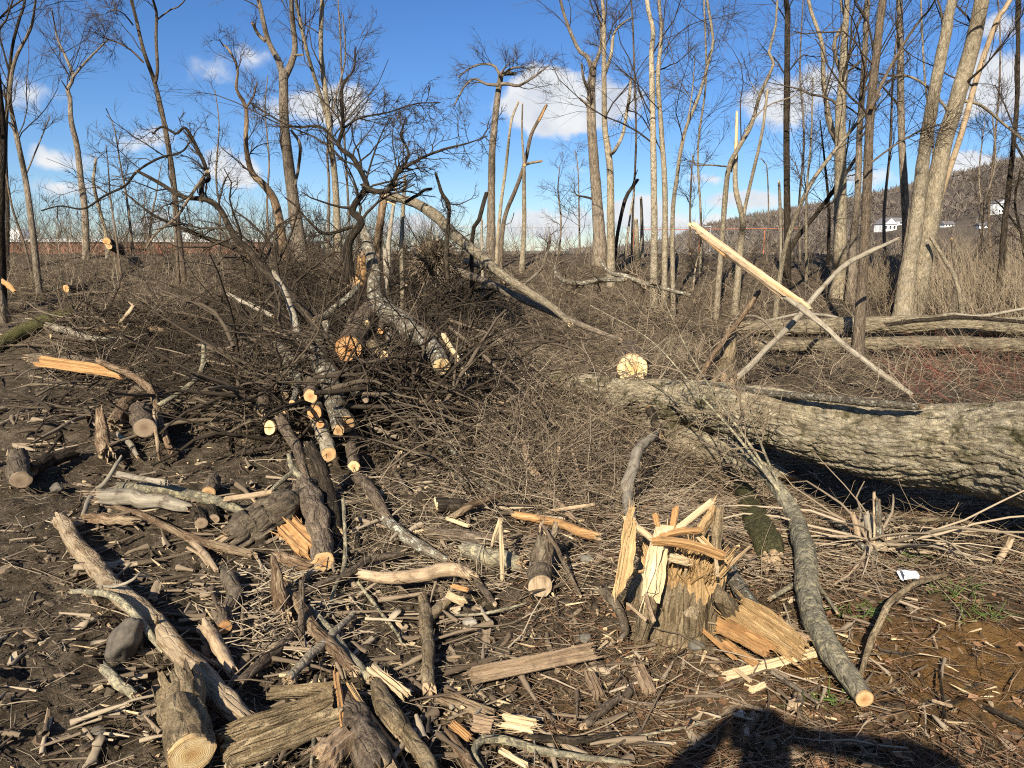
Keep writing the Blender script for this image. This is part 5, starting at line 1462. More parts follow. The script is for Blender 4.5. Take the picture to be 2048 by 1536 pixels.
log('grey trunk foot at the left edge below the bank', [(8, 640), (3, 610, 12.2), (-4, 575, 12.2), (-10, 530, 12.3)], [26, 20, 16, 14], 'bark_grey', name='bare_tree', cat='tree', sides=16, ends=('flat', 'taper'))
limb('pale bare branch lying on the bank right of the tall forked tree', [(455, 588, 10.6), (490, 605, 10.3), (530, 625, 10.0), (545, 632, 9.9)], [7, 9, 10, 7], 'wood_grey', ends=('break', 'break'), stubs=3)
limb('long thin branch lying across the left bank', [(130, 592, 13), (180, 585, 13), (230, 583, 13), (270, 572, 13)], [5, 6, 5, 4], 'bark_mid', ends=('break', 'break'))
limb('dark branch sloping through the debris left of the pile', [(330, 640, 10), (380, 660, 9.5), (430, 690, 9), (480, 720, 8.4)], [6, 8, 8, 6], 'bark_dark', twigs=5)
limb('second dark branch below the sloping one', [(400, 690, 8.4), (440, 700, 8.1), (480, 690, 8.0), (550, 660, 8.0)], [9, 10, 9, 7], 'bark_mid', twigs=5)

# ---- left foreground
log('long brown barkless log slanting across the left foreground', [(122, 1040), (150, 1085), (200, 1145), (252, 1192), (330, 1272), (400, 1348), (455, 1410), (492, 1440)], [28, 33, 38, 40, 42, 45, 48, 38], 'bark_rubbed', name='log', sides=44, rough=.12, sink=-.1, stubs=4, furrow=.004, kink=1.6)
sawn('thick short log with a big pale sawn end at the bottom edge', 383, 1508, 42, 2.62, [(377, 1462, 2.78), (366, 1410, 2.98), (358, 1378, 3.12)], 'bark_tan', 'cut_pale', group=None, sides=56, furrow=.014, ff=14, fl=3)
slab('broad slab of furrowed bark lying at the bottom left', at(*G(446, 1500, .05)), at(*G(672, 1418, .07)), .155, .05, 'bark_tan', lean=-.45, ridge=.45, nu=60, nv=30, jag=.12, name='bark_slab', cat='bark slab')
gslab('second bark slab behind the broad one', (540, 1385), (668, 1378), 30, 14, 'bark_tan', h=.05, lean=-.4, ridge=.4, nu=30, nv=14, jag=.2, name='bark_slab', cat='bark slab')
limb('tan branch with a pale broken end crossing over the long brown log', [(142, 1183), G(180, 1184, .06), G(225, 1192, .12), G(262, 1222, .14), G(295, 1262, .10), G(325, 1300, .04)], [10, 13, 15, 15, 15, 12], 'bark_limb', ends=('break', 'break'), sides=14, cap='wood_pale')
stick('thin grey curled twig lying over the long brown log', [G(196, 1172, .08), G(235, 1172, .15), G(265, 1160, .18), G(282, 1146, .19), G(297, 1150, .15)], [6, 7, 6, 5, 3], 'wood_grey', stubs=3)
log('short dark log below the grey stone', [(207, 1335), (232, 1362), (270, 1392)], [20, 22, 18], 'bark_limb', sides=18)
log('greyish split log at the top of the left foreground heap', [(196, 992), (260, 996), (330, 1004), (380, 1016)], [30, 34, 30, 20], 'wood_grey', sides=26, rough=.14)
log('mossy log lying right behind the greyish split log', [(240, 975), (310, 978), (380, 990), (440, 1004), (490, 1026)], [22, 24, 24, 22, 14], 'bark_limb', sides=22)
gslab('weathered plank on top of the left foreground heap', (240, 950), (330, 966), 22, 8, 'wood_grey', h=.16, lean=.2, name='plank', cat='plank')
log('reddish brown log under the greyish split log', [(181, 1036), (222, 1038), (268, 1042)], [20, 22, 18], 'bark_peel', sides=18)
sawn('round sawn end behind the mossy log', 417, 985, 13.5, 4.75, [(422, 972, 5.0), (428, 960, 5.2)], 'bark_mid', 'cut', group=None)
sawn('dull sawn end in shade below the mossy log', 403, 1046, 12.5, 4.4, [(400, 1034, 4.6), (396, 1024, 4.8)], 'bark_dark', 'cut_old', group=None)
sawn('second dull sawn end just right of the shaded one', 428, 1037, 10, 4.5, [(426, 1026, 4.7), (424, 1018, 4.85)], 'bark_dark', 'cut_old', group=None)
log('twisted tan root running down from the heap', [(205, 1008, 4.6), (270, 1025), (330, 1052), (380, 1075), (430, 1090), (505, 1108)], [8, 12, 15, 18, 20, 20], 'bark_peel', sides=18)
stick('pale forked root below the twisted tan one', [(362, 1070), (395, 1092), (418, 1120), (432, 1140)], [9, 13, 14, 10], 'wood_tan', side=[([(375, 1095), (400, 1110), (415, 1128)], [6, 8], 'break')])
stick('bent grey stick standing at the left of the heap', [(166, 1032), (182, 992, 4.75), (212, 962, 4.9), (232, 930, 5.0), (243, 912, 5.1)], [10, 10, 9, 8, 5], 'wood_grey', stubs=2)
log('mud-caked stump lying on its side in the heap', [(462, 1080), (500, 1055), (540, 1030), (590, 1005)], [44, 74, 82, 60], 'mud', name='muddy_stump', cat='stump', sides=64, rough=.14, sink=.4, furrow=.022, ff=16, fl=6)
log('upright log with a clean orange sawn end left of centre', [(648, 1122, 3.86), (642, 1085, 4.05), (634, 1045, 4.25), (624, 1000, 4.5), (606, 975, 4.7)], [47, 48, 48, 48, 44], 'bark_mid', ends=('cut', 'break'), cut='cut', name='sawn_log', sides=44, furrow=.010, ff=14, fl=3)
log('dark leaning limb broken off above the orange sawn end', [(618, 893, 5.0), (640, 930, 4.85), (658, 980, 4.62), (668, 1030, 4.4), (674, 1060)], [24, 27, 28, 26, 20], 'bark_dark', sides=24, name='limb', cat='branch')
limb('pale forked branch leaning above the mud-caked stump', [(578, 910, 4.95), (586, 940, 4.85), (612, 960, 4.75), (640, 990, 4.6)], [9, 14, 15, 12], 'bark_limb', ends=('break', 'flat'), side=[([(588, 942, 4.84), (560, 965, 4.72), (538, 985, 4.62)], [10, 10, 7], 'break')], sides=14)
stick('short dark peg standing on the mud-caked stump', [(578, 980, 4.5), (584, 1010, 4.42), (588, 1042, 4.35)], [12, 13, 10], 'bark_mid')
gslab('pale flat root left of the mud-caked stump', (450, 1000), (545, 985), 12, 8, 'wood_tan', h=.08)
gslab('orange split wood facing up behind the orange sawn end', (575, 1050), (622, 1098), 50, 14, 'wood_orange', h=.06, lean=-.3, jag=.3)
log('tan log butting the foot of the orange sawn log', [(560, 1112), (592, 1124), (625, 1134)], [22, 26, 24], 'bark_peel', sides=18)
gslab('yellow split piece under the orange sawn end', (570, 1158), (628, 1142), 16, 8, 'wood_pale', h=.03)
log('broken-topped stake leaning at the head of the straw heap', [G(548, 1115, .26), G(553, 1150, .19), G(560, 1190, .10), (566, 1225)], [12, 24, 32, 34], 'bark_peel', sides=22, name='stake', cat='stake')
log('reddish stem running down right from the broken stake', [(572, 1170), (605, 1222), (640, 1270), (680, 1312), (705, 1340)], [18, 24, 26, 26, 20], 'bark_peel', sides=20, sink=-.9)
log('olive stem lying along the reddish one', [(622, 1218), (650, 1252), (680, 1290), (715, 1330), (740, 1358)], [15, 18, 20, 20, 15], 'bark_limb', sides=18, sink=-.6)
stick('upright dark stick crossing the reddish stem', [G(603, 1165, .22), G(603, 1220, .13), (603, 1290)], [11, 13, 12], 'bark_mid')
log('bleached stick with flaking bark crossing above the broad slab', [(578, 1356), (620, 1312), (660, 1275), (706, 1228)], [18, 19, 17, 11], 'bark_birch', sides=16, sink=-2.2)
log('dark branch lying below the straw heap', [(482, 1362), (520, 1330), (555, 1300), (598, 1258)], [20, 23, 21, 15], 'bark_mid', sides=18, stubs=2, sink=-.6)
log('pale rotten stub left of the straw heap', [(412, 1252), (432, 1280), (452, 1320), (465, 1342)], [24, 28, 28, 22], 'wood_tan', sides=20, rough=.14, sink=-.6)
sawn('half hidden orange sawn end behind the pale rotten stub', 448, 1255, 15, 3.5, [(444, 1240, 3.65), (440, 1228, 3.8)], 'bark_mid', 'cut_orange', group=None)
log('stout grey root buried beside the pale rotten stub', [(455, 1150), (470, 1185), (448, 1230)], [30, 32, 22], 'mud', sides=18, sink=.5)
stick('long thin pale cane standing before the orange sawn end', [(686, 998, 4.2), (690, 1060, 4.0), (688, 1130, 3.75), (668, 1180, 3.55), (655, 1235)], [7, 8, 9, 8, 7], 'bark_limb')
stick('straight thin rod lying down the slope at centre', [(716, 1165), (750, 1210), (790, 1260), (805, 1290)], [6, 7, 7, 6], 'bark_limb')
log('grey-brown pole running from under the curved log to the sawn end', [(580, 1195), (640, 1170), (700, 1145), (740, 1120), (800, 1108)], [14, 15, 16, 16, 13], 'bark_mid', sides=14, sink=-.8)
stick('splintered stick below the straw heap pointing left', [(520, 1205), (545, 1190), (560, 1185)], [9, 10, 8], 'bark_mid')

# ---- centre foreground
log('smooth curved tan log lying across the centre', [(722, 1148), (770, 1156), (830, 1152), (880, 1140), (912, 1138), (945, 1152)], [20, 25, 28, 29, 27, 20], 'wood_tan', sides=26, sink=-.9, furrow=.003)
limb('dark root bending down from the end of the curved tan log', [(938, 1140), (955, 1165), (975, 1190), (990, 1208)], [12, 15, 14, 9], 'bark_mid', ends=('break', 'break'))
log('grey half-buried log right of the curved one', [(930, 1098), (965, 1108), (1000, 1118), (1042, 1128)], [32, 36, 36, 30], 'bark_limb', sides=26, sink=.5)
log('stubby grey post with a knob on its shoulder', [(1080, 1172), (1082, 1140, 3.62), (1086, 1105, 3.64), (1092, 1068, 3.67)], [50, 47, 42, 36], 'mud', ends=('flat', 'break'), name='post', cat='post', sides=30, rough=.10, side=[([(1094, 1085, 3.65), (1108, 1068, 3.63), (1112, 1052, 3.63)], [20, 18, 14], 'break')])
slab('bright yellow torn splinter standing left of the stubby post', at(1000, 1052, 3.78), at(1004, 1152, 3.66), .048, .016, 'wood_pale', lean=1.57, jag=.7, name='splinter', cat='splinter')
slab('curled yellow splinter beside the bright torn one', at(985, 1085, 3.8), at(1000, 1045, 3.86), .035, .012, 'wood_pale', lean=1.4, jag=.7, name='splinter', cat='splinter', twist=.5)
sawn('dark log with a ragged pale sawn end above centre', 872, 1010, 16, 4.62, [(895, 1010, 4.78), (925, 1014, 4.86)], 'bark_dark', 'cut_pale', group=None)
gslab('yellow flake lying below the ragged sawn log', (895, 1038), (935, 1052), 10, 5, 'wood_pale', h=.04)
stick('brown stick with a torn end right of the ragged sawn log', [(905, 1035), (940, 1012, 4.5), (1000, 992, 4.7)], [14, 15, 12], 'bark_peel')
stick('slim dark cane leaning across the stubby post', [(1083, 1048, 3.56), (1110, 1090, 3.54), (1135, 1140, 3.52), (1160, 1190)], [7, 9, 9, 7], 'bark_mid')
log('long split rail lying behind the stubby post', [(1030, 1030), (1090, 1040), (1150, 1060), (1195, 1072)], [16, 18, 20, 16], 'wood_orange', sides=16, rough=.14)
log('dark rotting log behind the grey half-buried log', [(850, 1062), (900, 1072), (950, 1076), (1010, 1080)], [22, 26, 26, 20], 'bark_mid', sides=20, sink=.5)
log('silvery split pole pointing down right to the curved log', [(770, 1040), (810, 1070), (850, 1098), (895, 1122)], [22, 25, 23, 14], 'bark_lichen', sides=18, sink=-.5)
log('dark limb sloping out of the pile to the silvery pole', [(715, 955), (745, 985), (765, 1025), (790, 1055)], [22, 26, 24, 16], 'bark_mid', sides=20)
stick('crooked brown branch lying in shadow below the pile', [(800, 905, 5.4), (790, 940), (815, 980), (828, 990)], [9, 10, 9, 6], 'bark_mid')
gslab('torn flake of yellow wood in the hollow under the curved log', (898, 1190), (928, 1205), 16, 8, 'wood_pale', h=.05, lean=-.6)
gslab('second torn flake in the hollow under the curved log', (905, 1172), (935, 1180), 10, 6, 'wood_orange', h=.08, lean=-.4)
log('brown root stub standing with a forked top at centre', [(858, 1378), (856, 1330, 3.12), (854, 1280, 3.3), (852, 1230, 3.46), (846, 1196, 3.58)], [28, 27, 27, 30, 18], 'bark_tan', name='root_stub', cat='root', sides=24, rough=.12, ends=('break', 'break'), side=[([(856, 1240, 3.44), (880, 1215, 3.46), (895, 1205, 3.46)], [22, 22, 14], 'break')])
gslab('long pinkish bark slab lying right of the root stub', (945, 1352), (1188, 1302), 36, 14, 'wood_pink', h=.035, lean=-.35, jag=.35, nu=40, nv=18, ridge=.4)
stick('thin pale stick lying level above the pinkish slab', [(912, 1230), (960, 1228), (1010, 1218), (1052, 1206)], [5, 6, 6, 4], 'bark_limb')
slab('tall orange splinter standing at the bottom, left of two', at(672, 1350, 2.60), at(692, 1480, 2.34), .045, .015, 'wood_orange', lean=1.2, jag=.5, nu=30, name='splinter', cat='splinter')
slab('long blond splinter bending down right at the bottom', at(700, 1372, 2.56), at(795, 1500, 2.28), .042, .015, 'wood_fresh', lean=1.0, jag=.5, nu=30, name='splinter', cat='splinter', bend=-.04)
log('dark splintered log under the two bottom splinters', [(690, 1400), (715, 1450), (740, 1500), (765, 1550)], [50, 66, 74, 70], 'bark_mid', sides=34, rough=.12, sink=.5)
gslab('squared block of torn orange wood at the bottom edge', (640, 1520), (690, 1478), 60, 30, 'wood_pink', h=.05, lean=-.3, jag=.3)
gslab('bright yellow torn slab lying below the reddish stem', (742, 1335), (812, 1390), 22, 10, 'wood_pale', h=.05, lean=-.3, jag=.6)
log('tapering barky chunk right of the bright yellow slab', [(755, 1370), (770, 1405), (790, 1440), (805, 1470)], [28, 42, 44, 32], 'bark_tan', sides=26, sink=-.2)
log('muddy pole running out of the bottom edge left of centre', [(800, 1440), (825, 1480), (850, 1520), (870, 1560)], [30, 34, 34, 34], 'bark_tan', sides=24)
log('tan pole running out of the bottom edge at centre', [(895, 1468), (920, 1500), (950, 1545)], [18, 22, 24], 'bark_peel', sides=18)
gslab('flat pinkish offcut lying above the looping root', (945, 1445), (985, 1452), 34, 8, 'wood_pink', h=.03, lean=-.5, jag=.1)
gslab('short bark strip left of the pinkish offcut', (905, 1448), (940, 1478), 16, 8, 'wood_orange', h=.03, lean=-.3)
gslab('wide bark slab half buried above the pinkish offcut', (885, 1392), (985, 1432), 34, 14, 'bark_peel', h=.0, lean=-.3, jag=.3)
gslab('fresh yellow chip the size of a hand near the bottom centre', (1008, 1440), (1066, 1452), 30, 9, 'wood_pale', h=.03, lean=-.5, jag=.25)
log('looping grey root at the bottom edge', [(965, 1540), (948, 1505), (965, 1480), (1010, 1480), (1070, 1498), (1150, 1512), (1260, 1525)], [10, 14, 16, 17, 16, 14, 10], 'bark_limb', name='root', cat='root', sides=16)
gslab('yellow torn strip beside the looping root', (1000, 1500), (1050, 1530), 14, 6, 'wood_pale', h=.02, jag=.7)
limb('thick stick pointing up right near the bottom centre', [(1168, 1452), (1205, 1420), (1240, 1394)], [17, 18, 14], 'bark_mid', ends=('break', 'break'))
stick('long thin branch arching along the bottom right', [(1240, 1398, 2.98), (1300, 1408), (1380, 1398), (1450, 1372), (1520, 1345), (1580, 1318)], [5, 8, 8, 7, 5, 3], 'bark_mid', stubs=3)
stick('pale thin stem lying under the arching branch', [(1215, 1492), (1290, 1470), (1380, 1452), (1470, 1420)], [5, 6, 5, 3], 'bark_limb')
stick('thin bent cane at the bottom edge left of the broad slab', [(622, 1536), (628, 1480), (632, 1430), (660, 1450)], [7, 8, 6, 4], 'bark_limb')
log('small grey root arching beside the pinkish slab', [(1205, 1180), (1235, 1215), (1250, 1260), (1240, 1280)], [20, 20, 16, 10], 'mud', sides=14, sink=.5, name='root', cat='root')
gslab('brown torn chunk lying at the lower right of the pinkish slab', (1275, 1330), (1300, 1385), 26, 12, 'wood_pink', h=.02, jag=.5)
gslab('small brown wedge left of the torn chunk', (1180, 1350), (1200, 1395), 26, 12, 'wood_pink', h=.02, jag=.5)
gslab('long thin splinter lying behind the splintered stump', (1100, 1022), (1185, 1010), 8, 4, 'wood_tan', h=.06)
log('dark limb lying straight out below the looping root', [(1060, 1475), (1150, 1480), (1230, 1470)], [14, 16, 12], 'bark_dark', sides=14)

# ---- right foreground
log('long curved lichen-grey limb with a sawn end, right foreground', [(1728, 1398, 2.86), (1688, 1340, 3.06), (1650, 1280, 3.28), (1622, 1215, 3.52), (1612, 1150, 3.78), (1610, 1095, 4.02), (1592, 1040, 4.28), (1560, 985, 4.55), (1515, 935, 4.9), (1450, 875, 5.4)],
    [38, 46, 48, 48, 45, 41, 36, 30, 22, 13], 'bark_limb', ends=('cut', 'taper'), cut='cut', sides=40, furrow=.003, name='curved_limb', cat='limb', cap='wood_tan', side=[([(1612, 1155, 3.76), (1570, 1180, 3.72), (1540, 1198)], [12, 11, 9], 'break'), ([(1625, 1160, 3.74), (1650, 1190), (1675, 1225)], [10, 9, 7], 'break')])
for i, (lab, p) in enumerate([('leftmost of the long whippy stems rising from the curved limb', [(1560, 985, 4.5), (1480, 880, 4.9), (1400, 790, 5.3), (1300, 680, 5.8), (1180, 610, 6.3)]),
                              ('pale whippy stem rising highest from the curved limb', [(1570, 1000, 4.48), (1500, 890, 4.85), (1430, 790, 5.2), (1370, 690, 5.6), (1310, 560, 6.0)]),
                              ('rightmost of the whippy stems rising from the curved limb', [(1575, 1005, 4.46), (1535, 920, 4.75), (1505, 840, 5.0), (1495, 780, 5.2)]),
                              ('dark whippy stem trailing left from the curved limb', [(1540, 955, 4.7), (1440, 900, 5.1), (1330, 860, 5.5), (1200, 840, 5.9)])]):
    stick(lab, p, [7, 6, 4, 2.5, 1.5], 'bark_limb' if i != 3 else 'bark_mid', name='whippy_stem', cat='stem', group='whippy stems of the curved limb', ends=('flat', 'taper'), stubs=0, twigs=7, twig='twig_tan')
stick('curved brown stick lying over the sawdust at right', [(1722, 1348), G(1740, 1290, .06), G(1762, 1240, .10), G(1780, 1205, .12), G(1830, 1168, .10), (1890, 1150)], [10, 13, 14, 13, 12, 9], 'bark_tan', sides=14)
slab('fan of fresh split wood lying right of the stump', at(*G(1468, 1215, .13)), at(*G(1592, 1300, .06)), .135, .05, 'wood_fresh', lean=-.35, ridge=.6, jag=.35, nu=40, nv=26, taper=(1, .85))
gslab('shorter chunk of fresh split wood below the fan', (1440, 1252), (1535, 1300), 34, 18, 'wood_orange', h=.07, lean=-.3, ridge=.5, jag=.3, nu=26, nv=14)
gslab('flat rough bark piece at the tip of the split fan', (1568, 1262), (1612, 1278), 28, 8, 'wood_pink', h=.05, jag=.2)
slab('clean yellow plank of split wood pointing at the curved limb', at(*G(1452, 1352, .03)), at(1632, 1304, 2.88), .042, .016, 'wood_pale', lean=-.3, ridge=.15, jag=.4, nu=24, nv=8, name='plank', cat='plank')
gslab('thin orange splinter lying left of the split fan', (1396, 1252), (1470, 1318), 12, 5, 'wood_orange', h=.05, jag=.8)
gslab('orange fibre strip lying below the shorter chunk', (1450, 1285), (1512, 1328), 22, 8, 'wood_orange', h=.03, jag=.7)
gslab('small yellow splinter crossing the clean plank', (1470, 1338), (1500, 1362), 10, 5, 'wood_pale', h=.03, jag=.6)
stick('grey stick lying between the plank and the sawn limb end', [(1545, 1345), (1590, 1375), (1645, 1412)], [9, 10, 5], 'bark_grey')
sawn('little round sawn offcut lying near the sawn limb end', 1596, 1396, 11, 2.95, [(1592, 1406, 3.0), (1588, 1410, 3.06)], 'bark_mid', 'cut_pale', group=None)
gslab('small pale chip block below the plank', (1502, 1382), (1528, 1370), 13, 8, 'wood_pale', h=.02, jag=.2)
log('buried grey root running away from the stump to the split fan', [(1455, 1130), (1480, 1180), (1520, 1230), (1560, 1260)], [26, 34, 34, 24], 'bark_lichen', sides=22, sink=.4, name='root', cat='root')
gslab('pale thin wood flake at the right of the photographer shadow', (1868, 1402), (1902, 1412), 12, 3, 'wood_tan', h=.01)
stick('dark stick at the right edge near the bottom', [(1965, 1412), (2010, 1432), (2070, 1460)], [9, 13, 12], 'bark_dark')
stick('thin dark rod standing up out of the sawdust', [(1890, 1440), (1884, 1390), (1878, 1340)], [6, 6, 4], 'bark_dark')
log('grey-black branch leaning toward the broken shrub stump', [(1640, 1030), (1690, 1060), (1725, 1092), (1760, 1110)], [12, 14, 12, 8], 'bark_lichen', sides=12)
stick('short pale peg leaning at the right edge', [(1995, 1122), (2010, 1100, 3.95), (2022, 1078, 3.95)], [12, 14, 11], 'wood_tan')
limb('low dry branch lying before the shadow under the huge log', [(1790, 1050), (1860, 1040, 4.1), (1930, 1042), (2000, 1075), (2060, 1100)], [11, 9, 8, 6], 'bark_tan', ends=('break', 'break'), twigs=5, twig='twig_tan')

# ------------------------------------------------------------------ the splintered stump
def big_stump():
    base = at(*G(1352, 1235, .0))
    s = scale_at(base)
    R0 = 90 * s
    root = empty('splintered_stump', base)
    tag(root, 'splintered tree stump bristling with torn yellow wood, right of centre', 'stump')
    n, K = 130, 60
    th = np.linspace(0, 2 * np.pi, n, endpoint=False)
    H = .35
    t = np.linspace(0, 1, K)
    r2 = np.random.default_rng(77)
    lobes = 1 + .10 * np.sin(3 * th + .6) + .07 * np.sin(5 * th + 2) + .05 * np.sin(8 * th)
    top = H * (.66 + .18 * np.sin(th - .3) + .9 * (fbm(np.cos(th) * 3 + 9, np.sin(th) * 3 + 9, o=4, s=31, g=.7) - .5)) + .03 * (vnoise(th * 14, th * 0, s=4) - .5)
    A, T = np.meshgrid(th, t)
    prof = .88 + .75 * np.exp(-T * 5.5) - .04 * T
    rad = R0 * prof * (1 + (lobes - 1)[None] * (1.6 - T))
    zz = T * top[None] - .10 * (1 - T)
    ca, sa = np.cos(A), np.sin(A)
    f1 = vnoise(ca * R0 * 20, sa * R0 * 20, zz * 5, s=3); f2 = vnoise(ca * R0 * 44, sa * R0 * 44, zz * 10, s=8)
    rad = rad + .030 * (sstep(0, .3, np.abs(2 * f1 - 1)) - .7) + .016 * (f2 - .5)
    lean = np.stack([.03 * T, .02 * T], -1)
    pos = np.stack([base[0] + rad * ca + lean[..., 0], base[1] + rad * sa + lean[..., 1], base[2] + zz], -1)
    idx = np.arange(K * n).reshape(K, n)
    f = np.stack([idx[:-1], np.roll(idx[:-1], -1, 1), np.roll(idx[1:], -1, 1), idx[1:]], -1).reshape(-1, 4)
    MB().add(pos, f4=f, bco=np.stack([R0 * ca + 3, R0 * sa, zz + 0 * ca], -1)).build('bark', M['bark_tan'], root)
    # torn heart wood inside the rim
    P = [pos[-1]]; B = [np.stack([np.cos(th) * R0, np.sin(th) * R0, 0 * th], -1)]
    cz = np.array([base[0] + .03, base[1] + .02, 0])
    for k in (.86, .62, .36, .14):
        h = base[2] + H * (.72 + .22 * (fbm(np.cos(th) * k * 6 + 4, np.sin(th) * k * 6 + 4, o=3, s=5) - .5) * 2) - .03 * (1 - k) + r2.uniform(-.035, .045, n)
        p = np.stack([cz[0] + np.cos(th) * R0 * .84 * k * lobes, cz[1] + np.sin(th) * R0 * .84 * k * lobes, h], -1)
        P.append(p); B.append(np.stack([np.cos(th) * R0 * k, np.sin(th) * R0 * k, h], -1))
    P = np.array(P); m = len(P)
    ix = np.arange(m * n).reshape(m, n)
    f = np.stack([ix[:-1], np.roll(ix[:-1], -1, 1), np.roll(ix[1:], -1, 1), ix[1:]], -1).reshape(-1, 4)
    MB().add(P, f4=f, bco=np.array(B)).build('torn_heart', M['wood_fresh'], root, smooth=False)
    # upright fibres
    mb = MB(); N = 520
    a = r2.uniform(0, 2 * np.pi, N); q = np.sqrt(r2.uniform(0, 1, N)) * R0 * .8
    p0 = np.stack([cz[0] + np.cos(a) * q, cz[1] + np.sin(a) * q, np.full(N, base[2] + H * .60)], -1)
    d = r2.normal(0, .38, (N, 3)); d[:, 2] = 1
    d[:, :2] += (p0[:, :2] - cz[:2]) / R0 * .55
    spikes(mb, p0, d, r2.uniform(.05, .19, N), r2.uniform(.002, .009, N), 0, r2)
    mb.build('fibres', M['wood_fresh'], root, smooth=False)
    # the big torn boards, one by one
    D = base[1]
    S = lambda x0, y0, d0, x1, y1, d1, w, th_, mat, **k: slab(None, at(x0, y0, D + d0), at(x1, y1, D + d1), w * s, th_ * s, mat, name='splinter', parent=root, **k)
    S(1262, 1035, -.10, 1238, 1172, -.20, 34, 12, 'wood_fresh', lean=1.45, jag=.9, nu=34, nv=20, ridge=.7, fray=30)
    S(1318, 1075, -.14, 1296, 1192, -.26, 44, 14, 'wood_pale', lean=1.40, jag=.9, nu=34, nv=22, ridge=.7, fray=30)
    S(1250, 1036, -.06, 1318, 1092, -.16, 18, 8, 'wood_pale', lean=.4, jag=.3)
    S(1332, 1078, -.02, 1424, 1004, .04, 20, 9, 'wood_pale', lean=.3, jag=.25)
    S(1308, 1082, -.22, 1442, 1112, -.20, 22, 9, 'wood_orange', lean=.9, jag=.5, bend=.05)
    S(1312, 1078, -.18, 1400, 1062, -.14, 16, 8, 'wood_orange', lean=.8, jag=.5, bend=.06)
    S(1345, 1058, .0, 1352, 1020, .02, 14, 8, 'wood_orange', lean=1.4, jag=.7)
    S(1320, 1065, .02, 1312, 1034, .02, 18, 8, 'wood_orange', lean=1.4, jag=.8)
    S(1400, 1065, -.02, 1425, 1022, .06, 46, 14, 'wood_fresh', lean=1.3, jag=.15, nu=26, nv=16)
    S(1432, 1110, .02, 1438, 1014, .05, 20, 16, 'bark_tan', lean=1.3, jag=.2, nu=26, nv=10)
    S(1398, 1068, -.08, 1450, 1122, -.16, 8, 4, 'wood_fresh', lean=.6, jag=.8)
    S(1392, 1072, -.08, 1418, 1100, -.12, 12, 5, 'wood_pale', lean=.8, jag=.8)
    S(1345, 1116, -.24, 1376, 1124, -.25, 20, 6, 'wood_pale', lean=1.2, jag=.4)
    S(1290, 1190, -.30, 1306, 1240, -.34, 12, 5, 'wood_tan', lean=1.3, jag=.7)
    S(1430, 1112, -.18, 1434, 1146, -.22, 12, 5, 'wood_tan', lean=1.3, jag=.7)
    S(1256, 1210, -.30, 1288, 1238, -.36, 8, 4, 'wood_tan', lean=.8, jag=.7)
    # loose torn slivers hanging on the rim and lying at the foot
    for k in range(9):
        a = r2.uniform(math.pi * .9, math.pi * 2.1); rr = R0 * r2.uniform(.75, 1.15)
        p = np.array([cz[0] + math.cos(a) * rr, cz[1] + math.sin(a) * rr, base[2] + H * r2.uniform(.35, .95)])
        q = p + np.array([math.cos(a) * r2.uniform(.0, .06) + r2.normal(0, .05), math.sin(a) * r2.uniform(0, .07), r2.uniform(-.12, .10)])
        slab(None, p, q, r2.uniform(.008, .022), r2.uniform(.004, .009), ['wood_fresh', 'wood_pale', 'wood_orange', 'wood_tan'][k % 4], name='splinter', parent=root, lean=r2.uniform(0, 1.5), jag=1.0, nu=12, nv=6, ridge=.5, bend=r2.normal(0, .03), twist=r2.normal(0, .3))
    # root buttresses
    for (x, y, x2, y2, w) in [(1300, 1205, 1278, 1290, 30), (1385, 1225, 1388, 1285, 34), (1440, 1190, 1482, 1252, 36)]:
        pa, pb = at(x, y, D - .26), at(*G(x2, y2, -.03))
        C, R = curve([pa, (pa + pb) / 2 + [0, -.01, .0], pb], [w * s * .4, w * s * .55, w * s * .4], .02)
        q = MB(); stem(q, C, R, 20, .15, .012, 14, 3, ends=('taper', 'taper'), seed=int(x)); q.build('root', [M['bark_tan'], M['wood_tan']], root)


big_stump()


def shrub_stump():
    base = at(*G(1745, 1095, .0))
    s = scale_at(base); r2 = np.random.default_rng(12)
    root = empty('broken_shrub_stump', base)
    tag(root, 'broken shrub stump of grey shards with stems splayed round it', 'stump')
    for k, (x, y, x1, y1, w, m) in enumerate([(1742, 1100, 1736, 1030, 22, 'wood_grey'), (1758, 1098, 1756, 1000, 14, 'bark_lichen'), (1722, 1092, 1706, 1028, 12, 'wood_tan'), (1770, 1112, 1762, 1050, 10, 'bark_mid'), (1735, 1095, 1728, 1048, 16, 'wood_grey'), (1750, 1080, 1748, 985, 6, 'wood_tan')]):
        pa, pb = at(x, y, base[1] + r2.uniform(-.05, .05)), at(x1, y1, base[1] + r2.uniform(-.05, .12))
        q = MB(); C, R = curve([pa - [0, 0, .05], (pa + pb) / 2, pb], [w * s * .5, w * s * .5, w * s * .35], .02)
        stem(q, C, R, 12, .2, .004, ends=('flat', 'break'), seed=k + 40); q.build('shard', [M[m], M['wood_tan']], root)
    q = MB(); N = 46
    a = r2.uniform(0, 2 * np.pi, N)
    D = np.stack([np.cos(a), np.sin(a) * .8, r2.uniform(.02, .5, N)], -1)
    P = base + r2.normal(0, .05, (N, 3)); P[:, 2] = base[2] + .03
    pts = walk(P, D, r2.uniform(.3, 1.0, N), 6, .12, -.09, r2)
    g = zt(pts[..., 0], pts[..., 1]) + .012
    pts[..., 2] = np.maximum(pts[..., 2], g)
    tubes(q, pts, np.linspace(.009, .004, 6)[None] * r2.uniform(.5, 1.3, N)[:, None], 5, tint=r2.uniform(.4, 1, N), r=r2)
    q.build('splayed_stems', M['twig_tan'], root)


shrub_stump()


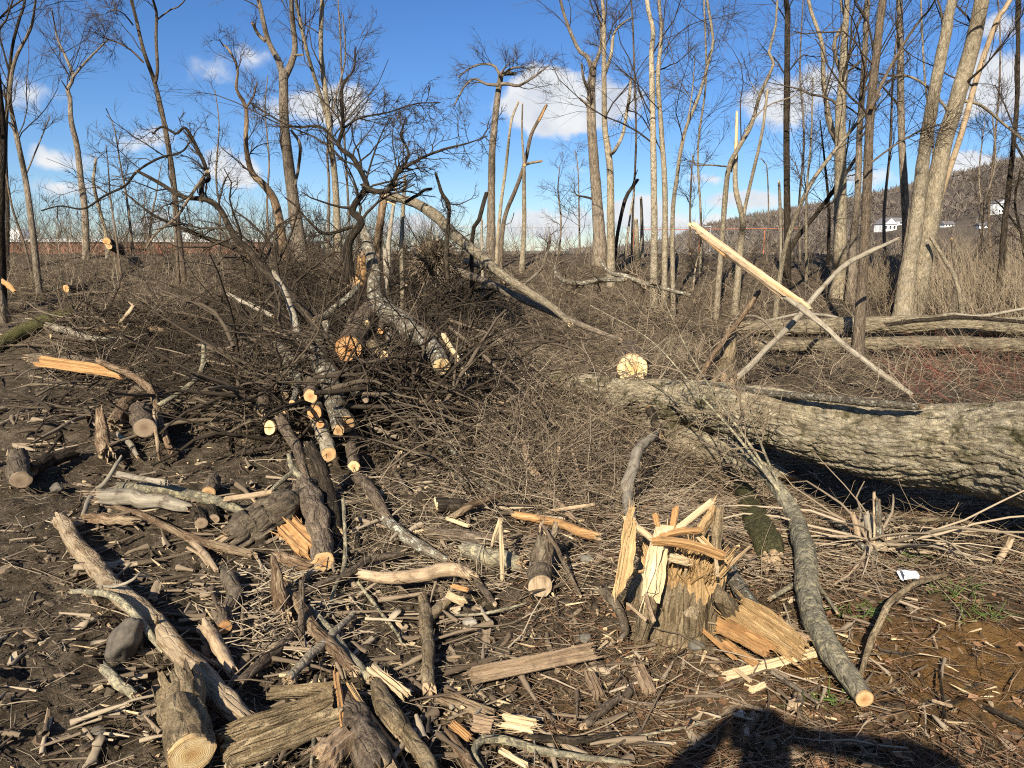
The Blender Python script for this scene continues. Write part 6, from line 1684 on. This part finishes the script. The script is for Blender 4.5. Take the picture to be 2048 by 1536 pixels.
# ------------------------------------------------------------------ stones, litter
def stone(label, px, py, wpx, hpx, col=(.24, .215, .18), sd=1, rot=0.0, name='stone', sink=.25, group=None):
    p = at(*G(px, py, .0)); s = scale_at(p)
    import bmesh
    bm = bmesh.new(); bmesh.ops.create_icosphere(bm, subdivisions=4, radius=1)
    v = np.array([q.co[:] for q in bm.verts]); f = np.array([[q.index for q in fc.verts] for fc in bm.faces]); bm.free()
    k = 1 + .8 * (fbm(v[:, 0] * 1.1 + sd, v[:, 1] * 1.1 + 5, v[:, 2] * 1.1 + 5, o=3, s=sd) - .5)
    w = v * k[:, None]
    ax, az = wpx * s / 2, hpx * s / 2
    w = w * [ax, (ax + az) / 2, az]
    c, q = math.cos(rot), math.sin(rot)
    w = np.stack([w[:, 0] * c - w[:, 2] * q, w[:, 1], w[:, 0] * q + w[:, 2] * c], -1)
    p = p + [0, az * .4, az * (1 - sink)]
    nm = 'stone_%d' % sd
    nb = NB(nm, .9, .2); g = nb.N.new('ShaderNodeTexCoord').outputs['Object']
    n1 = nb.noise(g, 24.0, 6, .7)
    cc = nb.ramp(n1, [(.3, tuple(x * .55 for x in col)), (.5, col), (.7, tuple(min(1, x * 1.4) for x in col))])
    nb.bump(nb.noise(g, 60, 5, .7), .5, .006)
    o = MB().add(p + w, f3=f).build(name, nb.done(cc), origin=p)
    return tag(o, label, 'stone', group)


stone('smooth grey boulder wedged under the long brown log', 245, 1325, 58, 100, (.115, .096, .073), sd=3, rot=-.55)
stone('small block stone near the left muddy log', 112, 985, 24, 20, (.13, .112, .086), 4)
stone('little pale stone below the thin level stick at centre', 940, 1250, 30, 14, (.30, .265, .205), 5)
stone('grey stone at the foot of the splintered stump', 1392, 1300, 34, 20, (.13, .12, .095), 6)
stone('rounded grey stone left of the stump roots', 1170, 1285, 26, 20, (.13, .115, .09), 7)
stone('flat grey stone in the soil at the lower left', 195, 1470, 28, 18, (.11, .095, .073), 8)
stone('tiny white stone near the photographer shadow', 1483, 1432, 16, 12, (.5, .47, .41), 9)
stone('grey stone in the hollow right of the stubby post', 1172, 1125, 28, 16, (.17, .155, .125), 10)


def crumpled_cup():
    """a crushed white paper cup lying on the litter"""
    p = at(*G(1817, 1158, .02)); s = scale_at(p); r2 = np.random.default_rng(4)
    n, K = 26, 12
    th = np.linspace(0, 2 * np.pi, n, endpoint=False); t = np.linspace(0, 1, K)
    A, T = np.meshgrid(th, t)
    r = 14 * s * (1.05 - .25 * T) * (1 + .28 * (fbm(np.cos(A) * 1.8 + 2, np.sin(A) * 1.8 + 2, T * 3, o=3, s=6) - .5) * 2)
    pos = np.stack([p[0] + (T - .5) * 30 * s, p[1] + r * np.cos(A), p[2] + 9 * s + .62 * r * np.sin(A)], -1)
    idx = np.arange(K * n).reshape(K, n)
    f = np.stack([idx[:-1], np.roll(idx[:-1], -1, 1), np.roll(idx[1:], -1, 1), idx[1:]], -1).reshape(-1, 4)
    inner = pos.copy(); c = np.stack([pos[:, :, 0].mean(1), pos[:, :, 1].mean(1), pos[:, :, 2].mean(1)], -1)[:, None]
    inner = c + (pos - c) * .95
    root = empty('crumpled_cup', p)
    tag(root, 'crumpled white paper cup lying on the brown litter at right', 'cup')
    mt = plain('white_paper', (.82, .83, .84), .6, .03, 30)
    mb = MB().add(pos, f4=f); mb.add(inner, f4=f[:, ::-1])
    mb.add(np.vstack([inner[-1], [inner[-1].mean(0)]]), f3=[(i, (i + 1) % n, n) for i in range(n)])
    mb.build('cup_wall', mt, root)
    C = np.vstack([pos[0], pos[0][:1]]); q = MB()
    tubes(q, C[None], np.full((1, n + 1), .0022), 6); q.build('rolled_rim', mt, root)


crumpled_cup()


# ------------------------------------------------------------------ the photographer, behind the lens; the shadow falls into the picture
def photographer():
    V = []; E = []; Rd = []

    def chain(pts, start=None):
        prev = start
        for (x, y, z, r) in pts:
            V.append((x, y, z)); Rd.append(r)
            if prev is not None: E.append((prev, len(V) - 1))
            prev = len(V) - 1
        return prev
    y0 = -.42; x0 = .02
    pel = chain([(x0, y0, 1.02, .17)])
    ab = chain([(x0, y0, 1.16, .17), (x0, y0 - .01, 1.36, .19), (x0, y0, 1.50, .17)], pel)
    nk = chain([(x0, y0 + .01, 1.60, .075), (x0, y0 + .03, 1.66, .080), (x0, y0 + .05, 1.75, .100), (x0, y0 + .04, 1.84, .085)], ab)
    for sg in (-1, 1):
        chain([(x0 + sg * .10, y0, .94, .12), (x0 + sg * .13, y0 + .02, .52, .085), (x0 + sg * .14, y0 - .02, .12, .055), (x0 + sg * .15, y0 + .10, .04, .045), (x0 + sg * .16, y0 + .18, .035, .035)], pel)
    # arms: both hands at the phone, the elbows out, the right one lifted
    aL = chain([(x0 - .21, y0, 1.52, .095), (x0 - .44, y0 + .05, 1.38, .075), (x0 - .20, y0 + .22, 1.54, .050), (x0 - .10, y0 + .27, 1.60, .036)], ab)
    aR = chain([(x0 + .21, y0, 1.53, .10), (x0 + .42, y0 + .02, 1.50, .085), (x0 + .62, y0 + .05, 1.64, .075), (x0 + .38, y0 + .18, 1.62, .050), (x0 + .13, y0 + .27, 1.61, .037)], ab)
    for w, sg in ((aL, -1), (aR, 1)):
        bx, by, bz = V[w]
        for i in range(4):
            chain([(bx - sg * .035, by + .035, bz + .045 - i * .024, .010), (bx - sg * .060, by + .045, bz + .050 - i * .024, .009), (bx - sg * .075, by + .030, bz + .048 - i * .024, .008)], w)
        chain([(bx - sg * .02, by + .005, bz + .045, .011), (bx - sg * .045, by - .002, bz + .060, .009)], w)
    me = bpy.data.meshes.new('person'); me.from_pydata(V, E, [])
    o = bpy.data.objects.new('person', me); COL.objects.link(o)
    m = o.modifiers.new('skin', 'SKIN'); m.use_smooth_shade = True
    for i, sv in enumerate(me.skin_vertices[0].data):
        sv.radius = (Rd[i], Rd[i] * (.75 if i in (0, 1, 2, 3) else 1)); sv.use_root = (i == 0)
    o.modifiers.new('subdivision', 'SUBSURF').levels = 2
    o.modifiers['subdivision'].render_levels = 2
    me.materials.append(plain('dark_jacket', (.05, .055, .07), .8, .1, 8))
    tag(o, 'person in a dark jacket raising a phone, known by the shadow thrown at the bottom', 'person')
    ph = empty('phone', (x0, -.10, 1.60))
    mb = MB(); box(mb, (x0, -.11, 1.61), (.075, .009, .150)); mb.build('body', plain('phone_case', (.03, .03, .035), .4, .1, 5), ph, smooth=False)
    mb = MB(); box(mb, (x0, -.116, 1.61), (.069, .003, .142)); mb.build('screen', plain('phone_screen', (.02, .02, .025), .1, .1, 5, .6), ph, smooth=False)
    tag(ph, 'slim dark phone held up in front of the face', 'phone')


photographer()

# ------------------------------------------------------------------ what nobody could count: brush, sticks, chips, clods, straw, leaves
def surf(x, y):
    return zt(x, y) + zd(x, y)


def scatter(N, r, az=(-.80, .80), d=(1.7, 13.0), p=1.0, thin=True):
    """points on the ground in front, denser towards the camera"""
    a = r.uniform(az[0], az[1], N)
    u = r.uniform(0, 1, N) ** p
    dd = d[0] * (d[1] / d[0]) ** u
    x, y = dd * np.sin(a), dd * np.cos(a)
    # thinner on the sawdust and on the churned soil at the left
    p = 1 - .80 * np.exp(-((x - 2.1) / .8) ** 2 - ((y - 2.85) / .42) ** 2)
    p = p * (1 - .30 * sstep(-.9, -1.7, x) * (1 - sstep(4.5, 6, y))) if thin else p
    k = r.uniform(0, 1, N) < p
    return x[k], y[k]


def stuff(mb, name, mat, label, cat):
    o = mb.build(name, M[mat] if isinstance(mat, str) else mat, origin=(0, 6, 0), smooth=(name not in ('wood_chips', 'clods', 'fresh_splinters')))
    return tag(o, label, cat, kind='stuff')


def boxpx(N, r, x0, x1, y0, y1):
    px, py = r.uniform(x0, x1, N), r.uniform(y0, y1, N)
    P, ok = ground_hit(px, py)
    P = P[ok & (P[:, 1] < 32)]
    return P


def brush(mb, P, L, R, K=5, up=(.0, .5), bend=.18, grav=-.02, r=None, h=0.0, kids=0, clear=.01, tint=None, aim=None, ns=3, jit=0.0):
    r = r or rng
    N = len(P)
    a = r.uniform(0, 2 * np.pi, N)
    e = r.uniform(up[0], up[1], N)
    D = np.stack([np.cos(a) * np.cos(e), np.sin(a) * np.cos(e), np.sin(e)], -1)
    if aim is not None: D = D + np.array(aim)
    P = P.copy(); P[:, 2] = surf(P[:, 0], P[:, 1]) + clear + (r.uniform(0, 1, N) ** 1.5 * h if h else 0)
    ln = r.uniform(L[0], L[1], N)
    pts = walk(P, D, ln, K, bend, grav, r)
    g = zt(pts[..., 0], pts[..., 1]) + clear
    pts[..., 2] = np.maximum(pts[..., 2], g)
    r0 = r.uniform(R[0], R[1], N)
    rad = r0[:, None] * np.linspace(1, .4, K)[None]
    if jit: rad = rad * r.uniform(1 - jit, 1 + jit, rad.shape)
    t = r.uniform(0, 1, N) if tint is None else r.uniform(tint[0], tint[1], N)
    tubes(mb, pts, rad, ns, tint=t, r=r)
    if kids:
        c, q = branch_out(pts, rad, kids, .15, .95, .6, .6, 3, bend, grav, R[0] * .6, r, .06)
        tubes(mb, c, q, 3, tint=np.repeat(t, kids), r=r)


def all_stuff():
    r = np.random.default_rng(21)
    # brush on and round the pile
    mb = MB()
    brush(mb, boxpx(420, r, 440, 1010, 620, 900), (.3, 1.2), (.003, .008), 6, (0, .7), .22, -.05, r, .25, kids=3)
    brush(mb, boxpx(550, r, 520, 900, 540, 700), (.3, 1.0), (.003, .007), 6, (.1, 1.0), .25, -.03, r, .2, kids=4)
    brush(mb, boxpx(420, r, 250, 560, 640, 800), (.3, .9), (.003, .007), 6, (0, .7), .25, -.03, r, .15, kids=3)
    brush(mb, boxpx(480, r, 470, 980, 560, 880), (.3, 1.1), (.003, .007), 6, (-.2, .9), .22, -.03, r, .65, kids=3, tint=(0, .55))
    brush(mb, boxpx(500, r, 150, 560, 610, 820), (.3, 1.0), (.003, .008), 6, (-.1, .7), .22, -.03, r, .30, kids=3, tint=(0, .6))
    stuff(mb, 'brush', 'twig_dark', 'tangle of dark twigs heaped over the log pile', 'brush')
    # broken dark limbs of the pile and the downed crown
    mb = MB()
    brush(mb, boxpx(420, r, 470, 960, 550, 890), (.5, 1.5), (.007, .022), 7, (-.2, .8), .16, -.04, r, .60, kids=4, ns=5, tint=(0, .7))
    brush(mb, boxpx(190, r, 500, 930, 510, 640), (.6, 1.7), (.006, .016), 7, (.1, 1.1), .18, -.03, r, .4, kids=6, ns=5, tint=(0, .6))
    brush(mb, boxpx(260, r, 60, 540, 590, 860), (.4, 1.3), (.006, .020), 7, (-.1, .5), .16, -.03, r, .12, kids=4, ns=5)
    brush(mb, boxpx(120, r, 700, 1050, 760, 960), (.4, 1.1), (.006, .013), 7, (-.1, .6), .16, -.04, r, .2, kids=4, ns=5)
    brush(mb, boxpx(130, r, 480, 980, 560, 920), (.5, 1.4), (.010, .026), 8, (-.2, .7), .12, -.03, r, .55, kids=2, ns=7, tint=(.1, 1), jit=.12)
    brush(mb, boxpx(90, r, 100, 520, 610, 880), (.4, 1.2), (.010, .026), 8, (-.15, .4), .12, -.03, r, .18, kids=2, ns=7, tint=(.1, 1), jit=.12)
    brush(mb, boxpx(70, r, 880, 1320, 640, 960), (.4, 1.1), (.006, .016), 8, (-.15, .5), .12, -.03, r, .25, kids=3, ns=6, tint=(.4, 1), jit=.12)
    stuff(mb, 'broken_limbs', 'twig_dark', 'dark broken limbs jumbled through and behind the log pile', 'limbs')
    # brown brush heap between pile and great log
    mb = MB()
    brush(mb, boxpx(1500, r, 900, 1330, 640, 1000), (.25, .9), (.0022, .006), 6, (-.1, .8), .2, -.06, r, .30, kids=3, aim=(.25, -.35, -.05))
    brush(mb, boxpx(800, r, 1000, 1500, 600, 760), (.25, .8), (.0025, .006), 6, (0, .9), .22, -.05, r, .25, kids=3)
    brush(mb, boxpx(700, r, 1000, 1260, 850, 1030), (.2, .6), (.002, .0045), 5, (.2, 1.3), .2, -.10, r, .1, kids=2)
    stuff(mb, 'brush', 'twig_brown', 'brown brush heaped between the log pile and the huge log', 'brush')
    # thickets on the bank
    mb = MB()
    brush(mb, boxpx(2200, r, -150, 2200, 505, 640), (.25, .75), (.003, .007), 4, (.2, 1.4), .2, -.02, r, 0, kids=3)
    brush(mb, boxpx(1300, r, -150, 1300, 520, 720), (.25, .8), (.003, .007), 5, (0, 1.0), .22, -.03, r, 0, kids=3)
    brush(mb, boxpx(900, r, 1250, 2200, 600, 760), (.25, .8), (.003, .007), 5, (0, 1.0), .22, -.03, r, 0, kids=3)
    x = r.uniform(-17, 17, 1300); y = r.uniform(19, 27, 1300)
    brush(mb, np.stack([x, y, 0 * x], -1), (.4, 1.15), (.004, .008), 5, (.5, 1.5), .2, 0, r, 0, kids=5)
    brush(mb, boxpx(600, r, -150, 1000, 510, 640), (.3, .9), (.004, .009), 6, (.0, 1.0), .2, -.03, r, .1, kids=3, tint=(0, .35))
    stuff(mb, 'undergrowth', 'twig_brown', 'bare brown undergrowth covering the bank under the trees', 'undergrowth')
    mb = MB()
    x = r.uniform(-17, -2, 1000); y = r.uniform(20, 28, 1000)
    brush(mb, np.stack([x, y, 0 * x], -1), (.8, 2.0), (.004, .009), 6, (.8, 1.5), .16, .01, r, 0, kids=5)
    stuff(mb, 'thicket', 'twig_dark', 'thin grey thicket on top of the left bank', 'thicket')
    # tan reeds and canes
    mb = MB()
    brush(mb, boxpx(1000, r, 1860, 2220, 545, 650), (.5, 1.3), (.003, .006), 5, (.9, 1.5), .10, 0, r, 0, kids=2, tint=(.3, .9), aim=(-.25, 0, .1))
    brush(mb, boxpx(350, r, 1700, 1880, 560, 640), (.4, 1.0), (.003, .005), 5, (.9, 1.5), .12, 0, r, 0, kids=2, tint=(.2, .7))
    brush(mb, boxpx(90, r, 60, 420, 520, 600), (.3, .8), (.003, .005), 5, (.8, 1.5), .12, 0, r, 0, kids=2, tint=(.1, .5))
    stuff(mb, 'reeds', 'twig_tan', 'tan dry canes standing thick at the right edge of the bank', 'reeds')
    # red stems behind the great log
    mb = MB()
    brush(mb, boxpx(120, r, 1830, 2220, 740, 815), (.35, .95), (.0018, .0034), 6, (.5, 1.2), .10, -.04, r, 0, kids=2, aim=(-.3, 0, 0))
    stuff(mb, 'red_stems', 'twig_red', 'dark red whippy stems behind the huge log at the right edge', 'stems')
    mb = MB()
    brush(mb, boxpx(700, r, 1480, 2220, 690, 830), (.2, .7), (.002, .005), 5, (0, 1.0), .18, -.04, r, .05, kids=2)
    stuff(mb, 'brush', 'twig_brown', 'brown brush between the huge log and the parallel logs', 'brush')
    # straw like stems in front of and under the great log
    mb = MB()
    brush(mb, boxpx(1300, r, 1180, 1560, 850, 1060), (.12, .5), (.0016, .004), 5, (-.05, .35), .14, -.05, r, .06, tint=(.1, .9), aim=(.5, -.4, 0))
    brush(mb, boxpx(1000, r, 1480, 2150, 980, 1180), (.1, .45), (.0014, .0034), 5, (-.05, .5), .16, -.06, r, .03, tint=(.0, .9))
    brush(mb, boxpx(190, r, 430, 640, 1160, 1330), (.10, .32), (.002, .005), 4, (-.05, .35), .12, -.05, r, .08, tint=(.4, 1.0), aim=(.3, .5, 0))
    brush(mb, boxpx(700, r, 560, 1250, 960, 1200), (.08, .40), (.0014, .0034), 5, (0, .5), .18, -.06, r, .05, tint=(.2, 1))
    stuff(mb, 'straw', 'twig_tan', 'dry straw and thin pale stems strewn over the litter', 'straw')
    # broken wood: bark, roots and limb ends lying thick in the left and bottom of the picture
    mb = MB()
    for (n, x0, x1, y0, y1, L, R) in [(70, 130, 720, 930, 1180, (.10, .40), (.006, .020)), (70, 380, 1000, 1150, 1420, (.08, .32), (.005, .016)), (70, 480, 1300, 1320, 1560, (.06, .26), (.004, .018)),
                                      (80, -50, 480, 640, 900, (.15, .6), (.008, .025)), (90, -60, 420, 1050, 1536, (.05, .2), (.003, .012)), (60, 700, 1250, 960, 1180, (.10, .36), (.005, .016)), (50, 1250, 1900, 1180, 1480, (.05, .2), (.003, .010))]:
        P = boxpx(n, r, x0, x1, y0, y1)
        brush(mb, P, L, R, 6, (-.10, .22), .05, -.03, r, .04, ns=7, jit=.22)
    stuff(mb, 'broken_wood', 'debris', 'broken roots, bark and limb ends littering the ground', 'debris')
    # fine sticks everywhere
    mb = MB()
    x, y = scatter(14000, r, d=(1.8, 12), p=.9)
    brush(mb, np.stack([x, y, 0 * x], -1), (.02, .15), (.0007, .0022), 3, (-.1, .30), .14, -.03, r, .012)
    x, y = scatter(900, r, d=(2.0, 13), p=.8)
    brush(mb, np.stack([x, y, 0 * x], -1), (.10, .42), (.002, .006), 5, (-.05, .25), .14, -.03, r, .02, ns=4)
    x, y = scatter(120, r, az=(-.75, .35), d=(2.4, 9), p=.7)
    brush(mb, np.stack([x, y, 0 * x], -1), (.12, .4), (.004, .011), 5, (-.05, .2), .06, -.03, r, .02, ns=6, jit=.2)
    stuff(mb, 'stick_litter', 'twig_brown', 'small broken sticks scattered all over the soil', 'sticks')
    mb = MB()
    x, y = scatter(7000, r, az=(.0, .80), d=(1.8, 8), p=.9)
    brush(mb, np.stack([x, y, 0 * x], -1), (.03, .22), (.001, .0028), 3, (-.1, .35), .18, -.03, r, .01)
    stuff(mb, 'needle_litter', 'twig_rust', 'rust brown fine litter on the right half of the ground', 'litter')
    # wood chips: small torn wedges
    mb = MB(); N = 10000
    x, y = scatter(N, r, d=(1.8, 11), p=.85); N = len(x)
    sz = r.uniform(.0025, .010, N) * np.where(r.uniform(0, 1, N) < .06, 2.4, 1)
    a = r.uniform(0, 2 * np.pi, N); tl = r.normal(0, .35, N)
    u = np.stack([np.cos(a) * np.cos(tl), np.sin(a) * np.cos(tl), np.sin(tl)], -1)
    w = np.stack([-np.sin(a), np.cos(a), r.normal(0, .3, N)], -1)
    n = np.cross(u, w); n /= np.linalg.norm(n, axis=1)[:, None]
    c = np.stack([x, y, surf(x, y) + sz * .25], -1)
    l, b, t = sz * r.uniform(1, 2.6, N), sz * r.uniform(.35, .8, N), sz * r.uniform(.10, .28, N)
    vs = []
    for (i, j, k) in [(-1, -1, -1), (1, -.5, -1), (1.2, .6, -1), (-.9, 1, -1), (-.8, -.8, 1), (.8, -.4, 1), (.9, .5, 1), (-1, .7, 1)]:
        jit = r.uniform(.7, 1.25, N)
        vs.append(c + u * (i * l * jit)[:, None] + w * (j * b)[:, None] + n * (k * t)[:, None])
    V = np.stack(vs, 1)
    q = np.array([(0, 3, 2, 1), (4, 5, 6, 7), (0, 1, 5, 4), (1, 2, 6, 5), (2, 3, 7, 6), (3, 0, 4, 7)])
    F = (np.arange(N)[:, None, None] * 8 + q[None]).reshape(-1, 4)
    mb.add(V, f4=F, tint=np.repeat(r.uniform(0, 1, N) ** 1.3, 8))
    stuff(mb, 'wood_chips', 'chips', 'pale wood chips and bark crumbs scattered over the soil', 'chips')
    mb = MB(); N = 1300
    x, y = scatter(N, r, az=(-.8, .5), d=(2.0, 9), p=.8); N = len(x)
    sz = r.uniform(.012, .035, N); a = r.uniform(0, 2 * np.pi, N); tl = r.normal(0, .4, N)
    u = np.stack([np.cos(a) * np.cos(tl), np.sin(a) * np.cos(tl), np.sin(tl)], -1); w = np.stack([-np.sin(a), np.cos(a), r.normal(0, .4, N)], -1)
    n = np.cross(u, w); n /= np.linalg.norm(n, axis=1)[:, None]
    c = np.stack([x, y, surf(x, y) + sz * .2], -1)
    nu, nv = 7, 4
    U = np.linspace(-1, 1, nu); W = np.linspace(-1, 1, nv)
    jag = r.uniform(.65, 1.2, (N, nu, nv)); hh = r.normal(0, .10, (N, nu, nv)) + .25 * (1 - W ** 2)[None, None]
    V = c[:, None, None] + u[:, None, None] * (U[None, :, None] * jag * (sz * 1.9)[:, None, None])[..., None] + w[:, None, None] * (W[None, None] * (sz * .55)[:, None, None] * r.uniform(.7, 1.2, (N, nu, 1)))[..., None] + n[:, None, None] * (hh * sz[:, None, None])[..., None]
    V2 = V - n[:, None, None] * (sz * .22)[:, None, None, None]
    ix = np.arange(nu * nv).reshape(nu, nv); o2 = nu * nv
    q = np.stack([ix[:-1, :-1], ix[1:, :-1], ix[1:, 1:], ix[:-1, 1:]], -1).reshape(-1, 4)
    st = lambda b: np.stack([b[:-1], b[1:], b[1:] + o2, b[:-1] + o2], -1)
    q = np.vstack([q, st(ix[0]), st(ix[-1]), st(ix[:, 0]), st(ix[:, -1])])
    F = (np.arange(N)[:, None, None] * (2 * o2) + q[None]).reshape(-1, 4)
    bc = np.zeros(V.shape); bc[..., 0] = W[None, None] * sz[:, None, None]; bc[..., 2] = U[None, :, None] * sz[:, None, None] * 2; bc[..., 0] += r.uniform(0, 40, N)[:, None, None]
    allv = np.concatenate([V.reshape(N, -1, 3), V2.reshape(N, -1, 3)], 1); allb = np.concatenate([bc.reshape(N, -1, 3)] * 2, 1)
    mb.add(allv, f4=F, bco=allb, tint=np.repeat(r.uniform(0, 1, N), 2 * o2))
    stuff(mb, 'bark_fragments', 'debris', 'curled bark fragments scattered over the soil', 'bark')
    # clods of soil
    import bmesh
    bm = bmesh.new(); bmesh.ops.create_icosphere(bm, subdivisions=1, radius=1)
    iv = np.array([v.co[:] for v in bm.verts]); fi = np.array([[v.index for v in f.verts] for f in bm.faces]); bm.free()
    N = 5500
    x, y = scatter(N, r, az=(-.80, .55), d=(1.7, 10), p=.85, thin=False); N = len(x)
    sz = r.uniform(.003, .011, N) * np.where(r.uniform(0, 1, N) < .08, 2.2, 1)
    k = r.uniform(.5, 1.5, (N, len(iv), 1))
    V = iv[None] * k * sz[:, None, None] * np.stack([r.uniform(.8, 1.4, N), r.uniform(.8, 1.4, N), r.uniform(.5, .9, N)], -1)[:, None] + np.stack([x, y, surf(x, y) + sz * .2], -1)[:, None]
    F = (np.arange(N)[:, None, None] * len(iv) + fi[None]).reshape(-1, 3)
    mb = MB().add(V, f3=F, tint=np.repeat(r.uniform(0, 1, N), len(iv)))
    stuff(mb, 'clods', 'clod', 'crumbly clods of dark soil', 'clods')
    # fresh torn splinters round the stump and through the bottom heap
    mb = MB()
    for (n, x0, x1, y0, y1) in [(160, 1180, 1640, 1060, 1420), (150, 540, 1150, 1080, 1536), (90, 140, 640, 930, 1500), (60, 820, 1250, 960, 1130), (50, 1600, 2000, 1250, 1480), (50, 80, 500, 640, 950)]:
        P = boxpx(n, r, x0, x1, y0, y1); m = len(P)
        P[:, 2] = surf(P[:, 0], P[:, 1]) + r.uniform(.003, .035, m)
        a = r.uniform(0, 2 * np.pi, m); d = np.stack([np.cos(a), np.sin(a), r.normal(0, .22, m)], -1)
        spikes(mb, P, d, r.uniform(.02, .11, m), r.uniform(.0025, .009, m), 0, r)
    o = stuff(mb, 'fresh_splinters', 'wood_pale', 'fresh yellow splinters of torn wood strewn round the stump and heaps', 'splinters')
    # dead leaves on the right
    N = 2600
    x, y = scatter(N, r, az=(.12, .80), d=(1.9, 7), p=.8); N = len(x)
    sz = r.uniform(.010, .028, N); a = r.uniform(0, 2 * np.pi, N)
    u = np.stack([np.cos(a), np.sin(a), r.normal(0, .3, N)], -1); w = np.stack([-np.sin(a), np.cos(a), r.normal(0, .4, N)], -1)
    c = np.stack([x, y, surf(x, y) + .006], -1)
    V = np.stack([c - u * sz[:, None], c + w * (sz * .6)[:, None] + [0, 0, .004], c + u * sz[:, None], c - w * (sz * .6)[:, None] + [0, 0, .004], c + [0, 0, -.002]], 1)
    F = (np.arange(N)[:, None, None] * 5 + np.array([(0, 4, 1), (1, 4, 2), (2, 4, 3), (3, 4, 0)])[None]).reshape(-1, 3)
    stuff(MB().add(V, f3=F, tint=np.repeat(r.uniform(0, 1, N), 5)), 'dead_leaves', 'leaf', 'brown dead leaves scattered at the right', 'leaves')
    # a few green blades near the cup
    mb = MB()
    for (px, py, n) in ((1720, 1225, 26), (1820, 1110, 30), (1900, 1190, 34), (1960, 1230, 26), (1640, 1400, 18)):
        P = boxpx(n, r, px - 45, px + 45, py - 18, py + 18)
        brush(mb, P, (.03, .12), (.0025, .005), 4, (.3, 1.2), .2, -.15, r, 0)
    stuff(mb, 'grass', 'green', 'sparse green blades sprouting in the litter at right', 'grass')


all_stuff()
